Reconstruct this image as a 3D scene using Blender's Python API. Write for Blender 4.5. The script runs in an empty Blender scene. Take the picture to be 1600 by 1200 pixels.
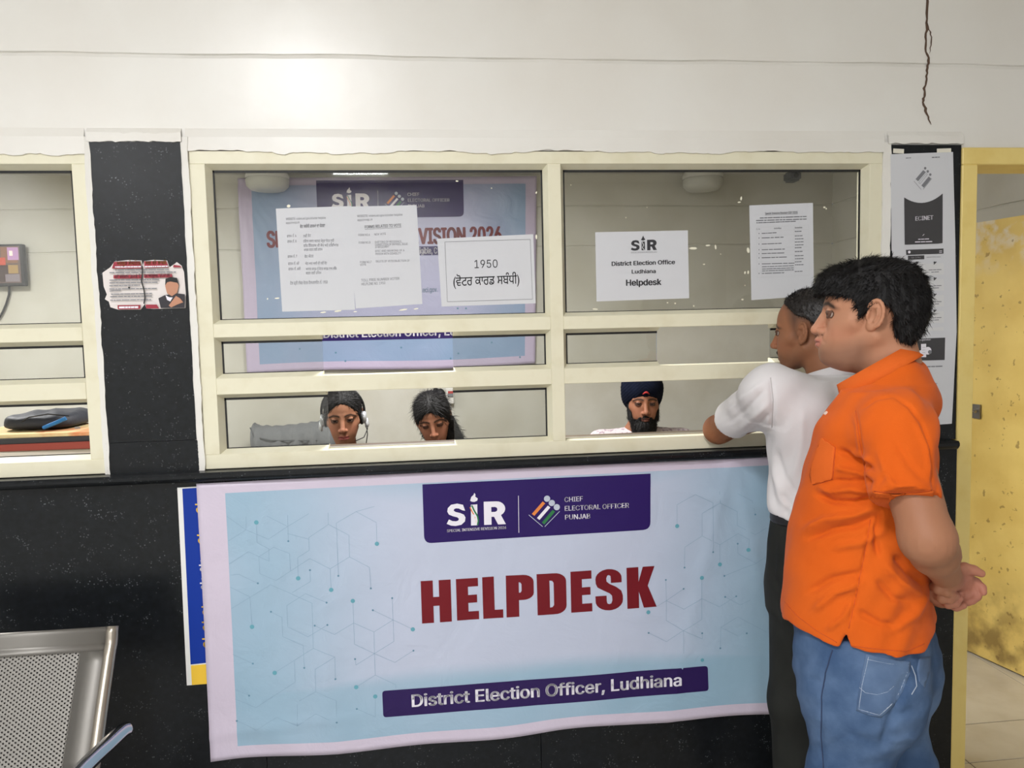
import bpy, bmesh, math, random
import numpy as np
from mathutils import Vector, Matrix
from mathutils.bvhtree import BVHTree
from mathutils.geometry import delaunay_2d_cdt

random.seed(7)
rng = np.random.default_rng(7)
SC = bpy.context.scene
COL = SC.collection

# ------------------------------------------------------------------ camera
F_PX = 1150.0
CAM = np.array([0.0, -2.24, 1.55])
A_R = np.array([0.99415247, -0.10529688, -0.02394664])
A_U = np.array([0.03136691, 0.06938834, 0.99709647])
A_F = np.array([0.10332953, 0.99201705, -0.07228543])
cd = bpy.data.cameras.new('camera')
cd.sensor_width = 36.0
cd.lens = F_PX / 1600.0 * 36.0
cd.clip_start = 0.05
cam = bpy.data.objects.new('camera', cd)
COL.objects.link(cam)
cam.matrix_world = Matrix(((A_R[0], A_U[0], -A_F[0], CAM[0]),
                           (A_R[1], A_U[1], -A_F[1], CAM[1]),
                           (A_R[2], A_U[2], -A_F[2], CAM[2]), (0, 0, 0, 1)))
SC.camera = cam

# ------------------------------------------------------------------ world, exposure
W = bpy.data.worlds.new('world'); SC.world = W; W.use_nodes = True
W.node_tree.nodes['Background'].inputs[0].default_value = (0.9, 0.93, 1.0, 1)
W.node_tree.nodes['Background'].inputs[1].default_value = 0.25
vs = SC.view_settings
vs.view_transform = 'Standard'; vs.look = 'None'; vs.gamma = 1.0; vs.use_curve_mapping = False
vs.exposure = 0.28
HALL_LAMP = 76.0      # emission of the ceiling panels in the hall
OFFICE_FILL = 52.0     # and of the added, unseen office ones


def ray(px, py):
    return A_R * (px - 800) / F_PX + A_U * (600 - py) / F_PX + A_F


def P(px, py, Y=0.0):          # photo pixel -> point on the vertical plane y = Y
    d = ray(px, py)
    return CAM + d * ((Y - CAM[1]) / d[1])


def PT(px, py, t):             # photo pixel -> point at depth t
    return CAM + t * ray(px, py)


def project(V):                # world points -> photo pixels
    q = np.asarray(V) - CAM
    x, y, z = q @ A_R, q @ A_U, q @ A_F
    return 800 + F_PX * x / z, 600 - F_PX * y / z


# ------------------------------------------------------------------ materials
def lin(c):
    out = []
    for v in c[:3]:
        v = v / 255.0
        out.append(v / 12.92 if v <= 0.04045 else ((v + 0.055) / 1.055) ** 2.4)
    return tuple(out) + (1.0,)


MATS = {}


def mat(name, rgb, rough=0.6, metal=0.0, spec=0.5, var=None, bump=None, coat=0.0, emit=None, sheen=0.0, sss=0.0):
    """procedural principled material; var=(scale, rgb2, lo, hi) mixes a second colour by noise; bump=(scale, strength, dist)"""
    if name in MATS:
        return MATS[name]
    m = bpy.data.materials.new(name); m.use_nodes = True
    nt = m.node_tree; N = nt.nodes; L = nt.links
    b = N['Principled BSDF']
    b.inputs['Base Color'].default_value = lin(rgb)
    b.inputs['Roughness'].default_value = rough
    b.inputs['Metallic'].default_value = metal
    b.inputs['Specular IOR Level'].default_value = spec
    b.inputs['Coat Weight'].default_value = coat
    b.inputs['Sheen Weight'].default_value = sheen
    if sss:
        b.inputs['Subsurface Weight'].default_value = sss
        b.inputs['Subsurface Radius'].default_value = (0.012, 0.005, 0.003)
        b.inputs['Subsurface Scale'].default_value = 1.0
    if emit:
        b.inputs['Emission Color'].default_value = lin(emit[0]); b.inputs['Emission Strength'].default_value = emit[1]
    if var or bump:
        tc = N.new('ShaderNodeTexCoord')
    if var:
        n = N.new('ShaderNodeTexNoise'); n.inputs['Scale'].default_value = var[0]; n.inputs['Detail'].default_value = 6
        r = N.new('ShaderNodeMapRange'); r.inputs[1].default_value = var[2]; r.inputs[2].default_value = var[3]
        mx = N.new('ShaderNodeMix'); mx.data_type = 'RGBA'
        mx.inputs[6].default_value = lin(rgb); mx.inputs[7].default_value = lin(var[1])
        L.new(tc.outputs['Object'], n.inputs['Vector']); L.new(n.outputs['Fac'], r.inputs[0])
        L.new(r.outputs[0], mx.inputs[0]); L.new(mx.outputs[2], b.inputs['Base Color'])
    if bump:
        n2 = N.new('ShaderNodeTexNoise'); n2.inputs['Scale'].default_value = bump[0]; n2.inputs['Detail'].default_value = 5
        bp = N.new('ShaderNodeBump'); bp.inputs['Strength'].default_value = bump[1]; bp.inputs['Distance'].default_value = bump[2]
        L.new(tc.outputs['Object'], n2.inputs['Vector']); L.new(n2.outputs['Fac'], bp.inputs['Height']); L.new(bp.outputs[0], b.inputs['Normal'])
    MATS[name] = m
    return m


def granite_mat():
    m = mat('black_granite', (17, 18, 20), rough=0.3, spec=0.28)
    nt = m.node_tree; N = nt.nodes; L = nt.links; b = N['Principled BSDF']
    tc = N.new('ShaderNodeTexCoord')
    v = N.new('ShaderNodeTexVoronoi'); v.inputs['Scale'].default_value = 125
    v.inputs['Randomness'].default_value = 1.0
    r = N.new('ShaderNodeMapRange'); r.inputs[1].default_value = 0.30; r.inputs[2].default_value = 0.12
    r.inputs[3].default_value = 0; r.inputs[4].default_value = 1
    n = N.new('ShaderNodeTexNoise'); n.inputs['Scale'].default_value = 26; n.inputs['Detail'].default_value = 4
    r2 = N.new('ShaderNodeMapRange'); r2.inputs[1].default_value = 0.51; r2.inputs[2].default_value = 0.76
    mu = N.new('ShaderNodeMath'); mu.operation = 'MULTIPLY'
    n3 = N.new('ShaderNodeTexNoise'); n3.inputs['Scale'].default_value = 60; n3.inputs['Detail'].default_value = 6
    mx0 = N.new('ShaderNodeMix'); mx0.data_type = 'RGBA'
    mx0.inputs[6].default_value = lin((4, 4, 5)); mx0.inputs[7].default_value = lin((25, 29, 33))
    mx = N.new('ShaderNodeMix'); mx.data_type = 'RGBA'; mx.inputs[7].default_value = lin((118, 123, 127))
    for q in (v, n, n3): L.new(tc.outputs['Object'], q.inputs['Vector'])
    L.new(v.outputs['Distance'], r.inputs[0]); L.new(n.outputs['Fac'], r2.inputs[0])
    L.new(r.outputs[0], mu.inputs[0]); L.new(r2.outputs[0], mu.inputs[1])
    L.new(n3.outputs['Fac'], mx0.inputs[0]); L.new(mx0.outputs[2], mx.inputs[6])
    L.new(mu.outputs[0], mx.inputs[0]); L.new(mx.outputs[2], b.inputs['Base Color'])
    return m


def glass_mat(name, tint, rough=0.02):
    m = bpy.data.materials.new(name); m.use_nodes = True
    nt = m.node_tree; N = nt.nodes; L = nt.links
    N.remove(N['Principled BSDF'])
    t = N.new('ShaderNodeBsdfTransparent'); t.inputs[0].default_value = tint
    g = N.new('ShaderNodeBsdfGlossy'); g.inputs['Roughness'].default_value = rough
    fr = N.new('ShaderNodeFresnel'); fr.inputs[0].default_value = 1.5
    mx = N.new('ShaderNodeMixShader')
    L.new(fr.outputs[0], mx.inputs[0]); L.new(t.outputs[0], mx.inputs[1]); L.new(g.outputs[0], mx.inputs[2])
    L.new(mx.outputs[0], N['Material Output'].inputs[0])
    MATS[name] = m
    return m


def emission_mat(name, rgb, strength):
    m = bpy.data.materials.new(name); m.use_nodes = True
    nt = m.node_tree; N = nt.nodes; L = nt.links
    N.remove(N['Principled BSDF'])
    e = N.new('ShaderNodeEmission'); e.inputs[0].default_value = lin(rgb); e.inputs[1].default_value = strength
    L.new(e.outputs[0], N['Material Output'].inputs[0]); MATS[name] = m
    return m


# ------------------------------------------------------------------ objects (all vertices are given in world metres)
ORG = {}


def tag(o, label=None, cat=None, group=None, kind=None):
    if label: o['label'] = label
    if cat: o['category'] = cat
    if group: o['group'] = group
    if kind: o['kind'] = kind
    return o


def _link(o, parent, org):
    COL.objects.link(o)
    ORG[o.name] = np.array(org, float)
    if parent is not None:
        o.parent = parent
        o.location = Vector(ORG[o.name] - ORG[parent.name])
    else:
        o.location = Vector(ORG[o.name])
    return o


def empty(name, loc, label=None, cat=None, group=None, kind=None):
    o = bpy.data.objects.new(name, None); o.empty_display_size = 0.05
    _link(o, None, loc)
    return tag(o, label, cat, group, kind)


def mesh_obj(name, V, Fs, material, parent=None, smooth=False, **kw):
    V = np.asarray(V, float).reshape(-1, 3)
    lo, hi = V.min(0), V.max(0)
    org = np.array([(lo[0] + hi[0]) / 2, (lo[1] + hi[1]) / 2, lo[2]])
    me = bpy.data.meshes.new(name)
    if isinstance(Fs, np.ndarray):
        nv, nf, n = len(V), len(Fs), Fs.shape[1]
        me.vertices.add(nv); me.vertices.foreach_set('co', (V - org).astype(np.float32).ravel())
        me.loops.add(nf * n); me.loops.foreach_set('vertex_index', Fs.astype(np.int32).ravel())
        me.polygons.add(nf); me.polygons.foreach_set('loop_start', np.arange(0, nf * n, n, dtype=np.int32))
        me.update(calc_edges=True)
    else:
        me.from_pydata((V - org).tolist(), [], Fs); me.update()
    if smooth:
        me.polygons.foreach_set('use_smooth', np.ones(len(me.polygons), bool))
    if material: me.materials.append(material)
    o = bpy.data.objects.new(name, me)
    _link(o, parent, org)
    return tag(o, kw.get('label'), kw.get('cat'), kw.get('group'), kw.get('kind'))


class MB:
    """collects primitive shapes into one mesh"""
    def __init__(s): s.V = []; s.F = []

    def raw(s, V, F):
        n = len(s.V); s.V += [tuple(map(float, v)) for v in V]; s.F += [tuple(i + n for i in f) for f in F]; return s

    def box(s, x0, x1, y0, y1, z0, z1, bev=0.0):
        bm = bmesh.new(); bmesh.ops.create_cube(bm, size=1)
        for v in bm.verts:
            v.co = Vector((x0 + (v.co.x + .5) * (x1 - x0), y0 + (v.co.y + .5) * (y1 - y0), z0 + (v.co.z + .5) * (z1 - z0)))
        if bev: bmesh.ops.bevel(bm, geom=bm.edges[:], offset=bev, segments=1, affect='EDGES')
        return s.bm(bm)

    def bm(s, bm):
        bm.verts.index_update()
        s.raw([v.co[:] for v in bm.verts], [tuple(v.index for v in f.verts) for f in bm.faces]); bm.free(); return s

    def obox(s, c, ax, h, bev=0.0):
        """oriented box: centre, three axes (rows), half sizes"""
        bm = bmesh.new(); bmesh.ops.create_cube(bm, size=2)
        ax = np.array(ax, float)
        for v in bm.verts:
            l = np.array(v.co[:]) * np.array(h); v.co = Vector(np.array(c) + l @ ax)
        if bev: bmesh.ops.bevel(bm, geom=bm.edges[:], offset=bev, segments=2, affect='EDGES')
        return s.bm(bm)

    def tube(s, pts, r, n=8, caps=True):
        pts = np.asarray(pts, float); m = len(pts); rr = np.broadcast_to(np.asarray(r, float), (m,))
        V = []; prev = None
        for i in range(m):
            t = pts[min(i + 1, m - 1)] - pts[max(i - 1, 0)]; t = t / (np.linalg.norm(t) + 1e-12)
            if prev is None:
                u = np.cross(t, [0, 0, 1.0]);
                if np.linalg.norm(u) < 1e-3: u = np.cross(t, [1.0, 0, 0])
            else: u = prev - t * (prev @ t)
            u = u / np.linalg.norm(u); prev = u; w = np.cross(t, u)
            for k in range(n):
                a = 2 * math.pi * k / n; V.append(pts[i] + rr[i] * (math.cos(a) * u + math.sin(a) * w))
        Fs = []
        for i in range(m - 1):
            for k in range(n):
                k2 = (k + 1) % n; Fs.append((i * n + k, i * n + k2, (i + 1) * n + k2, (i + 1) * n + k))
        if caps: Fs.append(tuple(range(n - 1, -1, -1))); Fs.append(tuple((m - 1) * n + k for k in range(n)))
        return s.raw(V, Fs)

    def lathe(s, c, prof, n=32):
        """profile of (radius, z) turned about the vertical through c"""
        V = []; Fs = []
        for (r, z) in prof:
            for k in range(n):
                a = 2 * math.pi * k / n; V.append((c[0] + r * math.cos(a), c[1] + r * math.sin(a), c[2] + z))
        for i in range(len(prof) - 1):
            for k in range(n):
                k2 = (k + 1) % n; Fs.append((i * n + k, i * n + k2, (i + 1) * n + k2, (i + 1) * n + k))
        return s.raw(V, Fs)

    def prism(s, poly, y0, y1):
        """polygon in (x, z) extruded from y0 to y1"""
        n = len(poly)
        V = [(p[0], y0, p[1]) for p in poly] + [(p[0], y1, p[1]) for p in poly]
        Fs = [tuple(range(n)), tuple(range(2 * n - 1, n - 1, -1))] + [(i, i + n, (i + 1) % n + n, (i + 1) % n) for i in range(n)]
        return s.raw(V, Fs)

    def build(s, name, material, parent=None, smooth=False, **kw):
        return mesh_obj(name, s.V, s.F, material, parent, smooth, **kw)


def fix_normals(o):
    bm = bmesh.new(); bm.from_mesh(o.data); bmesh.ops.recalc_face_normals(bm, faces=bm.faces[:]); bm.to_mesh(o.data); bm.free(); return o


def smooth_angle(o, deg=35):
    me = o.data
    me.polygons.foreach_set('use_smooth', np.ones(len(me.polygons), bool))
    me.set_sharp_from_angle(angle=math.radians(deg))
    return o


def wob(x, seed=0, f=(3.1, 7.7, 17.3), a=(1, .6, .35)):
    x = np.asarray(x, float); r = 0
    for i, (ff, aa) in enumerate(zip(f, a)): r = r + aa * np.sin(ff * x + seed * 1.7 + i * 2.1 + np.sin(ff * .63 * x + seed))
    return r / sum(a)
# ================================================================== the setting
GRAN = granite_mat()
PLAS = mat('plaster_paint', (227, 225, 219), rough=0.31, spec=0.5, var=(2.2, (220, 216, 208), .35, .7), bump=(9, 0.06, 0.02))
PLAS2 = mat('office_paint', (205, 203, 193), rough=0.6, var=(3.0, (190, 186, 172), .4, .72), bump=(10, 0.10, 0.02))
CREAM = mat('cream_powder_coat', (224, 219, 194), rough=0.38, var=(14, (214, 207, 178), .5, .8))
BLACK = mat('black_rubber', (18, 18, 18), rough=0.6)
GLASS = glass_mat('window_glass', (0.90, 0.905, 0.89, 1))
YEL = mat('yellow_enamel', (231, 207, 128), rough=0.4, var=(11, (222, 194, 110), .5, .8), bump=(30, .05, .004))
CRACK = mat('crack_plaster', (92, 72, 58), rough=0.9)
TILE = mat('beige_tile', (203, 194, 175), rough=0.25, var=(7, (192, 181, 160), .4, .7))
GROUT = mat('dark_grout', (92, 80, 66), rough=0.9)

XL, XR, YB, ZC = -3.6, 3.4, -6.0, 3.2
YO, ZO, XO = 2.4, 2.52, 2.62
GZ = 2.357        # groove height in the plaster


def groove_wall(name, x0, x1, z0, z1, Yf, grooves, depth, facing, material, nx=160, seed=0, amp=.003):
    """a plastered surface with recessed, slightly wavy joint lines"""
    zs = [z0]
    rows = []   # (z, groove index or None, depth)
    for g in sorted(grooves):
        rows += [(g - .010, g, 0), (g - .003, g, depth * .55), (g + .001, g, depth), (g + .0035, g, 0)]
    rows = [(z0, None, 0)] + rows + [(z1, None, 0)]
    X = np.linspace(x0, x1, nx)
    V = []
    for (z, g, d) in rows:
        dz = amp * wob(X * 1.3, seed + (g or 0) * 5) if g else 0 * X
        dd = d * (0.75 + .35 * wob(X * 3, seed + 3)) if d else 0 * X
        for i in range(nx): V.append((X[i], Yf + facing * dd[i], z + dz[i]))
    Fs = []
    for r in range(len(rows) - 1):
        for i in range(nx - 1):
            a = r * nx + i; q = (a, a + 1, a + nx + 1, a + nx)
            Fs.append(q if facing > 0 else q[::-1])
    return V, Fs


# front wall: plaster above the windows
mb = MB()
V, Fs = groove_wall('w', XL, XR, 2.086, ZC, 0.0, [GZ], .007, 1, PLAS, 220, 1)
mb.raw(V, Fs)
mb.box(XL, XR, .012, .12, 2.086, ZC)
mb.box(XL, -2.25, 0, .12, 0, 2.086)
mb.box(2.66, XR, 0, .12, 0, 2.086)
wall = mb.build('wall_front', PLAS, kind='structure')
tag(wall, 'cream white plastered wall with a wavy joint line above the counter windows')
# ragged plaster edge lapping over the window heads
def lip(x0, x1, zlo, amp, seed, th=.005):
    X = np.arange(x0, x1 + .001, .012); n = len(X)
    step = np.round(wob(X * 2.2, seed) * 1.4) * amp * .55
    low = zlo + amp * wob(X * 4, seed + 2, (3, 11, 31), (1, .5, .3)) + step
    V = []
    for i in range(n): V += [(X[i], -th, 2.125), (X[i], -th, low[i]), (X[i], .002, low[i] - .0005), (X[i], 0.0, 2.15)]
    Fs = []
    for i in range(n - 1):
        a, b = i * 4, i * 4 + 4
        Fs += [(a, a + 1, b + 1, b), (a + 1, a + 2, b + 2, b + 1), (a + 3, a, b, b + 3)]
    mesh_obj('plaster_edge', V, Fs, PLAS, wall)
lip(-.69, 1.44, 2.084, .0055, 3)
lip(-2.2, -.957, 2.080, .006, 8)
# plaster strips beside the granite piers
for (x0, x1, z0, z1, s) in ((-.967, -.950, 1.16, 2.125, 1), (-.707, -.684, 1.16, 2.125, 2), (1.43, 1.456, 1.16, 2.115, 4)):
    Z = np.linspace(z0, z1, 60); V = []
    for i, z in enumerate(Z):
        a = .0022 * wob(z * 9, s, (3, 13, 37), (1, .7, .6)); b = .0025 * wob(z * 11, s + 5, (3, 13, 41), (1, .7, .7))
        V += [(x0 + a, -.004, z), (x1 + b, -.0075, z), (x1 + b, .03, z), (x0 + a, .03, z)]
    Fs = []
    for i in range(59):
        a, b = 4 * i, 4 * i + 4
        Fs += [(a, a + 1, b + 1, b), (a + 1, a + 2, b + 2, b + 1), (a + 3, a, b, b + 3)]
    mesh_obj('plaster_strip', V, Fs, PLAS, wall)
mb = MB()
for (x0, x1) in ((-.957, -.70), (1.445, 1.70)):
    X = np.linspace(x0, x1, 24); V = []
    for i, x in enumerate(X): V += [(x, -.008, 2.135 + .004 * wob(x * 20, 1)), (x, -.0095, 2.111 + .003 * wob(x * 31, 2, (3, 9, 31))), (x, .0, 2.110), (x, .0, 2.15)]
    mb.raw(V, [f for i in range(23) for f in ((4*i, 4*i+1, 4*i+5, 4*i+4), (4*i+1, 4*i+2, 4*i+6, 4*i+5), (4*i+3, 4*i, 4*i+4, 4*i+7))])
mb.build('plaster_edge', PLAS, wall)


def crack(pxs, w):
    pts = [P(x, y, -.0012) for x, y in pxs]
    out = []
    for i in range(len(pts) - 1):
        for t in np.linspace(0, 1, 5)[:-1]: out.append(pts[i] * (1 - t) + pts[i + 1] * t)
    out.append(pts[-1]); out = np.array(out); n = len(out)
    out[:, 0] += .0022 * rng.standard_normal(n); 
    ww = w * (0.65 + .5 * rng.random(n)); ww[-3:] *= (.8, .5, .15)
    V = []
    for i in range(n): V += [(out[i, 0] - ww[i], -.0012, out[i, 2]), (out[i, 0] + ww[i], -.0012, out[i, 2])]
    mesh_obj('crack', V, [(2 * i, 2 * i + 1, 2 * i + 3, 2 * i + 2) for i in range(n - 1)], CRACK, wall)
crack([(1449, -6), (1449, 30), (1447, 52), (1446, 76), (1452, 95), (1450, 110), (1447, 128), (1445, 148), (1443, 160), (1448, 178), (1455, 195)], .0042)
crack([(1448, 34), (1454, 50), (1455, 66), (1452, 84)], .0022)

# granite counter wall, piers and ledge
cw = empty('wall_counter', (0, 0.05, 0), 'black granite faced counter wall under the windows', kind='structure')
JX = [-3.6, -2.25, -1.40, -.548, .297, 1.138, 1.70]
for i in range(len(JX) - 1):
    MB().box(JX[i] + .0009, JX[i + 1] - .0009, -.012, .10, 0, 1.132, .0007).build('granite_slab', GRAN, cw)
MB().box(-3.6, 1.695, .0, .095, .005, 1.13).build('backing', GROUT, cw)
p1 = empty('trim_1', (-.83, 0, 1.16), 'black granite pier between the two counter windows', kind='structure')
def pier(par, x0, x1, z0, z1, seed):
    mb = MB(); zs = np.linspace(z0, z1, 40); V = []
    for z in zs:
        a = .0016 * wob(z * 15, seed, (3, 17, 41), (1, .8, .8)); b = .0014 * wob(z * 15, seed + 4, (3, 17, 41), (1, .8, .8))
        V += [(x0 + a, .08, z), (x0 + a, -.006, z), (x1 + b, -.006, z), (x1 + b, .08, z)]
    Fs = [f for i in range(39) for f in ((4*i, 4*i+1, 4*i+5, 4*i+4), (4*i+1, 4*i+2, 4*i+6, 4*i+5), (4*i+2, 4*i+3, 4*i+7, 4*i+6))] + [(156, 157, 158, 159), (3, 2, 1, 0)]
    return mb.raw(V, Fs).build('granite_slab', GRAN, par)
pier(p1, -.953, -.704, 1.2525, 2.112, 1); pier(p1, -.957, -.702, 1.160, 1.2515, 2)
p2 = empty('trim_2', (1.57, 0, 1.16), 'black granite pier behind the pasted sheets beside the yellow door', kind='structure')
pier(p2, 1.453, 1.695, 1.160, 2.107, 3)
led = MB()
prof = [(-.046, 1.139), (-.050, 1.145), (-.050, 1.153), (-.045, 1.160), (.10, 1.160), (.10, 1.133), (-.040, 1.133)]
V = []; n = len(prof)
for x in (-3.6, 1.676): V += [(x, y, z) for y, z in prof]
led.raw(V, [tuple(range(n))[::-1], tuple(range(n, 2 * n))] + [(i, (i + 1) % n, (i + 1) % n + n, i + n) for i in range(n)])
fix_normals(led.build('trim_3', GRAN, kind='structure', label='polished black granite ledge running under the counter windows'))

# floor with tiles
fl = MB().box(XL, XR, YB, YO + .1, -.06, -.004).build('floor', mat('floor_far', (190, 187, 180), rough=.3), kind='structure', label='beige tiled floor')
tx = [.59, 1.205, 1.82, 2.44, 3.055]; ty = [-1.17, -.555, .06, .29, .905, 1.52, 2.135]
MB().box(tx[0], XR, ty[0], YO, -.0035, -.0022).build('grout_bed', GROUT, fl)
TMESH = {}
for i in range(len(tx) - 1):
    for j in range(len(ty) - 1):
        if tx[i + 1] > 2.9 and ty[j] > -.1: x1 = XO
        else: x1 = tx[i + 1]
        if ty[j + 1] < .1 and False: continue
        MB().box(tx[i] + .0022, x1 - .0022, ty[j] + .0022, ty[j + 1] - .0022, -.003, .0005, .0008).build('floor_tile', TILE, fl)

# hall shell behind the camera
HALLP = mat('hall_paint', (212, 211, 208), rough=.6)
MB().box(XL, XR, YB, 0, ZC, ZC + .1).build('ceiling', mat('ceiling_white', (232, 230, 224), rough=.8), kind='structure', label='white hall ceiling')
MB().box(XL - .1, XL, YB, .12, 0, ZC).build('wall_left', HALLP, kind='structure', label='hall side wall on the left')
MB().box(XR, XR + .1, YB, .12, 0, ZC).build('wall_right', HALLP, kind='structure', label='hall side wall on the right')
MB().box(XL, XR, YB - .1, YB, 0, ZC).build('wall_hall_back', HALLP, kind='structure', label='hall wall behind the viewer')

# office shell behind the windows
bw = MB()
V, Fs = groove_wall('b', XL, XO, .84, ZO, YO, [2.075, 2.325], .008, 1, PLAS2, 160, 5, .004)
bw.raw(V, Fs); bw.box(XL, XO, YO + .012, YO + .1, 0, ZO)
wb = bw.build('wall_back', PLAS2, kind='structure', label='grey white office back wall with horizontal joint lines')
MB().box(XL, XO, YO - .35, YO, .80, .836, .003).box(XL, XO, YO - .30, YO, 0, .80).build('back_bench', mat('dark_bench', (66, 60, 53), rough=.5), wb)
wr = MB()
Yg = np.linspace(.12, YO, 60)
V, Fs = groove_wall('r', .12, YO, 0, ZO, 0, [2.075, 2.325], .008, 1, PLAS2, 60, 9, .004)
V = [(XO + (v[1]), v[0], v[2]) for v in V]
wr.raw(V, [f[::-1] for f in Fs]); wr.box(XO + .012, XO + .1, .12, YO, 0, ZO)
fix_normals(wr.build('wall_office_right', PLAS2, kind='structure', label='office side wall beyond the open door'))
MB().box(XL - .1, XL, .12, YO, 0, ZO).build('wall_office_left', PLAS2, kind='structure', label='office side wall on the far left')
MB().box(XL, XO, .12, YO, ZO, ZO + .1).build('ceiling_office', mat('office_ceiling', (205, 203, 196), rough=.8), kind='structure', label='office ceiling')
MB().box(-3.6, 1.69, .10, .46, 1.115, 1.155, .004).build('trim_4', mat('counter_laminate', (96, 84, 70), rough=.4), kind='structure', label='inner counter shelf behind the windows')
MB().box(-3.6, 1.69, .10, .14, 0, 1.115).build('wall_counter_inner', PLAS2, kind='structure', label='inner face of the counter wall')

# ------------------------------------------------------------------ windows
YG = .030


def bead_side(a, b, ia, ib, name, par):
    """glazing bead from member edge a-b (front) to glass line ia-ib (x, z pairs)"""
    V = [(a[0], .0015, a[1]), (b[0], .0015, b[1]), (ib[0], YG, ib[1]), (ia[0], YG, ia[1]),
         (a[0], .05, a[1]), (b[0], .05, b[1]), (ib[0], .05, ib[1]), (ia[0], .05, ia[1])]
    return fix_normals(mesh_obj(name, V, [(0, 1, 2, 3), (3, 2, 6, 7), (0, 4, 5, 1), (4, 7, 6, 5), (0, 3, 7, 4), (1, 5, 6, 2)], CREAM, par))


def strip(a, b, w, d, y):
    """flat black gasket between a and b, w wide towards d"""
    return [(a[0], y, a[1]), (b[0], y, b[1]), (b[0] + d[0] * w, y, b[1] + d[1] * w), (a[0] + d[0] * w, y, a[1] + d[1] * w)], [(0, 1, 2, 3)]


def bay(par, x0, x1, z0, z1, sides='LRTB', gx0=None, gx1=None, s=.012, gw=.0045, pane=True):
    """one glazed opening; gx0/gx1: where the pane starts and stops if it has a free edge"""
    L, R, T, B = ('L' in sides), ('R' in sides), ('T' in sides), ('B' in sides)
    ex0 = x0 if L else gx0; ex1 = x1 if R else gx1
    ix0 = x0 + s if L else gx0; ix1 = x1 - s if R else gx1
    iz0 = z0 + s if B else z0; iz1 = z1 - s if T else z1
    if T: bead_side((ex0, z1), (ex1, z1), (ix0, iz1), (ix1, iz1), 'glazing_bead', par)
    if B: bead_side((ex0, z0), (ex1, z0), (ix0, iz0), (ix1, iz0), 'glazing_bead', par)
    if L: bead_side((x0, z0), (x0, z1), (ix0, iz0), (ix0, iz1), 'glazing_bead', par)
    if R: bead_side((x1, z0), (x1, z1), (ix1, iz0), (ix1, iz1), 'glazing_bead', par)
    mb = MB(); y = YG + .0005
    if T: mb.box(ix0, ix1, y, y + .004, iz1 - gw * 1.5, iz1)
    if B: mb.box(ix0, ix1, y, y + .004, iz0, iz0 + gw * .5)
    if L: mb.box(ix0, ix0 + gw, y, y + .004, iz0, iz1)
    if R: mb.box(ix1 - gw, ix1, y, y + .004, iz0, iz1)
    mb.build('gasket', BLACK, par)
    if pane:
        MB().box(ix0 + (.001 if L else 0), ix1 - (.001 if R else 0), YG + .005, YG + .009, iz0 - (0 if B else .0), iz1).build('pane', GLASS, par)


Z0, Z1, Z2, Z3, Z4, Z5, Z6, Z7 = 1.162, 1.205, 1.382, 1.430, 1.550, 1.590, 2.050, 2.090
w2 = empty('window_2', (.37, .03, 1.16), 'cream aluminium counter window of two bays with helpdesk notices on its panes', kind='structure')
def member(par, nm, x0, x1, z0, z1, y0=0.0, y1=.06): return MB().box(x0, x1, y0, y1, z0, z1, .0012).build(nm, CREAM, par)
member(w2, 'stile', -.684, -.641, Z1, Z6); member(w2, 'stile', 1.388, 1.431, Z1, Z6)
member(w2, 'head_rail', -.684, 1.431, Z6, Z7); member(w2, 'bottom_rail', -.684, 1.431, Z0, Z1)
member(w2, 'mullion', .357, .397, Z1, Z6)
for (a, b) in ((-.641, .357), (.397, 1.388)):
    member(w2, 'transom', a, b, Z4, Z5, -.0006); member(w2, 'transom', a, b, Z2, Z3, -.0006)
bay(w2, -.641, .357, Z5, Z6)
bay(w2, -.641, .357, Z3, Z4, 'LTB', gx1=-.336); bay(w2, -.641, .357, Z3, Z4, 'RTB', gx0=.057)
bay(w2, -.641, .357, Z1, Z2, 'LTB', gx1=-.328); bay(w2, -.641, .357, Z1, Z2, 'RTB', gx0=.053)
bay(w2, .397, 1.388, Z5, Z6)
bay(w2, .397, 1.388, Z3, Z4, 'LTB', gx1=.701); bay(w2, .397, 1.388, Z3, Z4, 'RTB', gx0=1.076)
# aluminium track lip along the open bottom rail
MB().box(-.328, .053, .034, .052, Z1, Z1 + .0035).box(.397, 1.388, .034, .052, Z1, Z1 + .0035).build('track', mat('bare_aluminium', (176, 172, 160), rough=.35, metal=.7), w2)
w1 = empty('window_1', (-1.6, .03, 1.16), 'cream aluminium counter window left of the granite pier', kind='structure')
member(w1, 'stile', -1.005, -.962, Z1, Z6); member(w1, 'stile', -2.25, -2.207, Z1, Z6)
member(w1, 'head_rail', -2.25, -.962, Z6, Z7); member(w1, 'bottom_rail', -2.25, -.962, Z0, Z1)
member(w1, 'transom', -2.207, -1.005, Z4, Z5, -.0006); member(w1, 'transom', -2.207, -1.005, Z2, Z3, -.0006)
bay(w1, -2.207, -1.005, Z5, Z6); bay(w1, -2.207, -1.005, Z3, Z4)
bay(w1, -2.207, -1.005, Z1, Z2, 'LTB', gx1=-1.005, pane=False)

# ------------------------------------------------------------------ door
d1 = empty('door_1', (2.2, .05, 0), 'yellow painted doorway at the right with its leaf open inwards', kind='structure')
MB().box(1.694, 1.747, -.014, .13, 0, 2.044, .003).build('door_post', YEL, d1)
MB().box(2.60, 2.66, -.014, .13, 0, 2.044, .003).build('door_post', YEL, d1)
MB().box(1.694, 2.66, -.014, .13, 2.044, 2.098, .003).build('door_head', YEL, d1)
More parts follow.
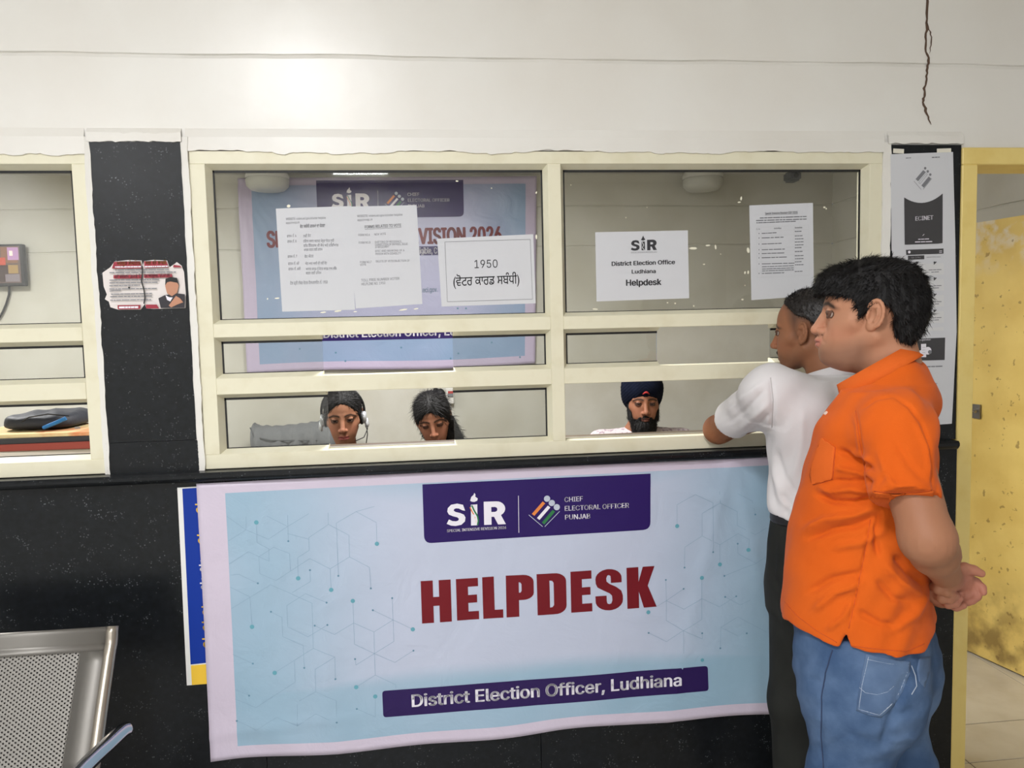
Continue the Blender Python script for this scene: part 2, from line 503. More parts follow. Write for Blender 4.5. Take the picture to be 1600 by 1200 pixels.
# door leaf, standing open into the office
LEAF = mat('yellow_door_paint', (214, 184, 103), rough=.42)
nt = LEAF.node_tree; N = nt.nodes; L = nt.links
tc = N.new('ShaderNodeTexCoord'); sep = N.new('ShaderNodeSeparateXYZ'); L.new(tc.outputs['Object'], sep.inputs[0])
def mr(a, b, c, d, src):
    m_ = N.new('ShaderNodeMapRange'); m_.inputs[1].default_value = a; m_.inputs[2].default_value = b; m_.inputs[3].default_value = c; m_.inputs[4].default_value = d
    L.new(src, m_.inputs[0]); return m_.outputs[0]
def mth(op, a, b):
    m_ = N.new('ShaderNodeMath'); m_.operation = op
    for i, q in enumerate((a, b)):
        if isinstance(q, (int, float)): m_.inputs[i].default_value = q
        else: L.new(q, m_.inputs[i])
    return m_.outputs[0]
def noi(s, det=6):
    n_ = N.new('ShaderNodeTexNoise'); n_.inputs['Scale'].default_value = s; n_.inputs['Detail'].default_value = det; L.new(tc.outputs['Object'], n_.inputs['Vector']); return n_.outputs['Fac']
def mixc(fac, A, B):
    m_ = N.new('ShaderNodeMix'); m_.data_type = 'RGBA'; L.new(fac, m_.inputs[0])
    for i, q in ((6, A), (7, B)):
        if isinstance(q, tuple): m_.inputs[i].default_value = q
        else: L.new(q, m_.inputs[i])
    return m_.outputs[2]
kick = mth('MULTIPLY', mr(.42, .12, 0, 1, sep.outputs['Z']), mr(.42, .62, 0, 1, noi(9)))
topd = mth('MULTIPLY', mr(1.72, 1.92, 0, 1, sep.outputs['Z']), mr(.46, .60, 0, 1, noi(14)))
spk = mr(.66, .70, 0, 1, noi(34, 2))
c1 = mixc(mr(.4, .7, 0, 1, noi(5)), lin((222, 193, 110)), lin((206, 174, 92)))
c1 = mixc(mth('MULTIPLY', kick, .75), c1, lin((112, 88, 46))); c1 = mixc(topd, c1, lin((214, 202, 176))); c1 = mixc(mth('MULTIPLY', spk, .6), c1, lin((120, 92, 48)))
L.new(c1, N['Principled BSDF'].inputs['Base Color'])
hx = np.array([2.600, .115]); fx = np.array([2.425, .985]); dr = (fx - hx) / np.linalg.norm(fx - hx); nr = np.array([-dr[1], dr[0]])
ctr = (hx + fx) / 2
leaf = MB().obox((ctr[0], ctr[1], .996), [(dr[0], dr[1], 0), (nr[0], nr[1], 0), (0, 0, 1)], (np.linalg.norm(fx - hx) / 2, .018, .984), .002).build('door_leaf', LEAF, d1)
kx = next(k_ for k_ in np.arange(.02, .5, .004) if project(np.array([[*(fx - dr * k_ + nr * .018), 1.135]]))[0][0] > 1527)
lp = fx - dr * kx + nr * .018
latch = MB().obox((lp[0] + nr[0] * .004, lp[1] + nr[1] * .004, 1.135), [(dr[0], dr[1], 0), (nr[0], nr[1], 0), (0, 0, 1)], (.018, .004, .03), .002)
latch.tube([(lp[0] + nr[0] * .004, lp[1] + nr[1] * .004, 1.14), (lp[0] + nr[0] * .03, lp[1] + nr[1] * .03, 1.14), (lp[0] + nr[0] * .034 - dr[0] * .02, lp[1] + nr[1] * .034 - dr[1] * .02, 1.136)], .006, 8)
latch.build('latch', mat('steel_latch', (150, 145, 138), rough=.3, metal=.9), leaf)

# ------------------------------------------------------------------ lamps
LEDH = emission_mat('led_diffuser_hall', (249, 250, 253), HALL_LAMP)
FILLO = emission_mat('added_diffuser_office', (253, 252, 250), OFFICE_FILL)
WHM = mat('white_lamp_metal', (225, 225, 222), rough=.4)
def led_panel(x, y, z, s, em, label):
    r = empty('ceiling_light', (x, y, z), label, 'ceiling light')
    h = s / 2
    mb = MB(); 
    mb.box(x - h, x + h, y - h, y - h + .03, z - .02, z).box(x - h, x + h, y + h - .03, y + h, z - .02, z).box(x - h, x - h + .03, y - h + .03, y + h - .03, z - .02, z).box(x + h - .03, x + h, y - h + .03, y + h - .03, z - .02, z)
    mb.build('frame', WHM, r)
    mesh_obj('diffuser', [(x - h + .03, y - h + .03, z - .012), (x + h - .03, y - h + .03, z - .012), (x + h - .03, y + h - .03, z - .012), (x - h + .03, y + h - .03, z - .012)], [(3, 2, 1, 0)], em, r)
led_panel(-.75, -2.55, ZC, .6, LEDH, 'square light panel on the hall ceiling above the viewer')
led_panel(-2.7, -4.6, ZC, .6, LEDH, 'added fill light panel on the hall ceiling at the far left behind the viewer')  # extra panel out of view, added to give the hall more light
led_panel(-.7, -5.2, ZC, .6, LEDH, 'added fill light panel on the hall ceiling straight behind the viewer')  # added unseen fill, keeps the people at the right from going dark
led_panel(.1, .75, ZO, .6, FILLO, 'added light panel on the office ceiling, hidden above the main window')  # no fixture is visible here; added to light the office interior
led_panel(-2.3, .9, ZO, .6, FILLO, 'added light panel on the office ceiling behind the left window, out of view')  # second added office panel, out of view, brightens the left part
# ================================================================== lettering and printed sheets
def _font():
    try:
        import os
        d = bpy.utils.system_resource('DATAFILES', path='fonts')
        return bpy.data.fonts.load(os.path.join(d, 'Inter.woff2'))
    except Exception:
        return None
FONT = _font()
_TX = {}


def glyphs(body):
    """flat mesh (2d verts, faces) of a line of text at size 1; every outline is filled on its own, less its holes"""
    if body in _TX: return _TX[body]
    c = bpy.data.curves.new('tmp', 'FONT'); c.body = body; c.resolution_u = 3; c.fill_mode = 'NONE'
    if FONT and max(map(ord, body)) < 0x900: c.font = FONT
    o = bpy.data.objects.new('tmp', c)
    me = o.to_mesh()
    co = np.array([v.co[:2] for v in me.vertices]).reshape(-1, 2); nb = {}
    for e in me.edges:
        a, b = e.vertices; nb.setdefault(a, []).append(b); nb.setdefault(b, []).append(a)
    o.to_mesh_clear(); bpy.data.objects.remove(o); bpy.data.curves.remove(c)
    seen = set(); loops = []
    for v0 in range(len(co)):
        if v0 in seen or v0 not in nb: continue
        lp = [v0]; seen.add(v0); cur = v0
        while True:
            nx = [q for q in nb[cur] if q not in seen]
            if len(lp) == 1: nx = [q for q in nx if q == v0 + 1] or nx
            if not nx: break
            cur = nx[0]; seen.add(cur); lp.append(cur)
        if len(lp) > 2: loops.append(lp)
    if not loops: _TX[body] = (np.zeros((0, 2)), []); return _TX[body]
    # triangulate all outlines together and keep what has a non-zero winding number
    edges = [(l[k], l[(k + 1) % len(l)]) for l in loops for k in range(len(l))]
    vo, _e, tris, *_ = delaunay_2d_cdt([Vector(p) for p in co.tolist()], edges, [], 0, 1e-5)
    vo = np.array([v[:] for v in vo]); tris = [tuple(t) for t in tris]
    cen = np.array([vo[list(t)].mean(0) for t in tris]); wn = np.zeros(len(cen))
    A_ = co[[e[0] for e in edges]]; B_ = co[[e[1] for e in edges]]
    for k0 in range(0, len(cen), 800):
        c_ = cen[k0:k0 + 800, None, :]
        left = (B_[:, 0] - A_[:, 0]) * (c_[..., 1] - A_[:, 1]) - (c_[..., 0] - A_[:, 0]) * (B_[:, 1] - A_[:, 1])
        wn[k0:k0 + 800] = ((A_[:, 1] <= c_[..., 1]) & (B_[:, 1] > c_[..., 1]) & (left > 0)).sum(1) - ((A_[:, 1] > c_[..., 1]) & (B_[:, 1] <= c_[..., 1]) & (left < 0)).sum(1)
    _TX[body] = (vo, [t for t, w_ in zip(tris, wn) if w_ != 0]); return _TX[body]


CAPH = glyphs('H')[0][:, 1].max()


class Ink:
    """collects flat printed shapes on a surface; M maps a photo pixel to (x, z), Yf gives the surface y"""
    def __init__(s, M, Yf, lift=.0007): s.M, s.Yf, s.lift = M, Yf, lift; s.V = []; s.F = []; s.k = 0

    def _put(s, xz, F):
        n = len(s.V)
        y = s.Yf(xz[:, 0], xz[:, 1]) - s.lift
        s.V += [(xz[i, 0], y[i], xz[i, 1]) for i in range(len(xz))]; s.F += [tuple(j + n for j in f) for f in F]; return s

    def text(s, body, L, R, top, bold=0.0):
        co, fs = glyphs(body)
        if not len(co): return s
        if bold:       # heavier weight: the same outline laid down a few times, slightly shifted
            c0, f0 = co, fs; co = []; fs = []
            for i, (dx, dy) in enumerate(((0, 0), (1, 0), (-1, 0), (.5, .5), (.5, -.5), (-.5, .5), (-.5, -.5))):
                fs += [tuple(v + i * len(c0) for v in f) for f in f0]; co.append(c0 + np.array([dx, dy * .7]) * bold)
            co = np.concatenate(co)
        a, b, c = s.M(*L), s.M(*R), s.M(*top)
        u0, u1 = co[:, 0].min(), co[:, 0].max()
        x = a[0] + (co[:, 0] - u0) / (u1 - u0) * (b[0] - a[0])
        h = (c[1] - a[1])
        z = a[1] + co[:, 1] / CAPH * h + (x - a[0]) / (b[0] - a[0] + 1e-9) * (b[1] - a[1])
        return s._put(np.stack([x, z], 1), fs)

    def poly(s, pts):
        xz = np.array([s.M(*p) for p in pts]); return s._put(xz, [tuple(range(len(pts)))])

    def line(s, pts, w):
        q = np.array([s.M(*p) for p in pts])
        for i in range(len(q) - 1):
            d = q[i + 1] - q[i]; L_ = np.linalg.norm(d) + 1e-9; n = np.array([-d[1], d[0]]) / L_ * w / 2; m = max(1, int(L_ / .05))
            t = np.linspace(0, 1, m + 1)[:, None]; A = q[i] + d * t
            s._put(np.concatenate([A + n, A - n]), [(k, k + 1, m + 2 + k, m + 1 + k) for k in range(m)])
        return s

    def dot(s, p, r, n=12):
        c = np.array(s.M(*p)); a = np.arange(n) * 2 * math.pi / n
        return s._put(c + r * np.stack([np.cos(a), np.sin(a)], 1), [tuple(range(n))])

    def quadfill(s, c4, n=14):
        """big printed field following the surface"""
        q = np.array([s.M(*p) for p in c4]); g = np.linspace(0, 1, n)
        U, Vv = np.meshgrid(g, g); U = U.ravel()[:, None]; Vv = Vv.ravel()[:, None]
        xz = q[0] * (1 - U) * (1 - Vv) + q[1] * U * (1 - Vv) + q[2] * U * Vv + q[3] * (1 - U) * Vv
        return s._put(xz, [(j * n + i, j * n + i + 1, (j + 1) * n + i + 1, (j + 1) * n + i) for j in range(n - 1) for i in range(n - 1)])

    def bars(s, L, R, h, words):
        """a line of print too small to read: short dashes"""
        a, b = np.array(L, float), np.array(R, float); tot = sum(words) + .5 * (len(words) - 1); t = 0
        for w in words:
            p = a + (b - a) * t / tot; q = a + (b - a) * (t + w) / tot; t += w + .5
            s.poly([tuple(p), tuple(q), (q[0], q[1] - h), (p[0], p[1] - h)])
        return s

    def build(s, name, material, parent, step=.03):
        o = mesh_obj(name, s.V, s.F, material, parent)
        me = o.data   # face the print towards the viewer
        bm = bmesh.new(); bm.from_mesh(me)
        if getattr(s, 'follow', False):        # cut large print so that it follows the folds of its sheet
            org = ORG[o.name]; V = np.array(s.V); lo, hi = V.min(0) - org, V.max(0) - org
            for ax, n in ((0, Vector((1, 0, 0))), (2, Vector((0, 0, 1)))):
                for c in np.arange(lo[ax] + step, hi[ax], step):
                    co = Vector((0, 0, 0)); co[ax] = c
                    bmesh.ops.bisect_plane(bm, geom=bm.verts[:] + bm.edges[:] + bm.faces[:], plane_co=co, plane_no=n)
            for v in bm.verts:
                v.co.y = float(s.Yf(np.array([v.co.x + org[0]]), np.array([v.co.z + org[2]]))[0]) - s.lift - org[1]
        for f in bm.faces:
            f.normal_update()
            if f.normal.y > 0: f.normal_flip()
        bm.to_mesh(me); bm.free()
        o['kind'] = 'stuff'
        return o


# Impact-like capitals, drawn as outlines in a unit-height cell
def arcpts(cx, cy, rx, ry, a0, a1, n=8):
    return [(cx + rx * math.cos(math.radians(a)), cy + ry * math.sin(math.radians(a))) for a in np.linspace(a0, a1, n)]
E_ = [(0, 0), (1, 0), (1, .2), (.53, .2), (.53, .41), (.93, .41), (.93, .6), (.53, .6), (.53, .8), (.99, .8), (.99, 1), (0, 1)]
BLOCK = {
    'H': [[(0, 0), (.4, 0), (.4, .4), (.6, .4), (.6, 0), (1, 0), (1, 1), (.6, 1), (.6, .61), (.4, .61), (.4, 1), (0, 1)]],
    'E': [E_], 'L': [[(0, 0), (1, 0), (1, .2), (.58, .2), (.58, 1), (0, 1)]],
    'P': [[(0, 0), (.46, 0), (.46, .40), (.60, .40)] + arcpts(.62, .56, .38, .16, -90, 0, 6) + arcpts(.62, .83, .38, .17, 0, 90, 6) + [(0, 1)],
          [(.46, .58), (.46, .83), (.52, .82), (.56, .78), (.56, .62), (.52, .58)]],
    'D': [[(0, 0), (.55, 0)] + arcpts(.62, .20, .38, .20, -80, 0, 6) + arcpts(.62, .80, .38, .20, 0, 80, 6) + [(.55, 1), (0, 1)],
          [(.43, .17), (.43, .83), (.52, .82), (.57, .77), (.57, .23), (.52, .18)]],
    'S': [[(.95, .66), (.95, .76)] + arcpts(.49, .78, .46, .22, 10, 90, 6) + arcpts(.49, .77, .46, .23, 100, 180, 6) + [(.04, .66), (.10, .57), (.30, .49), (.52, .41), (.60, .35), (.61, .24), (.57, .165), (.50, .15), (.43, .17), (.41, .24), (.41, .36), (.02, .36), (.02, .26)] + arcpts(.5, .23, .48, .23, 190, 270, 6) + arcpts(.5, .24, .48, .24, 280, 360, 6) + [(.98, .34), (.93, .46), (.75, .56), (.52, .64), (.42, .70), (.41, .78), (.45, .845), (.50, .855), (.56, .83), (.57, .76), (.57, .66)]],
    'R': [[(0, 0), (.34, 0), (.34, .34), (.46, .34), (.64, 0), (1, 0), (.78, .40)] + arcpts(.58, .68, .40, .32, -40, 90, 10) + [(0, 1)], [(.34, .55), (.34, .76), (.52, .76), (.60, .72), (.62, .655), (.60, .59), (.52, .55)]],
    'Z': [[(.97, .66), (.86, .93), (.56, 1.0), (.24, .96), (.07, .82), (.04, .66), (.12, .53), (.34, .44), (.56, .385), (.64, .31), (.60, .235), (.48, .21), (.30, .23), (.12, .31), (.0, .12), (.22, .03), (.46, 0), (.76, .04), (.95, .18), (.98, .36), (.90, .49), (.70, .575), (.48, .625), (.37, .69), (.40, .765), (.50, .79), (.64, .775), (.82, .69)]],
    'K': [[(0, 0), (.40, 0), (.40, .40), (.56, 0), (1, 0), (.71, .53), (.95, 1), (.55, 1), (.40, .64), (.40, 1), (0, 1)]],
}


def block_word(ink, spec):
    """spec: list of (letter, bottom-left px, bottom-right px, top-left px)"""
    for ch, L_, R_, T_ in spec:
        c = bpy.data.curves.new('tmp', 'CURVE'); c.dimensions = '2D'; c.fill_mode = 'FRONT'
        for pl in BLOCK[ch]:
            sp = c.splines.new('POLY'); sp.points.add(len(pl) - 1); sp.use_cyclic_u = True
            for i, (x, y) in enumerate(pl): sp.points[i].co = (x, y, 0, 1)
        o = bpy.data.objects.new('tmp', c); COL.objects.link(o)
        me = bpy.data.meshes.new_from_object(o.evaluated_get(bpy.context.evaluated_depsgraph_get()))
        a, b, t = np.array(ink.M(*L_)), np.array(ink.M(*R_)), np.array(ink.M(*T_))
        xz = np.array([a + (b - a) * v.co.x + (t - a) * v.co.y for v in me.vertices])
        ink._put(xz, [tuple(p.vertices) for p in me.polygons])
        bpy.data.objects.remove(o); bpy.data.curves.remove(c); bpy.data.meshes.remove(me)
    return ink



PAPER = mat('white_paper', (204, 205, 209), rough=.75, spec=.25, bump=(16, .12, .004))
INKK = mat('black_ink', (48, 48, 52), rough=.7); INKG = mat('grey_ink', (120, 121, 126), rough=.7); INKL = mat('pale_grey_ink', (196, 197, 199), rough=.7)
INKW = mat('white_ink', (232, 228, 236), rough=.6); PURP = mat('purple_ink', (40, 20, 90), rough=.5, spec=.25); REDI = mat('maroon_ink', (112, 20, 30), rough=.5, spec=.25)
TEAL = mat('teal_ink', (98, 160, 176), rough=.6); LINE = mat('line_ink', (138, 164, 186), rough=.6); DOTD = mat('slate_ink', (96, 136, 160), rough=.6)
ORG_I = mat('orange_ink', (224, 132, 62), rough=.6); GRN_I = mat('green_ink', (34, 112, 62), rough=.6); YLI = mat('yellow_ink', (236, 192, 56), rough=.6); BLUI = mat('blue_ink', (10, 50, 146), rough=.5, spec=.25)
TAPE = mat('paper_tape', (226, 222, 208), rough=.35)


def sheet(name, c4, Y, label, cat, n=10, bulge=.0012, material=None, seed=0, th=.0006):
    """a sheet of paper from four photo corners (tl, tr, br, bl) on the plane y = Y"""
    q = np.array([P(*p, Y)[[0, 2]] for p in c4]); lo, hi = q.min(0), q.max(0)
    def Yf(x, z):
        u = (x - lo[0]) / (hi[0] - lo[0]); v = (z - lo[1]) / (hi[1] - lo[1])
        return Y - bulge * (.5 + .5 * np.sin(6.3 * u + 2.2 * v + seed) * np.cos(4.1 * v - seed))
    g = np.linspace(0, 1, n); V = []
    for layer in (0, th):
        for j in g:
            for i in g:
                xz = q[0] * (1 - i) * (1 - j) + q[1] * i * (1 - j) + q[2] * i * j + q[3] * (1 - i) * j
                V.append((xz[0], float(Yf(xz[0], xz[1])) + layer, xz[1]))
    N2 = n * n
    Fs = [(j * n + i, (j + 1) * n + i, (j + 1) * n + i + 1, j * n + i + 1) for j in range(n - 1) for i in range(n - 1)]
    Fs += [tuple(k + N2 for k in f[::-1]) for f in Fs]
    rim = [i for i in range(n)] + [j * n + n - 1 for j in range(1, n)] + [(n - 1) * n + i for i in range(n - 2, -1, -1)] + [j * n for j in range(n - 2, 0, -1)]
    Fs += [(rim[k], rim[(k + 1) % len(rim)], rim[(k + 1) % len(rim)] + N2, rim[k] + N2) for k in range(len(rim))]
    root = empty(name, ((lo[0] + hi[0]) / 2, Y, lo[1]), label, cat)
    fix_normals(mesh_obj('paper', V, Fs, material or PAPER, root, smooth=False))
    M = lambda px, py: P(px, py, Y)[[0, 2]]
    return root, (lambda: Ink(M, Yf))


def words(n, a=2, b=8):
    return [random.randint(a, b) for _ in range(n)]


YP = .0335
# --- Punjabi list of forms
r, ink = sheet('notice_sheet', [(431, 326), (546, 322), (555, 484), (441, 487)], YP, 'white typed sheet in Punjabi taped left of the English one on the glass', 'notice', seed=1)
k = ink()
k.text('WEBSITE: voters.eci.gov.in/voter helpline', (447, 344), (509, 342), (447, 340.5)); k.text('app/nvsp.in', (447, 350), (468, 349), (447, 346.5))
k.text('ਵੋਟ ਸਬੰਧੀ ਫਾਰਮਾਂ ਦਾ ਵੇਰਵਾ', (469, 356.5), (508, 354.5), (469, 353), .01)
for i, (y, x1, b) in enumerate([(371, 463, 'ਫਾਰਮ ਨੰ. 6'), (379.5, 463, 'ਫਾਰਮ ਨੰ. 8'), (403, 464, 'ਫਾਰਮ ਨੰ. 7'), (414, 467, 'ਫਾਰਮ ਨੰ. 6ਏ'), (422.5, 469, 'ਫਾਰਮ ਨੰ. 6ਬੀ')]):
    k.text(b, (448.5 + i * .6, y), (x1 + i * .2, y - .7), (448.5 + i * .6, y - 3))
for (y, x0, x1, b) in [(371, 474, 486, 'ਨਵੀਂ ਵੋਟ'), (379, 474, 522, 'ਨਿਵਾਸ ਸਥਾਨ ਬਦਲਣ ਮੌਜੂਦਾ ਵੋਟਰ ਸੂਚੀ'), (386, 474.5, 529, 'ਵਿਚ ਇੰਦਰਾਜ ਦੀ ਸੋਧ ਅਤੇ ਦਿਵਿਆਂਗ'), (392.5, 475, 504, 'ਮਾਰਕ ਕਰਨ ਲਈ ਫਾਰਮ'), (403, 476, 490, 'ਵੋਟ ਕੱਟਣ'), (414, 477, 511, 'ਐਨ ਆਰ ਆਈ ਦੀ ਨਵੀਂ ਵੋਟ'), (422.5, 478, 526, 'ਆਧਾਰ ਕਾਰਡ ਨੂੰ ਵੋਟਰ ਕਾਰਡ ਨਾਲ ਲਿੰਕ'), (429, 478, 502, 'ਕਰਨ ਲਈ ਫਾਰਮ')]:
    k.text(b, (x0, y), (x1, y - 1), (x0, y - 3))
k.text('ਟੋਲ ਫ੍ਰੀ ਨੰਬਰ ਵੋਟਰ ਹੈਲਪਲਾਈਨ ਨੰ. 1950', (453.5, 445), (512, 443), (453.5, 441.5))
k.build('lettering', INKG, r)
# --- English list of forms
r, ink = sheet('notice_sheet', [(541, 323), (651, 320.5), (660, 475), (556, 482)], YP - .0022, 'white typed sheet headed forms related to vote, taped over its neighbour', 'notice', seed=2)
k = ink()
k.text('WEBSITE: voters.eci.gov.in/voter helpline', (558, 339.5), (629, 337), (558, 336)); k.text('app/nvsp.in', (558.5, 345.5), (582, 344.5), (558.5, 342))
k.text('FORMS RELATED TO VOTE', (570, 357), (627, 354), (570, 352.5), .01); k.line([(570, 358.6), (627, 355.4)], .0008)
for (y, b) in [(369, 'FORM NO.6'), (381, 'FORM NO.8'), (411.5, 'FORM NO.7')]:
    k.text(b, (560 + (y - 369) * .06, y), (578 + (y - 369) * .06, y - .6), (560 + (y - 369) * .06, y - 3.4))
for (y, x1, b) in [(368, 603, 'NEW VOTE'), (380, 628, 'SHIFTING OF RESIDENCE,'), (384, 637, 'CORRECTION OF ENTRIES, ISSUE'), (388, 608, 'OF REPLACEMENT'), (394, 632, 'EPIC AND MARKING OF A'), (398.5, 627, 'PERSON WITH DISABILITY'), (410, 640, 'DELETE OF VOTE/OBJECTION OF')]:
    x0 = 585 + (y - 368) * .06; k.text(b, (x0, y), (x1, y - 1.2), (x0, y - 3.2))
k.text('VOTE', (562.5, 415.5), (572, 415), (562.5, 412.4))
k.text('TOLL FREE NUMBER VOTER', (564.5, 440), (624, 437), (564.5, 436)); k.text('HELPLINE NO. 1950', (564.8, 446), (602, 444), (564.8, 442))
k.build('lettering', INKG, r)
# --- 1950
r, ink = sheet('notice_sheet', [(683, 373), (833, 366), (837, 474), (690, 479)], YP, 'white landscape sheet reading 1950 inside a thin ruled border', 'notice', seed=3)
k = ink().text('1950', (741.5, 419), (777.5, 418), (741.5, 406.5)).text('(ਵੋਟਰ ਕਾਰਡ ਸਬੰਧੀ)', (708.5, 447), (811.5, 443), (708.5, 436.5), .006)
k.build('lettering', INKK, r)
ink().line([(695, 378), (828.5, 374), (832, 467.5), (699, 471.5), (695, 378)], .0011).build('printed_border', INKG, r)
# --- helpdesk sheet
r, ink = sheet('notice_sheet', [(930, 363), (1074.6, 360), (1076.6, 466), (932, 471)], YP, 'white landscape sheet reading District Election Office Ludhiana Helpdesk', 'notice', seed=4)
k = ink()
block_word(k, [('Z', (985.5, 392), (999.5, 391.5), (985.4, 375.6)), ('R', (1011, 391.2), (1026.2, 390.6), (1010.8, 374.8))])
k.poly([(1002.2, 391), (1007.6, 391), (1007.3, 377.4), (1002.2, 377.6)]).poly([(1001.2, 375.2), (1003.5, 371), (1004.8, 368), (1005.8, 371), (1008.2, 374.6), (1005, 376)])
k.text('District Election Office', (955.5, 415.5), (1054.5, 412.5), (955.5, 409), .028).text('Ludhiana', (987, 427.5), (1024.5, 426.5), (987, 421.6), .024).text('Helpdesk', (978, 446.5), (1033.5, 445), (978, 437.2), .032)
k.build('lettering', INKK, r)
ink().text('SPECIAL INTENSIVE REVISION 2026', (985.5, 395.8), (1026.5, 394.6), (985.5, 393.8)).build('small_lettering', INKG, r)
k = ink(); k.line([(1003, 378), (1005.5, 383), (1003.4, 387), (1006.8, 391)], .0022); k.build('ribbon_mark', INKL, r)
# --- schedule
r, ink = sheet('notice_sheet', [(1170.6, 321), (1270, 317), (1271.6, 462), (1174, 469)], YP, 'white portrait sheet with a ruled schedule table above the man in white', 'notice', seed=5)
k = ink()
k.text('Special Intensive Revision (SIR 2026)', (1195, 335.5), (1246, 333.5), (1195, 332), .012); k.line([(1195, 336.6), (1246, 334.4)], .0006)
for (y, x0, x1) in [(341.5, 1187, 1260), (345.5, 1181, 1260), (349, 1181.5, 1243)]: k.bars((x0, y), (x1, y - 2.4), 1.5, words(10))
k.text('S.N', (1181.5, 359.5), (1187, 359.3), (1181.5, 357)).text('Activities', (1209, 358), (1220.5, 357.6), (1209, 355.6), .01).text('Schedule', (1241.5, 357), (1253, 356.6), (1241.5, 354.6), .01)
for i, (y, x1) in enumerate([(365.5, 1213), (372.5, 1224), (382, 1221), (391, 1226), (397, 1225), (403.5, 1229), (413, 1241), (428, 1225)]):
    k.bars((1190, y), (x1, y - 1.2), 1.3, words(4)); k.bars((1185, y + .2), (1186.5, y + .1), 1.4, [1]); k.bars((1241.5, y - 3), (1252 + (i % 3) * 1.5, y - 3.5), 1.3, [3, 3, 4])
    if i in (1, 2, 5, 6): k.bars((1241.8, y + 1.6), (1255, y + 1.2), 1.3, [2, 3, 3, 4])
for y in (417.5, 421, 424): k.bars((1190.5, y), (1240, y - 1.8), 1.2, words(7))
k.build('lettering', INKG, r)
k = ink()
for y in (355, 361.5, 369, 378.5, 388, 394, 400, 409, 426, 433.5): k.line([(1181.5 + (y - 355) * .02, y), (1263.5, y - 3.2)], .0006)
for (xa, xb) in ((1181.5, 1183), (1189, 1190.5), (1240, 1241.5), (1263.5, 1264.5)): k.line([(xa, 355 - (xa - 1181) * .04), (xb, 434 - (xa - 1181) * .04)], .0006)
k.build('table_rules', INKL, r)

# --- sheets on the granite pier
YS = -.0078
r, ink = sheet('pasted_sheet', [(1391.5, 241), (1489, 237.5), (1492.5, 379), (1393, 392)], YS, 'topmost sheet pasted on the right pier, reading ECINET on a dark panel', 'notice', seed=6)
k = ink()
arc = [(1412.5 + 60 * t, 308.5 - 6 * t + 46 * t * (1 - t)) for t in np.linspace(0, 1, 12)]
for i in range(11): k.poly([arc[i], arc[i + 1], (1413 + 59.5 * (i + 1) / 11, 382.5 - 2 * (i + 1) / 11), (1413 + 59.5 * i / 11, 382.5 - 2 * i / 11)])
k.build('dark_panel', mat('charcoal_ink', (62, 61, 63), rough=.7), r)
k = ink(); k.lift = .0014; k.text('ECINET', (1429.5, 345), (1457.5, 343), (1429.5, 338.5), .03).bars((1434, 374.6), (1451, 374), 1.2, [3, 4, 5]).bars((1429, 379), (1456, 378.2), 1.4, [5, 4, 6]).line([(1441, 368.5), (1443.5, 366)], .0015)
k.build('lettering', INKW, r)
k = ink(); k.bars((1415, 247.8), (1423, 247.4), 1.2, [3, 2]); k.bars((1455.5, 247), (1468, 246.4), 1.6, [3, 3, 2])
for (a, b) in (((1430, 280), (1442, 266)), ((1439, 290), (1450.5, 276))):
    k.poly([a, (a[0] + 4, a[1] + 3.4), (b[0] + 4, b[1] + 3.2), b])
k.line([(1435, 285.5), (1446.5, 271), (1448.5, 272.6), (1437, 287.4), (1435, 285.5)], .0009)
k.line([(1427.5, 283), (1439, 296.5)], .0012); k.line([(1442, 296), (1455.5, 279)], .0012)
for c in ((1445, 263), (1449, 268), (1453, 273)): k.dot(c, .0042)
k.build('emblem', INKG, r)
MB().obox(P(1404, 236, YS - .001), [(1, 0, -.05), (0, 1, 0), (.05, 0, 1)], (.018, .0004, .007)).build('tape', TAPE, r)
MB().obox(P(1475, 235, YS - .001), [(1, 0, .03), (0, 1, 0), (-.03, 0, 1)], (.024, .0004, .006)).build('tape', TAPE, r)
r, ink = sheet('pasted_sheet', [(1394, 391), (1492.6, 377), (1494.5, 519), (1399, 527)], YS - .0008, 'middle sheet pasted on the right pier, a grid of pale menu tiles', 'notice', seed=7)
k = ink(); k.poly([(1415, 390.5), (1474, 388.3), (1474, 396.4), (1415.5, 398.6)]).poly([(1418, 399.8), (1443.6, 399), (1443.8, 405), (1418.3, 406)])
k.build('menu_bar', mat('charcoal_ink', (62, 61, 63)), r)
k = ink(); k.lift = .0014; k.dot((1420, 394), .0045).text('Main Services', (1422.5, 403.8), (1438.5, 403), (1422.5, 401.6), .01).bars((1467, 392.6), (1471.5, 392.4), .8, [1]).bars((1467, 395), (1471.5, 394.8), .8, [1]); k.build('lettering', INKW, r)
k = ink(); kt = ink(); kt.lift = .0012; ki = ink(); ki.lift = .0012
for j, y in enumerate((418, 443, 468, 493)):
    for x in (1418.5, 1446.5):
        k.quadfill([(x, y - 6), (x + 27.5, y - 7), (x + 28, y + 11), (x + .5, y + 12)], 2)
        kt.bars((x + 4, y + 4.6), (x + 24, y + 3.8), 1.2, [5, 4, 6]).bars((x + 8, y + 8), (x + 20, y + 7.4), 1.2, [3, 5])
        ki.line([(x + 12, y - 5), (x + 16, y - 9)], .0035).dot((x + 13, y - 8), .003)
k.quadfill([(1418.5, 513), (1474, 511), (1474, 516.5), (1418.5, 518.5)], 2)
kt.text('Search Information', (1447, 402.8), (1469.5, 402), (1447, 401), 0)
k.build('menu_tile_print', mat('tile_grey_ink', (208, 208, 209)), r); kt.build('lettering', INKG, r); ki.build('icons', mat('charcoal_ink', (62, 61, 63)), r)
r, ink = sheet('pasted_sheet', [(1397, 527), (1494.5, 518.5), (1487, 662), (1400, 668)], YS - .0016, 'lowest sheet pasted on the right pier, half hidden behind the orange shirt', 'notice', seed=8)
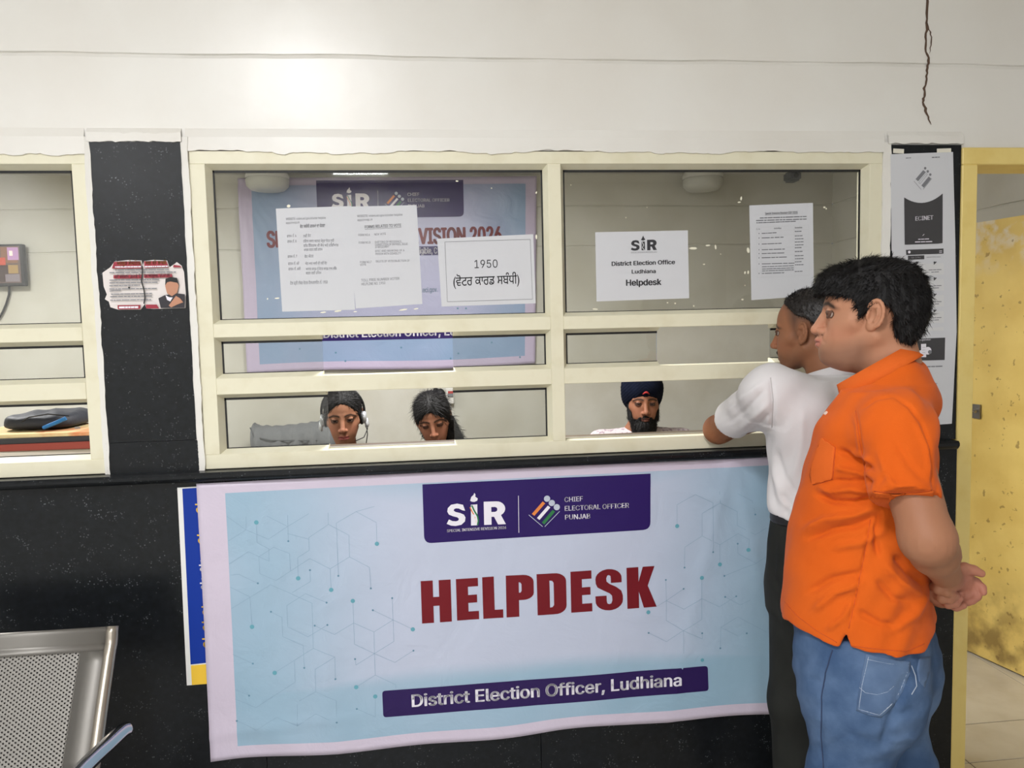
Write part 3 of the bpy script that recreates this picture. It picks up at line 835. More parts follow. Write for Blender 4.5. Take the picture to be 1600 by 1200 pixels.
k = ink(); k.poly([(1412, 530), (1476.5, 527.5), (1475.5, 562.5), (1412, 564)]); k.build('dark_panel', mat('charcoal_ink', (62, 61, 63)), r)
k = ink(); k.lift = .0014; k.text('Voter Registration', (1427, 532.8), (1453.5, 531.8), (1427, 530)).dot((1449, 548), .0125, 18).poly([(1438.5, 537.5), (1446.5, 537), (1446.5, 558), (1438.8, 558)]).dot((1438, 551), .008); k.build('panel_art', INKW, r)
k = ink(); k.lift = .0021; k.dot((1452, 550), .0065).line([(1440, 543), (1445, 542.8)], .0008).line([(1440, 547), (1445, 546.8)], .0008).line([(1440, 551), (1445, 550.8)], .0008); k.build('panel_art_detail', INKG, r)
k = ink(); k.bars((1446, 573.8), (1472, 573), 1.6, [5, 4, 7]).bars((1420, 573.4), (1443, 572.6), 1.6, [5, 6]).bars((1436, 579), (1446, 578.6), 1.2, [4]).bars((1440, 594), (1450, 593.4), 1.2, [4]).bars((1450, 600), (1464, 599.4), .8, [9]); k.build('lettering', INKG, r)

# --- torn sticker on the left pier
TS = lambda cx, cy: (cx / 4.0, 200 + cy / 4.0)
out = [(640, 905), (690, 870), (715, 835), (800, 825), (885, 828), (893, 860), (900, 832), (960, 824), (1045, 828), (1060, 870), (1090, 850), (1105, 838), (1135, 860), (1150, 900), (1162, 1040), (1160, 1125), (1010, 1130), (960, 1132), (915, 1128), (905, 1100), (880, 1135), (740, 1136), (690, 1120), (680, 1085), (655, 1070), (668, 1040), (648, 990)]
st = empty('torn_sticker', P(225, 484, -.0078), 'torn red and white printed sticker on the granite pier', 'sticker')
MB().prism([tuple(P(*TS(*p), -.0078)[[0, 2]]) for p in out], -.0079, -.0072).build('paper', mat('sticker_paper', (222, 214, 210), rough=.5), st)
def sink(lift=.0006): 
    return Ink(lambda px, py: P(px, py, -.0079)[[0, 2]], lambda x, z: 0 * x - .0136, lift)
k = sink(); T4 = lambda *a: [TS(*p) for p in a]
k.poly(T4((718, 838), (882, 834), (890, 878), (705, 880))).poly(T4((905, 834), (1045, 832), (1058, 872), (908, 876))).poly(T4((1090, 856), (1130, 862), (1140, 872), (1086, 872))).poly(T4((715, 920), (890, 918), (892, 940), (715, 942))).poly(T4((905, 916), (1080, 914), (1082, 934), (905, 938))).poly(T4((740, 1108), (885, 1106), (880, 1132), (742, 1134))).poly(T4((915, 1104), (985, 1104), (1000, 1128), (918, 1128)))
k.build('red_band', mat('crimson_ink', (150, 26, 48), rough=.5), st)
sink(.0012).text('ਮਜ਼ਬੂਤ ਲੋਕਤੰਤਰ', TS(738, 858), TS(888, 856), TS(738, 840), .02).text('ਸਭ ਦੀ ਭਾਗੀ', TS(915, 855), TS(1045, 853), TS(915, 838), .02).build('yellow_lettering', YLI, st)
sink(.0012).bars(TS(725, 874), TS(888, 872), 2, words(8)).bars(TS(910, 872), TS(1055, 869), 2, words(7)).text('07 ਸਤੰਬਰ, 2018 ਤੋਂ', TS(725, 938), TS(885, 936), TS(725, 924), .01).text('07 ਅਕਤੂਬਰ, 2018 ਤੱਕ', TS(910, 933), TS(1068, 930), TS(910, 920), .01).bars(TS(750, 1128), TS(870, 1126), 3, words(5)).build('white_lettering', INKW, st)
k = sink(.001)
for y, x0, x1 in ((892, 725, 1060), (908, 690, 1105), (955, 690, 1000), (972, 690, 990), (990, 690, 880), (1010, 690, 985), (1022, 690, 760), (1042, 700, 955), (1058, 695, 955), (1080, 695, 950)): k.bars(TS(x0, y), TS(x1, y - 4), 1.5, words(9))
k.build('small_print', INKG, st)
k = sink(.0012); k.line([TS(893, 862), TS(896, 900), TS(890, 960), TS(905, 1010), TS(912, 1060), TS(905, 1100)], .0035); k.dot(TS(813, 998), .0028); k.build('tear', BLACK, st)
k = sink(.001); k.poly(T4((995, 1065), (1035, 1045), (1120, 1035), (1160, 1040), (1158, 1124), (1010, 1126))); k.build('printed_vest', mat('vest_ink', (42, 38, 44)), st)
k = sink(.0015); k.poly(T4((1038, 990), (1045, 950), (1075, 935), (1110, 945), (1122, 985), (1112, 1030), (1080, 1052), (1050, 1035))); k.poly(T4((1060, 1110), (1105, 1050), (1130, 1065), (1150, 1090), (1110, 1105), (1075, 1122))); k.build('printed_face', mat('face_ink', (186, 132, 104)), st)
k = sink(.002); k.poly(T4((1038, 985), (1040, 945), (1070, 932), (1112, 938), (1124, 985), (1112, 968), (1070, 960), (1050, 965))); k.build('printed_hair', BLACK, st)
k = sink(.002); k.poly(T4((1040, 1045), (1062, 1058), (1085, 1060), (1070, 1085), (1050, 1075))); k.build('printed_collar', INKW, st)

# ------------------------------------------------------------------ banners
def banner_mat(name, mid=(188, 195, 214), side_=(148, 178, 198), rim=(204, 193, 209)):
    m = mat(name, (180, 205, 222), rough=.38, spec=.4)
    nt = m.node_tree; N = nt.nodes; L = nt.links; b = N['Principled BSDF']
    uv = N.new('ShaderNodeUVMap'); sp = N.new('ShaderNodeSeparateXYZ'); L.new(uv.outputs[0], sp.inputs[0])
    def mr(src, a, bb, c=0, d=1, smooth=False):
        q = N.new('ShaderNodeMapRange'); q.inputs[1].default_value = a; q.inputs[2].default_value = bb; q.inputs[3].default_value = c; q.inputs[4].default_value = d
        if smooth: q.interpolation_type = 'SMOOTHSTEP'
        L.new(src, q.inputs[0]); return q.outputs[0]
    def mt(op, a, bb):
        q = N.new('ShaderNodeMath'); q.operation = op
        for i, s_ in enumerate((a, bb)):
            if isinstance(s_, (int, float)): q.inputs[i].default_value = s_
            else: L.new(s_, q.inputs[i])
        return q.outputs[0]
    def mx(f, A, B):
        q = N.new('ShaderNodeMix'); q.data_type = 'RGBA'; L.new(f, q.inputs[0])
        for i, s_ in ((6, A), (7, B)):
            if isinstance(s_, tuple): q.inputs[i].default_value = s_
            else: L.new(s_, q.inputs[i])
        return q.outputs[2]
    u, v = sp.outputs['X'], sp.outputs['Y']
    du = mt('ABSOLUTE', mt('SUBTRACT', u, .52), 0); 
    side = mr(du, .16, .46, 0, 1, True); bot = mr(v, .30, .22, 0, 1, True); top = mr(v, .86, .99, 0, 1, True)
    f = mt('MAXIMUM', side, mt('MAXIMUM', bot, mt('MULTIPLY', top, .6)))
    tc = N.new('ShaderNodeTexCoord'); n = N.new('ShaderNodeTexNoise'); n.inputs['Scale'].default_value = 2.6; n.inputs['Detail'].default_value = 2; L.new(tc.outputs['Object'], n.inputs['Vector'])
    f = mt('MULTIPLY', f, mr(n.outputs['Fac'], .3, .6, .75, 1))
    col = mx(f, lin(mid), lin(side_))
    ins = mt('MULTIPLY', mt('MULTIPLY', mt('GREATER_THAN', u, .0435), mt('LESS_THAN', u, .962)), mt('MULTIPLY', mt('GREATER_THAN', v, .045), mt('LESS_THAN', v, .962)))
    col = mx(ins, lin(rim), col)
    L.new(col, b.inputs['Base Color'])
    n2 = N.new('ShaderNodeTexNoise'); n2.inputs['Scale'].default_value = 7; n2.inputs['Detail'].default_value = 5; n2.inputs['Distortion'].default_value = .8
    bp = N.new('ShaderNodeBump'); bp.inputs['Strength'].default_value = .45; bp.inputs['Distance'].default_value = .012
    L.new(tc.outputs['Object'], n2.inputs['Vector']); L.new(n2.outputs['Fac'], bp.inputs['Height']); L.new(bp.outputs[0], b.inputs['Normal'])
    return m


def banner(name, q, Y, Yf, material, label, nx=110, nz=56, edge=None):
    """hanging vinyl sheet over the world quad q (tl, tr, br, bl as x, z)"""
    V = []; UV = []; q = np.array(q)
    for j in range(nz + 1):
        for i in range(nx + 1):
            u, v = i / nx, 1 - j / nz
            xz = q[0] * (1 - u) * v + q[1] * u * v + q[2] * u * (1 - v) + q[3] * (1 - u) * (1 - v)
            if edge: xz = xz + np.array([0, edge(u)]) * (1 - v) ** 3
            V.append((xz[0], float(Yf(np.array([xz[0]]), np.array([xz[1]]))[0]), xz[1])); UV.append((u, v))
    Fs = [(j * (nx + 1) + i, (j + 1) * (nx + 1) + i, (j + 1) * (nx + 1) + i + 1, j * (nx + 1) + i + 1) for j in range(nz) for i in range(nx)]
    lo = np.array(V).min(0)
    root = empty(name, (q[:, 0].mean(), Y, lo[2]), label, 'banner')
    o = mesh_obj('vinyl_sheet', V, Fs, material, root, smooth=True)
    ul = o.data.uv_layers.new(name='UVMap')
    li = np.zeros(len(o.data.loops), np.int32); o.data.loops.foreach_get('vertex_index', li)
    ul.data.foreach_set('uv', np.array(UV, np.float32)[li].ravel())
    md = o.modifiers.new('thickness', 'SOLIDIFY'); md.thickness = .0009; md.offset = -1
    return root


def rrect(c4, r, n=4, corners=(1, 1, 1, 1)):
    """rounded quad in photo pixels: tl tr br bl"""
    c = np.array(c4, float); out = []
    for i in range(4):
        p, a, b = c[i], c[i - 1], c[(i + 1) % 4]
        if not corners[i]: out.append(tuple(p)); continue
        ua = (a - p) / np.linalg.norm(a - p); ub = (b - p) / np.linalg.norm(b - p)
        p0, p1 = p + ua * r, p + ub * r
        for t in np.linspace(0, 1, n + 1): out.append(tuple(p0 * (1 - t) ** 2 + 2 * p * t * (1 - t) + p1 * t * t))
    return out


def header(root, ink):
    """purple heading with its two emblems, coordinates of the lower banner"""
    T = lambda cx, cy: (640 + cx / 4.0, 720 + cy / 4.0)
    ink(.0007).poly(rrect([T(80, 147), T(1506, 80), T(1506, 430), T(92, 516)], 12, 5, (0, 0, 1, 1))).build('heading_panel', PURP, root).pop('kind', None)
    k = ink(.0013)
    block_word(k, [('Z', T(232, 410), T(352, 404), T(230, 270)), ('R', T(466, 401), T(602, 396), T(463, 256))])
    k.poly([T(384, 405), T(425, 403), T(423, 272), T(383, 275)])
    k.poly([T(378, 250), T(386, 225), T(398, 215), T(405, 200), T(412, 212), T(410, 224), T(426, 236), T(422, 250), T(405, 257), T(390, 256)])
    k.text('SPECIAL INTENSIVE REVISION 2026', T(233, 446), T(604, 425), T(233, 429), .03)
    k.line([T(680, 218), T(683, 450)], .0016)
    k.text('CHIEF', T(968, 258), T(1083, 251), T(968, 228), .018).text('ELECTORAL OFFICER', T(970, 313), T(1372, 293), T(970, 283), .018).text('PUNJAB', T(972, 368), T(1130, 360), T(972, 338), .018)
    k.poly([T(796, 358), T(812, 370), T(880, 292), T(864, 280)])
    k.build('white_lettering', INKW, root)
    k = ink(.0013)
    for c in ((859, 237), (889, 264), (920, 290)): k.dot(T(*c), .0098, 16)
    k.line([T(745, 338), T(832, 412)], .0018).line([T(845, 412), T(938, 316)], .0018); k.build('emblem_heads', mat('silver_ink', (186, 194, 208)), root)
    ink(.0013).poly([T(764, 332), T(780, 344), T(848, 266), T(832, 254)]).line([T(378, 290), T(392, 320), T(410, 350), T(414, 380), T(410, 404)], .0035).build('orange_marks', ORG_I, root)
    ink(.0019).poly([T(826, 386), T(842, 398), T(910, 318), T(894, 306)]).line([T(388, 278), T(404, 312), T(424, 345), T(430, 375), T(424, 402)], .0045).build('green_marks', GRN_I, root)


# --- the helpdesk banner on the counter wall
YBN = -.0165
def hb_y(x, z):
    g = 0.0018 * np.sin(7.1 * x + 2.0 * z + .6) + .0014 * np.sin(3.3 * x - 6.1 * z + 1.1) + .0012 * np.sin(13 * x + 5 * np.sin(4 * z))
    lo = np.clip((.62 - z) / .35, 0, 1) ** 2
    fold = -.006 * np.exp(-((x + .37 + .10 * (z - .6)) / .035) ** 2) * np.exp(-((z - .48) / .16) ** 2) - .004 * np.exp(-((z - .40 - .06 * x) / .012) ** 2) * np.clip((-.05 - x) / .3, 0, 1)
    rf = -.004 * (np.exp(-((x - .86 - .25 * (z - .9)) / .02) ** 2) + np.exp(-((x - 1.0 + .2 * (z - .8)) / .018) ** 2) + np.exp(-((z - 1.05 + .25 * (x - .7)) / .015) ** 2)) * np.clip((x - .6) / .25, 0, 1)
    return YBN - .004 - np.abs(g) - lo * .004 * (1 + np.sin(5 * x)) + fold + rf
qb = [P(308, 755, YBN)[[0, 2]], P(1240, 709, YBN)[[0, 2]], P(1234, 1109, YBN)[[0, 2]], P(331, 1190, YBN)[[0, 2]]]
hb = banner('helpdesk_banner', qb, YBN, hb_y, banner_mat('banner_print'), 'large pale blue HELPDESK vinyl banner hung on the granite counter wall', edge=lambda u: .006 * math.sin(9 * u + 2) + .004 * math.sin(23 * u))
MW = lambda px, py: P(px, py, YBN - .006)[[0, 2]]
def folInk(M, Yf, lift):
    k_ = Ink(M, Yf, lift); k_.follow = True; return k_
hink = lambda lift=.0007: folInk(MW, hb_y, lift)
header(hb, hink)
T = lambda cx, cy: (640 + cx / 4.0, 720 + cy / 4.0)
HD = [('H', (78, 1016), (264, 1004), (69, 752)), ('E', (297, 999), (435, 990), (289, 739)), ('L', (461, 988), (586, 979), (453, 728)), ('P', (606, 978), (778, 967), (601, 719)), ('D', (800, 965), (982, 953), (793, 708)), ('E', (1010, 949), (1142, 940), (1004, 692)), ('S', (1160, 940), (1338, 928), (1154, 682)), ('K', (1361, 925), (1544, 911), (1356, 670))]
block_word(hink(.0009), [(c, T(*a), T(*b), T(*d)) for c, a, b, d in HD]).build('helpdesk_lettering', REDI, hb)
hink().poly(rrect([(597, 1080), (1105.5, 1040), (1107, 1079), (599, 1121)], 5, 4)).build('footer_panel', mat('aubergine_ink', (42, 24, 80), rough=.5, spec=.25), hb).pop('kind', None)
hink(.0013).text('District Election Officer, Ludhiana', (643.5, 1104.3), (1064.5, 1070.3), (643.5, 1085.5), .022).build('footer_lettering', INKW, hb)
# circuit pattern
C1 = lambda cx, cy: (260 + cx / 4.0, 720 + cy / 4.0)
C3 = lambda cx, cy: (900 + cx / 4.0, 720 + cy / 4.0)
C4 = lambda cx, cy: (260 + cx / 4.0, 920 + cy / 4.0)
PL1 = [[(375, 345), (497, 432), (637, 490), (757, 411), (628, 345)], [(757, 411), (890, 330)], [(757, 340), (762, 502)], [(388, 500), (497, 432), (498, 348)], [(562, 385), (566, 512), (640, 550), (642, 628), (512, 568), (392, 645)], [(1010, 325), (1012, 398), (890, 480), (892, 560), (820, 605), (823, 735)], [(757, 455), (890, 490)], [(1012, 398), (1140, 465), (1145, 600), (1023, 675), (1030, 806)], [(1075, 718), (1062, 390), (1185, 318), (1312, 385), (1316, 517)], [(1185, 318), (1300, 285)], [(1145, 600), (1270, 665), (1278, 797)], [(775, 690), (770, 580), (670, 540), (578, 600), (584, 705), (685, 748), (895, 612), (1023, 675)], [(897, 684), (900, 755), (785, 825)], [(400, 715), (450, 708), (572, 765)], [(400, 790), (522, 850), (535, 1038)], [(405, 925), (650, 775), (910, 890), (918, 1170)], [(1001, 886), (870, 830), (752, 905), (758, 1040), (885, 1100), (1006, 1026)], [(653, 944), (722, 980), (726, 1100), (855, 1155)], [(927, 1030), (1050, 1086), (1170, 1015), (1165, 876)], [(1170, 1015), (1175, 1148), (1300, 1205), (1422, 1128), (1411, 858)], [(1170, 1015), (1297, 1070), (1300, 1205)], [(1297, 1070), (1415, 995)], [(1290, 934), (1540, 1052)]]
PL4 = [[(855, 355), (862, 493)], [(677, 525), (920, 370), (1052, 425), (1057, 562)], [(1052, 425), (930, 500), (935, 640), (1062, 695), (1066, 830), (935, 780), (820, 850), (690, 802), (565, 878), (440, 825)], [(800, 450), (805, 582), (560, 742), (430, 690)], [(415, 410), (540, 468)], [(430, 630), (517, 668)], [(818, 720), (820, 855)], [(935, 640), (830, 700)], [(1300, 405), (1305, 540), (1432, 600), (1434, 625)], [(1305, 540), (1186, 616)], [(1179, 440), (1184, 478), (1300, 405), (1428, 460), (1544, 386)], [(1305, 674), (1306, 800), (1190, 751)]]
PL3 = [[(632, 408), (632, 275), (745, 210), (855, 262), (856, 570)], [(895, 190), (897, 262), (1008, 318), (1008, 405), (1120, 460), (1190, 420)], [(897, 262), (788, 330), (788, 470), (900, 525), (900, 648)], [(788, 470), (680, 540), (679, 668)], [(900, 525), (1012, 455), (1080, 490), (1076, 556)], [(1010, 205), (1100, 250), (1119, 335)], [(1010, 518), (1012, 580), (1125, 640), (1190, 600)], [(928, 720), (1125, 640)], [(785, 730), (785, 860), (675, 928), (565, 875), (562, 745)], [(785, 860), (895, 912), (1000, 846)], [(931, 850), (1025, 900), (1090, 870)], [(565, 875), (565, 1000), (670, 1060), (785, 990), (785, 860)], [(565, 875), (673, 801)], [(454, 1076), (565, 1130), (670, 1060), (788, 1112), (787, 1076)], [(670, 1060), (670, 1200)], [(565, 875), (505, 910)], [(901, 1170), (904, 1040), (1010, 975), (1190, 1070)], [(904, 1040), (1012, 1095)]]
k = hink(.0006)
for C_, PLs in ((C1, PL1), (C4, PL4), (C3, PL3)):
    for pl in PLs: k.line([C_(*p) for p in pl], .0011)
k.build('circuit_lines', LINE, hb)
k = hink(.0010); k2 = hink(.0010)
for C_, pts in ((C1, [(562, 385), (1316, 517), (823, 735), (1030, 806), (1165, 876), (535, 1038), (1540, 1052)]), (C4, [(677, 525), (1186, 616), (1305, 674)]), (C3, [(632, 408), (1076, 556), (900, 648), (785, 730), (452, 946)])):
    for p in pts: k.dot(C_(*p), .0066)
k.dot((1097, 1031), .006)
for C_, pts in ((C1, [(762, 502), (897, 684), (1075, 718), (572, 765), (1278, 797), (1001, 886), (1411, 858), (653, 944), (1290, 934), (927, 1030), (1006, 1026), (1544, 1186)]), (C4, [(540, 468), (862, 493), (517, 668), (1057, 562), (1179, 440), (1190, 751), (440, 825), (1066, 830)]), (C3, [(1119, 335), (856, 570), (1010, 518), (679, 668), (928, 720), (562, 745), (673, 801), (931, 850), (1000, 846), (454, 1076), (787, 1076), (1067, 1078), (901, 1170)])):
    for p in pts: k2.dot(C_(*p), .0030, 8)
k.build('teal_dots', TEAL, hb); k2.build('small_dots', DOTD, hb)
# --- blue poster half hidden behind the banner
r, ink = sheet('blue_poster', [(277, 762), (352, 757.5), (372, 1064), (292, 1071)], -.0145, 'blue and yellow poster peeping out behind the left edge of the banner', 'poster', bulge=.0008, material=mat('poster_white', (226, 226, 222), rough=.4))
ink().quadfill([(285, 763.5), (352, 759), (368, 1031), (298, 1038)], 3).build('blue_field', BLUI, r)
ink().quadfill([(298.5, 1039.5), (366, 1034), (369, 1065), (300, 1070)], 3).build('yellow_field', YLI, r)
k = ink(); k.lift = .0014
for (y, x) in ((803, 306), (851, 309), (963, 316), (987, 316.5), (1013, 317)): k.text('ਹਰ', (x, y), (x + 30, y - 1), (x, y - 13), .02)
k.build('yellow_lettering', YLI, r)
k = ink(); k.lift = .0014
for (y, x) in ((898, 312), (926, 313.5)): k.text('ਵੋਟ', (x, y), (x + 30, y - 1), (x, y - 13), .02)
k.build('white_lettering', INKW, r)

# --- the banner on the office back wall
YI = YO - .018
def ib_y(x, z):
    t = np.hypot(x + 1.12, z - 2.46); a = np.arctan2(2.46 - z, x + 1.12)
    fan = .010 * np.sin(a * 16) * np.exp(-(t / .45) ** 2)
    w = .004 * np.sin(5 * x + 3 * z) + .003 * np.sin(9 * x - 7 * z + 1) + .006 * np.sin(11 * x + 14 * z) * np.clip((x - .15) / .4, 0, 1) * np.clip((z - 2.0) / .3, 0, 1)
    return YI - .010 - np.abs(w) - np.abs(fan)
qi = [P(372, 279, YI)[[0, 2]], P(838, 276, YI)[[0, 2]], P(836, 569, YI)[[0, 2]], P(387, 584, YI)[[0, 2]]]
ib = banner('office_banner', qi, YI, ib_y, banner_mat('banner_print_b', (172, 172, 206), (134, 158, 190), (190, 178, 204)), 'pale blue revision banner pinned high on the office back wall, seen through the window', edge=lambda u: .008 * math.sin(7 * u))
wa, wb_ = MW(661, 757), MW(1017, 740); va, vb = P(495, 283, YI)[[0, 2]], P(724, 281, YI)[[0, 2]]; kk = (vb[0] - va[0]) / (wb_[0] - wa[0])
MI = lambda px, py: va + (MW(px, py) - wa) * kk
header(ib, lambda lift=.0007: folInk(MI, ib_y, lift * 1.6))
MD = lambda px, py: P(px, py, YI)[[0, 2]]
iink = lambda lift=.0012: folInk(MD, ib_y, lift)
iink().text('SPECIAL INTENSIVE REVISION 2026', (418, 387), (784, 378.5), (418, 362.5), .05).build('red_lettering', REDI, ib)
iink().quadfill([(470, 389), (776, 383), (777, 397), (471, 403)], 8).quadfill([(452, 511), (792, 504), (793, 526.5), (452, 534)], 8).build('purple_strip', PURP, ib)
iink(.0022).text('igible, C', (656, 397), (683, 396.4), (656, 387.5), .02).text('District Election Officer, Ludhiana', (506, 528), (762, 522.5), (506, 514), .022).build('white_lettering', INKW, ib)
iink().text('.eci.gov.', (659, 457), (684, 456), (659, 449.5), .01).build('web_address', DOTD, ib)
k = iink()
for (x, y) in ((469, 545), (525, 551), (540, 564), (627, 543), (768, 535), (716, 552), (704, 560), (812, 558), (715, 482), (728, 482)): k.dot((x, y), .006, 10)
k.build('small_dots', DOTD, ib)
# glue and paint flecks on the panes
mb = MB(); rr = random.Random(4)
for (x, y, w, h) in ((505, 488, 10, 2), (528, 486, 12, 2), (555, 487, 6, 1.5), (630, 484, 14, 1.8), (650, 482.5, 8, 1.5), (838, 370, 3, 8), (838, 301, 2.5, 4), (451, 322, 6, 5), (418, 467, 2, 3), (433, 466, 8, 2), (1083, 388, 13, 4), (1106, 383.5, 8, 2.5), (1118, 386, 3, 8), (1126, 397, 1.6, 2), (1169, 391, 5, 9), (1100, 413, 4, 2), (1164, 426, 3, 5), (1169, 425.5, 3, 6), (1158, 310, 3, 7), (1155, 316, 6, 2), (1011, 324, 2, 2), (978, 340, 2, 2), (930, 483, 9, 2.2), (1043, 473, 3, 2), (1055, 474, 3, 2.5), (1084, 478, 2.5, 3), (1160, 468, 4, 3), (1288, 324, 4, 3), (1291, 326, 2, 3), (892, 289, 2, 2), (1164, 446, 2, 2), (768, 294, 2.5, 2), (714, 283, 5, 2)):
    a = rr.uniform(-.5, .5)
    mb.prism([tuple(P(x + w * .5 * math.cos(t + a), y + h * .5 * math.sin(t) + w * .3 * math.sin(a) * math.cos(t), YG + .0048)[[0, 2]]) for t in np.arange(0, 6.28, 1.05)], YG + .0044, YG + .005)
mb.build('glue_flecks', mat('dried_glue', (232, 228, 208), rough=.5), w2, kind='stuff')
# ================================================================== loose things
CHROME = mat('chrome', (196, 197, 200), rough=.12, metal=1.0)
STEEL = mat('brushed_steel', (130, 127, 122), rough=.5, metal=.75)
# --- steel waiting bench, lower left
x1 = P(172, 982, -.25)[0]; x0 = x1 - .56
bench = empty('steel_bench', ((x0 + x1) / 2, -.6, 0), 'perforated steel waiting bench with a chrome armrest at the lower left', 'bench')
prof = [(-.232, .792), (-.236, .786), (-.243, .752), (-.252, .744), (-.330, .60), (-.395, .475), (-.425, .445), (-.470, .425), (-.60, .425), (-.86, .440), (-.90, .434), (-.912, .415)]
prof = np.array(prof); seg = np.r_[0, np.cumsum(np.linalg.norm(np.diff(prof, axis=0), axis=1))]
def bp(s): return np.array([np.interp(s, seg, prof[:, 0]), np.interp(s, seg, prof[:, 1])])
def panel_holes(name, s0, s1, xa, xb, px=.0142, pz=.0104, r=.0021):
    """sheet with staggered round holes between arc lengths s0 and s1"""
    nx = int((xb - xa) / px); nz = int((s1 - s0) / pz); dx = (xb - xa) / nx; dz = (s1 - s0) / nz
    V = []; Fs = []; idx = {}
    def vid(u, v, key=None):
        kq = (round(u, 6), round(v, 6))
        if kq in idx: return idx[kq]
        p = bp(v); V.append((u, p[0], p[1])); idx[kq] = len(V) - 1; return idx[kq]
    hx, hz = dx / 2, dz / 2
    for j in range(nz * 2):
        for i in range(nx * 2):
            u, v = xa + i * hx, s0 + j * hz
            c = [vid(u, v), vid(u + hx, v), vid(u + hx, v + hz), vid(u, v + hz)]
            if (i + j) % 2: Fs.append(tuple(c)); continue
            cu, cv = u + hx / 2, v + hz / 2; ring = []
            for a in range(8):
                t = math.pi * (a / 4 + 1.25); ring.append(vid(cu + r * math.cos(t), cv + r * math.sin(t)))
            for q in range(4):
                A, B = c[q], c[(q + 1) % 4]; r0, r1, r2 = ring[2 * q], ring[2 * q + 1], ring[(2 * q + 2) % 8]
                Fs += [(A, r1, r0), (A, B, r1), (B, r2, r1)]
    return V, Fs
s_a, s_b = seg[3] + .008, seg[5] - .005; s_c, s_d = seg[8] - .06, seg[9] - .03
mb = MB()
xa, xb = x0 + .075, x1 - .075
V, Fs = panel_holes('p', s_a, s_b, xa, xb); mb.raw(V, Fs)
V, Fs = panel_holes('p', s_c, s_d, xa, xb); mb.raw(V, Fs)
def plain(sa, sb, ua, ub, m=10):
    S = np.linspace(sa, sb, m); S = np.unique(np.r_[S, seg[(seg > sa) & (seg < sb)]]); V = []
    for s_ in S: p = bp(s_); V += [(ua, p[0], p[1]), (ub, p[0], p[1])]
    return V, [(2 * i, 2 * i + 1, 2 * i + 3, 2 * i + 2) for i in range(len(S) - 1)]
for a, b, u, v in ((0, s_a, x0, x1), (s_b, s_c, x0, x1), (s_d, seg[-1], x0, x1), (s_a, s_b, x0, xa), (s_a, s_b, xb, x1), (s_c, s_d, x0, xa), (s_c, s_d, xb, x1)): mb.raw(*plain(a, b, u, v))
o = mb.build('seat_shell', STEEL, bench); smooth_angle(fix_normals(o), 50)
md = o.modifiers.new('t', 'SOLIDIFY'); md.thickness = .0015; md.offset = 0
for xs in (x0, x1):
    S = np.linspace(.0, seg[-1], 60); pts = [(xs, bp(s)[0] - .002, bp(s)[1] + .001) for s in S]
    MB().tube(pts, [.015] * 60, 10).build('edge_tube', mat('satin_rim', (168, 160, 148), rough=.3, metal=.8), bench, smooth=True)
def arm(dx):
    pts = np.array([P(199, 1139, -.42), P(191, 1142, -.45), P(176, 1156, -.51), P(155, 1176, -.59), P(130, 1200, -.67), P(100, 1236, -.76), P(88, 1290, -.79), P(96, 1345, -.76)])
    pts[-1][2] = .40; t = np.linspace(0, len(pts) - 1, 60); q = np.stack([np.interp(t, range(len(pts)), pts[:, i]) for i in range(3)], 1)
    for _ in range(8): q[1:-1] = (q[:-2] + 2 * q[1:-1] + q[2:]) / 4
    q[:, 0] += dx; rr_ = np.full(60, .0175); rr_[:4] = (.006, .0125, .016, .0172)
    a = MB(); a.tube(q, rr_, 14); a.tube([q[45], (x1 + dx - .05, -.64, .40)], .012, 8); return a.build('armrest', CHROME, bench, smooth=True)
arm(0); arm(-.66)
MB().box(x0 - .1, x1 + .1, -.66, -.60, .36, .41, .006).build('beam', STEEL, bench)
for xs in (x0 + .06, x1 - .06):
    MB().tube([(xs, -.63, .37), (xs, -.63, .03)], .022, 12).tube([(xs, -.33, .02), (xs, -.63, .035), (xs, -.93, .02)], .018, 10).tube([(xs, -.63, .38), (xs, -.47, .42)], .015, 8).build('leg', STEEL, bench, smooth=True)

# --- round lamps and the small camera under the office ceiling
LW = mat('lamp_housing', (214, 214, 208), rough=.4); LD = mat('lamp_diffuser', (196, 196, 188), rough=.35)
def disc_lamp(px, label):
    c = P(px, 286, 2.22); z = P(px, 299, 2.22)[2]; h = ZO - z
    r = empty('round_ceiling_lamp', (c[0], 2.22, z), label, 'ceiling lamp')
    MB().lathe((c[0], 2.22, z), [(.001, h), (.100, h), (.118, h * .72), (.122, h * .66), (.122, h * .52)], 36).build('housing', LW, r, smooth=True)
    MB().lathe((c[0], 2.22, z), [(.119, h * .52), (.122, h * .46), (.118, h * .22), (.096, h * .06), (.05, 0), (.001, 0)], 36).build('diffuser', LD, r, smooth=True)
disc_lamp(418, 'round white ceiling lamp above the left edge of the office banner')
disc_lamp(1098, 'round white ceiling lamp seen through the right pane, above the helpdesk sheet')
c = P(1238, 276, 2.2)
r = empty('security_camera', (c[0], 2.2, P(1238, 284, 2.2)[2]), 'small dark grey security camera under the office ceiling', 'camera')
zb = P(1238, 284, 2.2)[2]
MB().obox((c[0], 2.2, zb + .03), np.eye(3), (.038, .05, .030), .012).build('body', mat('grey_plastic', (86, 88, 92), rough=.5), r)
MB().box(c[0] - .012, c[0] + .012, 2.19, 2.21, zb + .055, ZO).build('bracket', mat('grey_plastic', (86, 88, 92)), r)
MB().tube([(c[0], 2.155, zb + .03), (c[0], 2.147, zb + .03)], .016, 14).build('lens', BLACK, r)
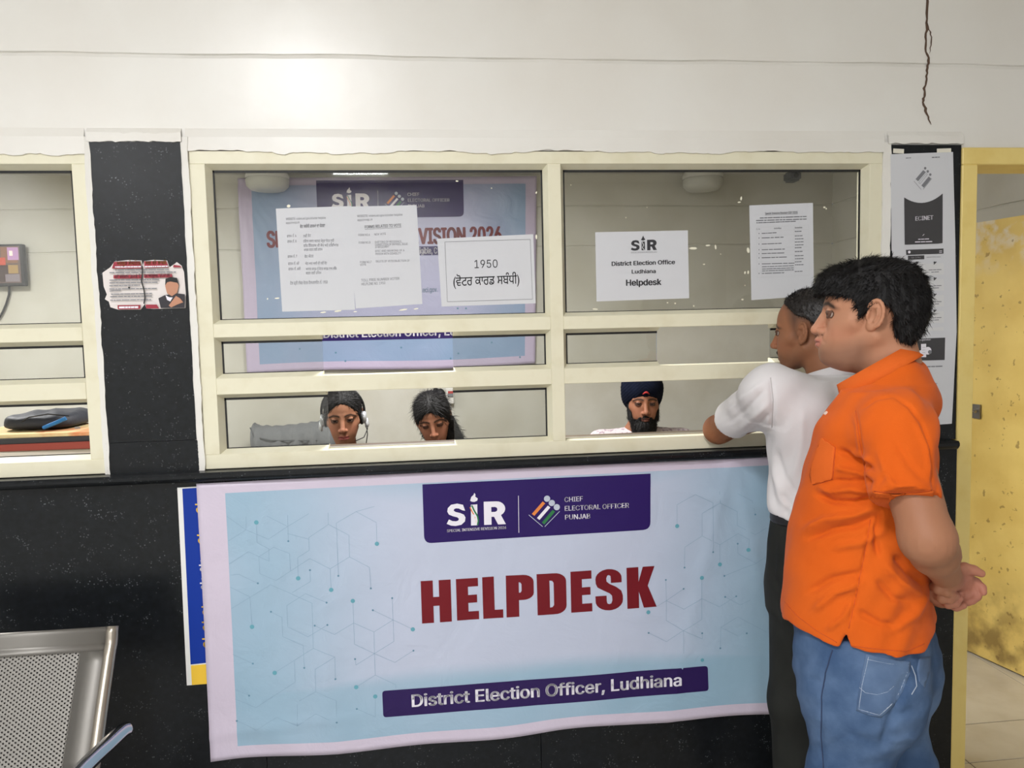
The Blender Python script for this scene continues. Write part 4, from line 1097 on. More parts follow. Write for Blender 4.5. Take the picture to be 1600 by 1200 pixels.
# --- wall television behind the left window
a, b = P(38.5, 382, 2.36), P(41, 447, 2.36); tw = .60
r = empty('television', (a[0] - tw / 2, 2.36, b[2]), 'black television on the office back wall seen through the left window', 'television')
MB().box(a[0] - tw, a[0], 2.335, 2.37, b[2], a[2], .004).box(a[0] - tw * .65, a[0] - tw * .35, 2.37, YO, b[2] + .07, a[2] - .05).build('body', BLACK, r)
def scr(u0, u1, v0, v1, c, nm, d):
    m = mat(nm, c, rough=.3, emit=(c, .35)); x_ = a[0] - tw; H = a[2] - b[2]
    mesh_obj('screen_picture', [(x_ + u0 * tw, 2.334 - d, b[2] + v0 * H), (x_ + u1 * tw, 2.334 - d, b[2] + v0 * H), (x_ + u1 * tw, 2.334 - d, b[2] + v1 * H), (x_ + u0 * tw, 2.334 - d, b[2] + v1 * H)], [(0, 1, 2, 3)], m, r)
scr(.03, .97, .07, .95, (92, 74, 66), 'screen_brown', 0)
for i, q in enumerate([(.80, .95, .55, .93, (122, 84, 62)), (.86, .96, .62, .92, (168, 128, 170)), (.76, .86, .10, .5, (58, 40, 36)), (.78, .84, .5, .68, (176, 66, 44)), (.86, .95, .3, .5, (146, 118, 70)), (.83, .96, .1, .28, (120, 110, 116)), (.88, .91, .72, .84, (236, 214, 206)), (.1, .4, .2, .8, (110, 96, 82)), (.45, .7, .15, .6, (70, 90, 110))]): scr(q[0], q[1], q[2], q[3], q[4], 'screen_%d' % i, .0006 * (i + 1))
cpts = [P(*q, 2.385) for q in ((17, 446), (14, 460), (10, 474), (5, 486), (0, 495), (-8, 503), (-22, 506))]
cpts[0][1] = 2.37
MB().tube(cpts, .006, 6).build('power_cable', BLACK, r, smooth=True)
# --- files, papers and backpack on the counter behind the left window
zc = 1.155
def zat(py, Y, px=60): return P(px, py, Y)[2]
def slab(name, xa, xb, ya, yb, za, zb, rz, material, label, cat, bev=.003, extra=None):
    c_, s_ = math.cos(rz), math.sin(rz)
    root = empty(name, ((xa + xb) / 2, (ya + yb) / 2, za), label, cat)
    MB().obox(((xa + xb) / 2, (ya + yb) / 2, (za + zb) / 2), [(c_, s_, 0), (-s_, c_, 0), (0, 0, 1)], ((xb - xa) / 2, (yb - ya) / 2, (zb - za) / 2), bev).build('cover', material, root)
    if extra:
        MB().obox(((xa + xb) / 2, (ya + yb) / 2 - .002, (za + zb) / 2), [(c_, s_, 0), (-s_, c_, 0), (0, 0, 1)], ((xb - xa) / 2 + .0015, (yb - ya) / 2 - .004, (zb - za) / 2 - .003)).build('page_edges', extra, root)
    return root
zz = [zc, zat(703, .14), zat(692, .14), zat(683.5, .14), zat(677.5, .14)]
PPR = mat('stacked_paper', (214, 206, 192), rough=.8)
slab('paper_pile', -1.46, -1.03, .135, .40, zz[0], zz[1], .02, PPR, 'pile of white papers at the bottom of the stack behind the left window', 'papers')
slab('red_folder', -1.52, -1.012, .125, .42, zz[1] + .0005, zz[2], -.03, mat('red_cloth_cover', (142, 62, 50), rough=.8), 'worn red folder in the stack behind the left window', 'folder', .002)
slab('black_folder', -1.47, -1.005, .13, .41, zz[2] + .0005, zz[3], .03, mat('black_cover', (38, 37, 38), rough=.6), 'black folder on top of the red one behind the left window', 'folder', .002)
slab('paper_sheaf', -1.45, -1.02, .14, .41, zz[3] + .0005, zz[4], -.02, mat('manila', (212, 190, 140), rough=.8, var=(9, (206, 130, 84), .5, .62)), 'yellowish loose papers lying under the dark backpack', 'papers', .001)
bk = empty('backpack', (-1.19, .33, zz[4]), 'dark navy backpack with a blue stripe lying behind the left window', 'backpack')
pa, pb_ = P(20, 677, .30), P(127, 641, .30)
zz[4] += .001
cx, hw, hh = (pa[0] + pb_[0]) / 2, (pb_[0] - pa[0]) / 2, (pb_[2] - zz[4]) / 2
V = []; nu, nv = 40, 20
for j in range(nv + 1):
    ph = -math.pi / 2 + math.pi * j / nv
    for i in range(nu):
        th = 2 * math.pi * i / nu; se = lambda q, e: math.copysign(abs(q) ** e, q)
        x = se(math.cos(ph), .5) * se(math.cos(th), .5); y = se(math.cos(ph), .5) * se(math.sin(th), .6); z = se(math.sin(ph), .55)
        V.append((cx + hw * x * (1 - .06 * z), .33 + .13 * y, zz[4] + hh + hh * z + .0012 * (1 + z) * math.sin(9 * x + 5 * y)))
mesh_obj('body', V, [(j * nu + i, j * nu + (i + 1) % nu, (j + 1) * nu + (i + 1) % nu, (j + 1) * nu + i) for j in range(nv) for i in range(nu)], mat('navy_nylon', (34, 38, 48), rough=.6, bump=(22, .4, .01)), bk, smooth=True)
MB().tube([P(68, 668.5, .196), P(85, 661.5, .192), P(103, 653.5, .198)], .0062, 8).build('blue_stripe', mat('blue_webbing', (36, 120, 190), rough=.6), bk)
MB().tube([P(30, 662, .205), P(45, 652, .196), P(75, 647, .20), P(108, 650, .202)], .002, 6).build('zip', BLACK, bk)
MB().obox(P(121, 668.5, .205), np.eye(3), (.008, .0015, .003)).build('tag', mat('grey_tag', (150, 150, 150)), bk)
# --- grey bag on the bench along the back wall
zc2 = .836
gp = empty('grey_bag', (-.95, 2.2, zc2), 'limp grey cloth bag lying on the dark bench along the office back wall', 'bag')
xs = [P(p, 680, 2.16)[0] for p in (392, 402, 430, 470, 500, 530)]
zt = [zat(660, 2.16, 400), zat(665, 2.16, 430), zat(667, 2.16, 430), zat(663, 2.16, 470), zat(658.5, 2.16, 500), zat(662, 2.16, 520)]
V = []; nr = 14; nsec = 30
for i in range(nsec):
    t = i / (nsec - 1) * 5; x = np.interp(t, range(6), xs); top = np.interp(t, range(6), zt); e = min(1, (i + .15) / 2.2, (nsec - 1 - i + .15) / 2.2) ** .5
    ztop = zc2 + (top - zc2) * (.35 + .65 * e if i > nsec / 2 else .8 + .2 * e); zbot = zc2 + (.06 * max(0, 1 - i / 5) if i < 5 else 0)
    for j in range(nr):
        a = 2 * math.pi * j / nr; cy = .13 * e * (1 + .1 * math.sin(3 * x * 20))
        zz_ = (ztop + zbot) / 2 + (ztop - zbot) / 2 * math.copysign(abs(math.sin(a)) ** .8, math.sin(a))
        V.append((x, 2.2 + cy * math.cos(a) + .006 * math.sin(i * 1.7), max(zc2 + .001, zz_ + .004 * math.sin(i * 2.1 + j))))
mesh_obj('body', V, [(i * nr + j, i * nr + (j + 1) % nr, (i + 1) * nr + (j + 1) % nr, (i + 1) * nr + j) for i in range(nsec - 1) for j in range(nr)] + [tuple(range(nr))[::-1], tuple((nsec - 1) * nr + j for j in range(nr))], mat('grey_cloth', (112, 114, 116), rough=.9, bump=(18, .5, .02)), gp, smooth=True)
MB().tube([(xs[0] + .008, 2.12, zat(668, 2.12, 400)), (xs[1], 2.08, zat(682, 2.08, 410)), (xs[2], 2.068, zat(688, 2.068, 430)), (xs[4], 2.068, zat(688, 2.068, 500))], .004, 6).build('seam', mat('grey_seam', (84, 86, 88)), gp)
# --- switch box and black socket on the back wall
c0, c1 = P(696, 607, 2.36), P(710, 631, 2.36)
sb = empty('switch_box', ((c0[0] + c1[0]) / 2, 2.38, c1[2]), 'white switch box with a red marked breaker on the office back wall', 'switch box')
MB().box(c0[0], c1[0], 2.36, YO, c1[2], c0[2], .004).build('box', mat('white_plastic', (216, 214, 208), rough=.4), sb)
MB().box(c0[0] + .012, c1[0] - .006, 2.352, 2.36, c1[2] + .045, c1[2] + .066, .002).build('breaker', mat('grey_breaker', (120, 122, 124)), sb)
mesh_obj('red_mark', [P(700, 611, 2.3595), P(708, 611, 2.3595), P(708, 617, 2.3595), P(700, 617, 2.3595)], [(3, 2, 1, 0)], mat('red_mark', (176, 70, 64)), sb)
MB().tube([((c0[0] + c1[0]) / 2, 2.385, c1[2] + .01), ((c0[0] + c1[0]) / 2 + .004, 2.392, c1[2] - .3)], .005, 6).build('cable', mat('white_plastic', (216, 214, 208)), sb)
c = P(688, 614, 2.36)
sk = empty('web_camera', (c[0], 2.38, c[2] - .03), 'small black round camera on the wall above the woman looking down', 'camera')
MB().tube([(c[0], 2.395, c[2]), (c[0], 2.35, c[2] - .004), (c[0] - .004, 2.335, c[2] - .006)], [.026, .03, .022], 16).build('body', BLACK, sk, smooth=True)
MB().tube([(c[0] - .01, 2.39, c[2] + .01), (c[0] - .035, 2.37, c[2] + .024)], .013, 8).build('arm', BLACK, sk)
MB().tube([(c[0] - .004, 2.336, c[2] - .006), (c[0] - .004, 2.332, c[2] - .006)], .010, 12).build('lens', mat('lens_grey', (150, 152, 156), rough=.2), sk)
MB().tube([(c[0] + .006, 2.39, c[2] - .02), (c[0] + .012, 2.393, c[2] - .10), (c[0] + .006, 2.393, c[2] - .3)], .004, 6).build('cable', mat('white_plastic', (216, 214, 208)), sk)
# ================================================================== modelling of bodies and cloth by blended distance fields
def axis_nodes(lo, hi, H, fine=()):
    """grid nodes from lo to hi with step H, finer inside the given (a, b, h) spans"""
    out = [lo]
    while out[-1] < hi:
        x = out[-1]; h = H
        for a, b, hh in fine:
            if a <= x < b: h = min(h, hh)
        out.append(x + h)
    return np.array(out, np.float32)


def smin(a, b, k):
    if k <= 0: return np.minimum(a, b)
    h = np.clip(.5 + .5 * (b - a) / k, 0, 1); return b + (a - b) * h - k * h * (1 - h)


class Frame:
    """local frame: columns of R are the local axes in the parent, t the origin, s the scale"""
    def __init__(s, R=None, t=(0, 0, 0), sc=1.0): s.R = np.eye(3) if R is None else np.array(R, float); s.t = np.array(t, float); s.s = sc
    def pt(s, p): return s.t + s.s * (s.R @ np.asarray(p, float))
    def inv(s, V): return (np.asarray(V) - s.t) @ s.R / s.s


def rotz(a): c, s = math.cos(a), math.sin(a); return np.array([[c, -s, 0], [s, c, 0], [0, 0, 1.]])
def roty(a): c, s = math.cos(a), math.sin(a); return np.array([[c, 0, s], [0, 1, 0], [-s, 0, c]])
def rotx(a): c, s = math.cos(a), math.sin(a); return np.array([[1, 0, 0], [0, c, -s], [0, s, c]])
ID = Frame()


def ell(c, r, fr=ID, rot=None):
    r = np.broadcast_to(np.asarray(r, float), (3,)); R = fr.R if rot is None else fr.R @ rot; cc = fr.pt(c); rr = r * fr.s; m = rr.max()
    def f(X, Y, Z):
        x, y, z = X - cc[0], Y - cc[1], Z - cc[2]
        u = (x * R[0, 0] + y * R[1, 0] + z * R[2, 0]) / rr[0]; v = (x * R[0, 1] + y * R[1, 1] + z * R[2, 1]) / rr[1]; w = (x * R[0, 2] + y * R[1, 2] + z * R[2, 2]) / rr[2]
        k0 = np.sqrt(u * u + v * v + w * w); k1 = np.sqrt((u / rr[0]) ** 2 + (v / rr[1]) ** 2 + (w / rr[2]) ** 2) + 1e-9
        return k0 * (k0 - 1) / k1
    return cc - m, cc + m, f


def cone(a, b, ra, rb, fr=ID, flat=None):
    a, b = fr.pt(a), fr.pt(b); ra, rb = ra * fr.s, rb * fr.s; d = b - a; L2 = float(d @ d) + 1e-12; m = max(ra, rb)
    def f(X, Y, Z):
        x, y, z = X - a[0], Y - a[1], Z - a[2]
        t = np.clip((x * d[0] + y * d[1] + z * d[2]) / L2, 0, 1)
        return np.sqrt((x - t * d[0]) ** 2 + (y - t * d[1]) ** 2 + (z - t * d[2]) ** 2) - (ra + (rb - ra) * t)
    return np.minimum(a, b) - m, np.maximum(a, b) + m, f


def capped(a, b, ra, rb):
    """cone with a round start and a flat end (a sleeve or trouser leg)"""
    a, b = np.asarray(a, float), np.asarray(b, float); d = b - a; L = np.linalg.norm(d); d = d / L; m = max(ra, rb)
    def f(X, Y, Z):
        x, y, z = X - a[0], Y - a[1], Z - a[2]
        h = x * d[0] + y * d[1] + z * d[2]; t = np.maximum(h / L, 0)
        q = np.sqrt(np.maximum((x - t * L * d[0]) ** 2 + (y - t * L * d[1]) ** 2 + (z - t * L * d[2]) ** 2, 0)) - (ra + (rb - ra) * np.minimum(t, 1))
        return np.maximum(q, h - L)
    return np.minimum(a, b) - m, np.maximum(a, b) + m, f


def loft(secs, n=2.3):
    """upright body of elliptical sections (z, centre x, centre y, half depth, half width)"""
    S = np.array(sorted(secs), float); z0, z1 = S[0, 0], S[-1, 0]
    zz = np.linspace(z0, z1, 80); cols = []
    for c in range(1, 5):
        v = np.interp(zz, S[:, 0], S[:, c])
        for _ in range(6): v[1:-1] = (v[:-2] + 2 * v[1:-1] + v[2:]) / 4
        cols.append(v)
    lo = np.array([(S[:, 1] - S[:, 3]).min(), (S[:, 2] - S[:, 4]).min(), z0]); hi = np.array([(S[:, 1] + S[:, 3]).max(), (S[:, 2] + S[:, 4]).max(), z1])
    def f(X, Y, Z):
        cx, cy, a, b = (np.interp(Z, zz, c).astype(np.float32) for c in cols)
        q = (np.abs((X - cx) / a) ** n + np.abs((Y - cy) / b) ** n) ** (1 / n)
        d = (q - 1) * np.minimum(a, b)
        return np.maximum(d, np.maximum(Z - z1, z0 - Z))
    return lo, hi, f


def poly_sdf(P2, U, V):
    P2 = np.asarray(P2, float); n = len(P2); d = np.full(np.broadcast(U, V).shape, 1e9); sg = np.ones_like(d)
    for i in range(n):
        a, b = P2[i], P2[(i + 1) % n]; e = b - a
        wu, wv = U - a[0], V - a[1]; t = np.clip((wu * e[0] + wv * e[1]) / (e @ e + 1e-12), 0, 1)
        d = np.minimum(d, (wu - t * e[0]) ** 2 + (wv - t * e[1]) ** 2)
        c1, c2, c3 = V >= a[1], V < b[1], e[0] * wv > e[1] * wu
        flip = (c1 & c2 & c3) | (~c1 & ~c2 & ~c3); sg = np.where(flip, -sg, sg)
    return sg * np.sqrt(d)


def ext(P2, l0, l1, fr=ID):
    """outline in (x, z) extruded sideways from y = l0 to l1"""
    P2 = np.asarray(P2, float)
    lo = np.array([P2[:, 0].min(), l0, P2[:, 1].min()]); hi = np.array([P2[:, 0].max(), l1, P2[:, 1].max()])
    def f(X, Y, Z):
        if fr is not ID:
            x, y, z = X - fr.t[0], Y - fr.t[1], Z - fr.t[2]; R = fr.R
            u = (x * R[0, 0] + y * R[1, 0] + z * R[2, 0]) / fr.s; v = (x * R[0, 1] + y * R[1, 1] + z * R[2, 1]) / fr.s; w = (x * R[0, 2] + y * R[1, 2] + z * R[2, 2]) / fr.s
            q = poly_sdf(P2, u, w) * fr.s; return np.maximum(q, np.maximum(v - l1, l0 - v) * fr.s)
        q = poly_sdf(P2, X[:, :, 0] + 0 * Z[:1, :1, 0], Z[:, 0, :] + 0 * X[:, 0, :])[:, None, :] if False else poly_sdf(P2, X, Z)
        return np.maximum(q, np.maximum(Y - l1, l0 - Y))
    if fr is not ID:
        cs = np.array([fr.pt((x, y, z)) for x in (lo[0], hi[0]) for y in (l0, l1) for z in (lo[2], hi[2])]); lo, hi = cs.min(0), cs.max(0)
    return lo, hi, f


class Field:
    def __init__(s, xs, ys, zs): s.ax = (xs, ys, zs); s.D = np.full((len(xs), len(ys), len(zs)), 1.0, np.float32)
    def win(s, lo, hi, m):
        w = []
        for a, l, h in zip(s.ax, lo, hi): w.append(slice(max(0, int(np.searchsorted(a, l - m)) - 1), min(len(a), int(np.searchsorted(a, h + m)) + 1)))
        return tuple(w)
    def _ev(s, prim, k):
        lo, hi, f = prim; w = s.win(lo, hi, k + .012)
        if any(q.stop <= q.start for q in w): return w, None
        X, Y, Z = s.ax[0][w[0]][:, None, None], s.ax[1][w[1]][None, :, None], s.ax[2][w[2]][None, None, :]
        return w, np.asarray(f(X, Y, Z), np.float32)
    def add(s, prim, k=.01):
        w, d = s._ev(prim, k)
        if d is not None: s.D[w] = smin(s.D[w], d, k)
        return s
    def sub(s, prim, k=.004):
        w, d = s._ev(prim, k)
        if d is not None: s.D[w] = -smin(-s.D[w], d, k)
        return s
    def keep(s, prim, k=.004):
        """intersection with a shape over the whole grid"""
        X, Y, Z = s.ax[0][:, None, None], s.ax[1][None, :, None], s.ax[2][None, None, :]
        d = np.asarray(prim[2](X, Y, Z), np.float32); s.D = -smin(-s.D, np.broadcast_to(-d, s.D.shape), k); return s
    def chain(s, pts, r, k=.004, fr=ID, op='add'):
        r = np.broadcast_to(np.asarray(r, float), (len(pts),))
        for i in range(len(pts) - 1): getattr(s, op)(cone(pts[i], pts[i + 1], r[i], r[i + 1], fr), k)
        return s
    def warp(s, fn):
        X, Y, Z = s.ax[0][:, None, None], s.ax[1][None, :, None], s.ax[2][None, None, :]
        s.D = s.D + fn(X, Y, Z).astype(np.float32); return s

    def mesh(s, smooth=1):
        D = s.D; ins = D < 0
        for q in (0, -1):
            ins[q], ins[:, q], ins[:, :, q] = False, False, False
        cnt = np.zeros(tuple(n - 1 for n in D.shape), np.uint8)
        for i in (0, 1):
            for j in (0, 1):
                for k in (0, 1): cnt += ins[i:i + D.shape[0] - 1, j:j + D.shape[1] - 1, k:k + D.shape[2] - 1]
        mixed = (cnt > 0) & (cnt < 8); I = np.argwhere(mixed); n = len(I)
        vid = np.full(mixed.shape, -1, np.int32); vid[mixed] = np.arange(n)
        cor = {(i, j, k): np.where(ins[I[:, 0] + i, I[:, 1] + j, I[:, 2] + k], np.minimum(D[I[:, 0] + i, I[:, 1] + j, I[:, 2] + k], -1e-6), np.maximum(D[I[:, 0] + i, I[:, 1] + j, I[:, 2] + k], 1e-6)) for i in (0, 1) for j in (0, 1) for k in (0, 1)}
        acc = np.zeros((n, 3)); num = np.zeros(n)
        for a in cor:
            for ax in range(3):
                if a[ax]: continue
                b = list(a); b[ax] = 1; b = tuple(b); da, db = cor[a], cor[b]; x = (da < 0) != (db < 0)
                t = np.where(x, da / np.where(x, da - db, 1), 0); p = np.tile(np.array(a, float), (n, 1)); p[:, ax] = t
                acc += p * x[:, None]; num += x
        off = acc / np.maximum(num, 1)[:, None]
        V = np.stack([s.ax[c][I[:, c]] + off[:, c] * (s.ax[c][I[:, c] + 1] - s.ax[c][I[:, c]]) for c in range(3)], 1).astype(float)
        Q = []
        e = ins[:-1, 1:-1, 1:-1] != ins[1:, 1:-1, 1:-1]; E = np.argwhere(e); i, j, k = E[:, 0], E[:, 1] + 1, E[:, 2] + 1
        q = np.stack([vid[i, j - 1, k - 1], vid[i, j, k - 1], vid[i, j, k], vid[i, j - 1, k]], 1); fl = ~ins[i, j, k]; q[fl] = q[fl][:, ::-1]; Q.append(q)
        e = ins[1:-1, :-1, 1:-1] != ins[1:-1, 1:, 1:-1]; E = np.argwhere(e); i, j, k = E[:, 0] + 1, E[:, 1], E[:, 2] + 1
        q = np.stack([vid[i - 1, j, k - 1], vid[i - 1, j, k], vid[i, j, k], vid[i, j, k - 1]], 1); fl = ~ins[i, j, k]; q[fl] = q[fl][:, ::-1]; Q.append(q)
        e = ins[1:-1, 1:-1, :-1] != ins[1:-1, 1:-1, 1:]; E = np.argwhere(e); i, j, k = E[:, 0] + 1, E[:, 1] + 1, E[:, 2]
        q = np.stack([vid[i - 1, j - 1, k], vid[i, j - 1, k], vid[i, j, k], vid[i - 1, j, k]], 1); fl = ~ins[i, j, k]; q[fl] = q[fl][:, ::-1]; Q.append(q)
        Q = np.concatenate(Q); Q = Q[(Q >= 0).all(1)]
        for _ in range(smooth): V = relax(V, Q, .5)
        return V, Q


def relax(V, Q, lam):
    n = len(V); acc = np.zeros((n, 3)); num = np.zeros(n)
    for a, b in ((0, 1), (1, 2), (2, 3), (3, 0)):
        for p, q in ((Q[:, a], Q[:, b]), (Q[:, b], Q[:, a])):
            for c in range(3): acc[:, c] += np.bincount(p, V[q, c], n)
            num += np.bincount(p, minlength=n)
    return V + lam * (acc / np.maximum(num, 1)[:, None] - V)


def vnormals(V, Q):
    N = np.cross(V[Q[:, 2]] - V[Q[:, 0]], V[Q[:, 3]] - V[Q[:, 1]]); n = len(V); out = np.zeros((n, 3))
    for c in range(3):
        for k in range(4): out[:, c] += np.bincount(Q[:, k], N[:, c], n)
    return out / (np.linalg.norm(out, axis=1)[:, None] + 1e-12)


def sculpt(V, Q, folds):
    """press or raise world-space cloth along fold lines traced in the photo: (points, half width px, height m)"""
    N = vnormals(V, Q); X, Y = project(V); view = V - CAM; view /= np.linalg.norm(view, axis=1)[:, None]
    face = np.clip(-(N * view).sum(1) * 2.5, 0, 1); disp = np.zeros(len(V))
    for pts, w, h in folds:
        pts = np.array(pts, float); best = np.full(len(V), 1e9); tt = np.zeros(len(V)); L = np.r_[0, np.cumsum(np.linalg.norm(np.diff(pts, axis=0), axis=1))]
        for i in range(len(pts) - 1):
            e = pts[i + 1] - pts[i]; u = np.clip(((X - pts[i, 0]) * e[0] + (Y - pts[i, 1]) * e[1]) / (e @ e), 0, 1)
            d = np.hypot(X - pts[i, 0] - u * e[0], Y - pts[i, 1] - u * e[1]); m = d < best; best[m] = d[m]; tt[m] = ((L[i] + u * (L[i + 1] - L[i])) / L[-1])[m]
        end = np.clip(np.minimum(tt, 1 - tt) * 5 + .25, 0, 1)
        disp += h * np.exp(-(best / w) ** 2) * end
    return V + N * (disp * face)[:, None]


class Body:
    """a person's own frame: x forward, y to the person's left, z up; world placement by base and heading"""
    def __init__(s, base, deg):
        a = math.radians(deg); s.b = np.array([base[0], base[1], 0.0]); s.Fw = np.array([math.cos(a), math.sin(a), 0]); s.L = np.array([-math.sin(a), math.cos(a), 0]); s.deg = deg
    def loc(s, px, py, l=0.0):
        d = ray(px, py); t = (l - (CAM - s.b) @ s.L) / (d @ s.L); return s.into(CAM + t * d)
    def into(s, w): q = np.asarray(w, float) - s.b; return np.array([q @ s.Fw, q @ s.L, q[2]])
    def out(s, V): V = np.asarray(V, float); return s.b + V[:, :1] * s.Fw + V[:, 1:2] * s.L + V[:, 2:3] * np.array([0, 0, 1.0])


def set_colors(o, C):
    at = o.data.color_attributes.new('Col', 'FLOAT_COLOR', 'POINT')
    at.data.foreach_set('color', np.concatenate([C, np.ones((len(C), 1))], 1).astype(np.float32).ravel())


def col_mat(name, rough=.5, sss=0.0, bump=None, spec=.4):
    m = mat(name, (200, 160, 130), rough=rough, spec=spec, bump=bump, sss=sss)
    N = m.node_tree.nodes
    if not any(n.type == 'ATTRIBUTE' for n in N):
        a = N.new('ShaderNodeAttribute'); a.attribute_name = 'Col'; m.node_tree.links.new(a.outputs['Color'], N['Principled BSDF'].inputs['Base Color'])
    return m


def head_shape(F, fr, o):
    """skull, face and neck in the head's frame: x forward, z up, eyes at z = 0"""
    A, S = F.add, F.sub
    mz = o.get('mz', 0.0); nz = o.get('nz', 0.0); fw = o.get('fwd', 0.0); w = o.get('wide', 1.0); jw = o.get('jaw', 1.0); ns = o.get('nose', 1.0)
    A(ell((-.012, 0, .038), (.097, .075 * w, .083), fr), 0)
    A(ell((.028, 0, .015), (.060, .064 * w, .075), fr), .03)
    A(ell((.036, 0, -.045), (.052, .053 * w * jw, .058), fr), .03)
    for s in (-1, 1):
        A(cone((-.008, s * .052 * w * jw, -.052), (.050, s * .026, -.098), .017, .015, fr), .026)
        A(cone((.060, s * .040 * w, -.026), (.035, s * .055 * w, -.020), .017, .017, fr), .02)
        A(ell((.060, s * .030, -.055), (.024, .021, .028), fr), .02)
        A(cone((.085, s * .010, .019), (.066, s * .050 * w, .017), .0095, .008, fr), .012)
    A(ell((.068 + fw * 1.2, 0, -.099), (.021 * o.get('chin', 1), .025, .018), fr), .022)
    A(ell((.064 + fw, 0, -.070 + mz * .6), (.030, .034, .030), fr), .018)
    if fw:
        A(ell((.055 + fw, 0, -.085), (.035, .038, .028), fr), .02)
        A(ell((.080 + fw, 0, -.056 + mz * .5), (.0165, .022, .016), fr), .012)
    if o.get('double'): A(ell((.025, 0, -.105), (.05, .042, .030), fr), .03)
    for s in (-1, 1):
        S(ell((.0985, s * .033, .0005), (.0155, .019, .0105), fr), .012)
        A(ell((.0745, s * .032, 0), .0125, fr), .002)
        op = o.get('open', 18)
        for el, sg in [(op + d_, 1) for d_ in (0, 15, 30, 45, 58) if op + d_ < 78] + [(-24, -1), (-38, -1), (-52, -1)]:
            arc = []
            for a in np.linspace(-64, 64, 7):
                ca, sa = math.cos(math.radians(a)), math.sin(math.radians(a)); e_ = math.radians(el * (ca if abs(el) < 30 else 1)); cc_ = math.cos(e_)
                arc.append((.0745 + .0142 * ca * cc_, s * .032 + .0150 * sa * (cc_ if abs(el) > 30 else 1), .0142 * math.sin(e_)))
            F.chain(arc, .0024 if sg > 0 else .0020, .003, fr)
    A(cone((.091, 0, .006), (.1105 + .004 * (ns - 1), 0, -.036 + nz), .0085, .0105 * ns, fr), .010)
    A(ell((.1125 + .006 * (ns - 1), 0, -.0395 + nz), (.0105 * ns, .0105 * ns, .0098), fr), .006)
    for s in (-1, 1):
        A(ell((.100, s * .0122 * ns, -.0425 + nz), (.0110, .0082 * ns, .0085), fr), .005)
        S(ell((.106, s * .0066 * ns, -.0525 + nz), (.0050, .0030, .0042), fr), .003)
    lx = o.get('lip', 0.0) + fw
    F.chain([(.082 + fw, -.023, -.0740 + mz), (.0925 + lx, -.011, -.0685 + mz), (.0945 + lx, 0, -.0700 + mz), (.0925 + lx, .011, -.0685 + mz), (.082 + fw, .023, -.0740 + mz)], [.003, .0048, .0050, .0048, .003], .004, fr)
    F.chain([(.082 + fw, -.021, -.0755 + mz), (.0905 + lx, -.010, -.0802 + mz), (.0920 + lx, 0, -.0812 + mz), (.0905 + lx, .010, -.0802 + mz), (.082 + fw, .021, -.0755 + mz)], [.003, .0055, .0062, .0055, .003], .004, fr)
    F.chain([(.0890 + lx, -.021, -.0748 + mz), (.0995 + lx, 0, -.0752 + mz), (.0890 + lx, .021, -.0748 + mz)], .0018, .002, fr, 'sub')
    if o.get('smile'):
        for s in (-1, 1): F.chain([(.098, s * .019, -.048), (.094 + fw * .6, s * .028, -.060), (.082 + fw, s * .034, -.074 + mz)], .0016, .006, fr, 'sub')
    if o.get('ears', True):
        for s in (-1, 1):
            ex = o.get('earx', -.018); R = rotz(s * math.radians(-24)) @ roty(math.radians(-10)); ef = Frame(fr.R @ R, fr.pt((ex, s * .0745 * w, -.006)), fr.s)
            A(ell((0, s * .003, 0), (.0175, .0065, .030), ef), .006)
            A(ell((.004, s * .003, -.026), (.0105, .0055, .0105), ef), .005)
            S(ell((.0025, s * .0095, -.003), (.0112, .0085, .0165), ef), .003)
            rim = [(.0175 * math.cos(t) - .002, s * .007, .0295 * math.sin(t) + .002) for t in np.radians(np.linspace(25, 250, 12))]
            F.chain(rim, .0036, .003, ef)
            F.chain([(-.006, s * .0075, .014), (-.0085, s * .008, 0), (-.003, s * .0075, -.014)], .0028, .003, ef)
            A(ell((.0145, s * .005, -.004), (.004, .0045, .0075), ef), .004)
    nk = o.get('neck', 1.0)
    A(cone((-.030, 0, -.045), o.get('neck_to', (-.045, 0, -.21)), .052 * nk, .060 * nk, fr), .028)


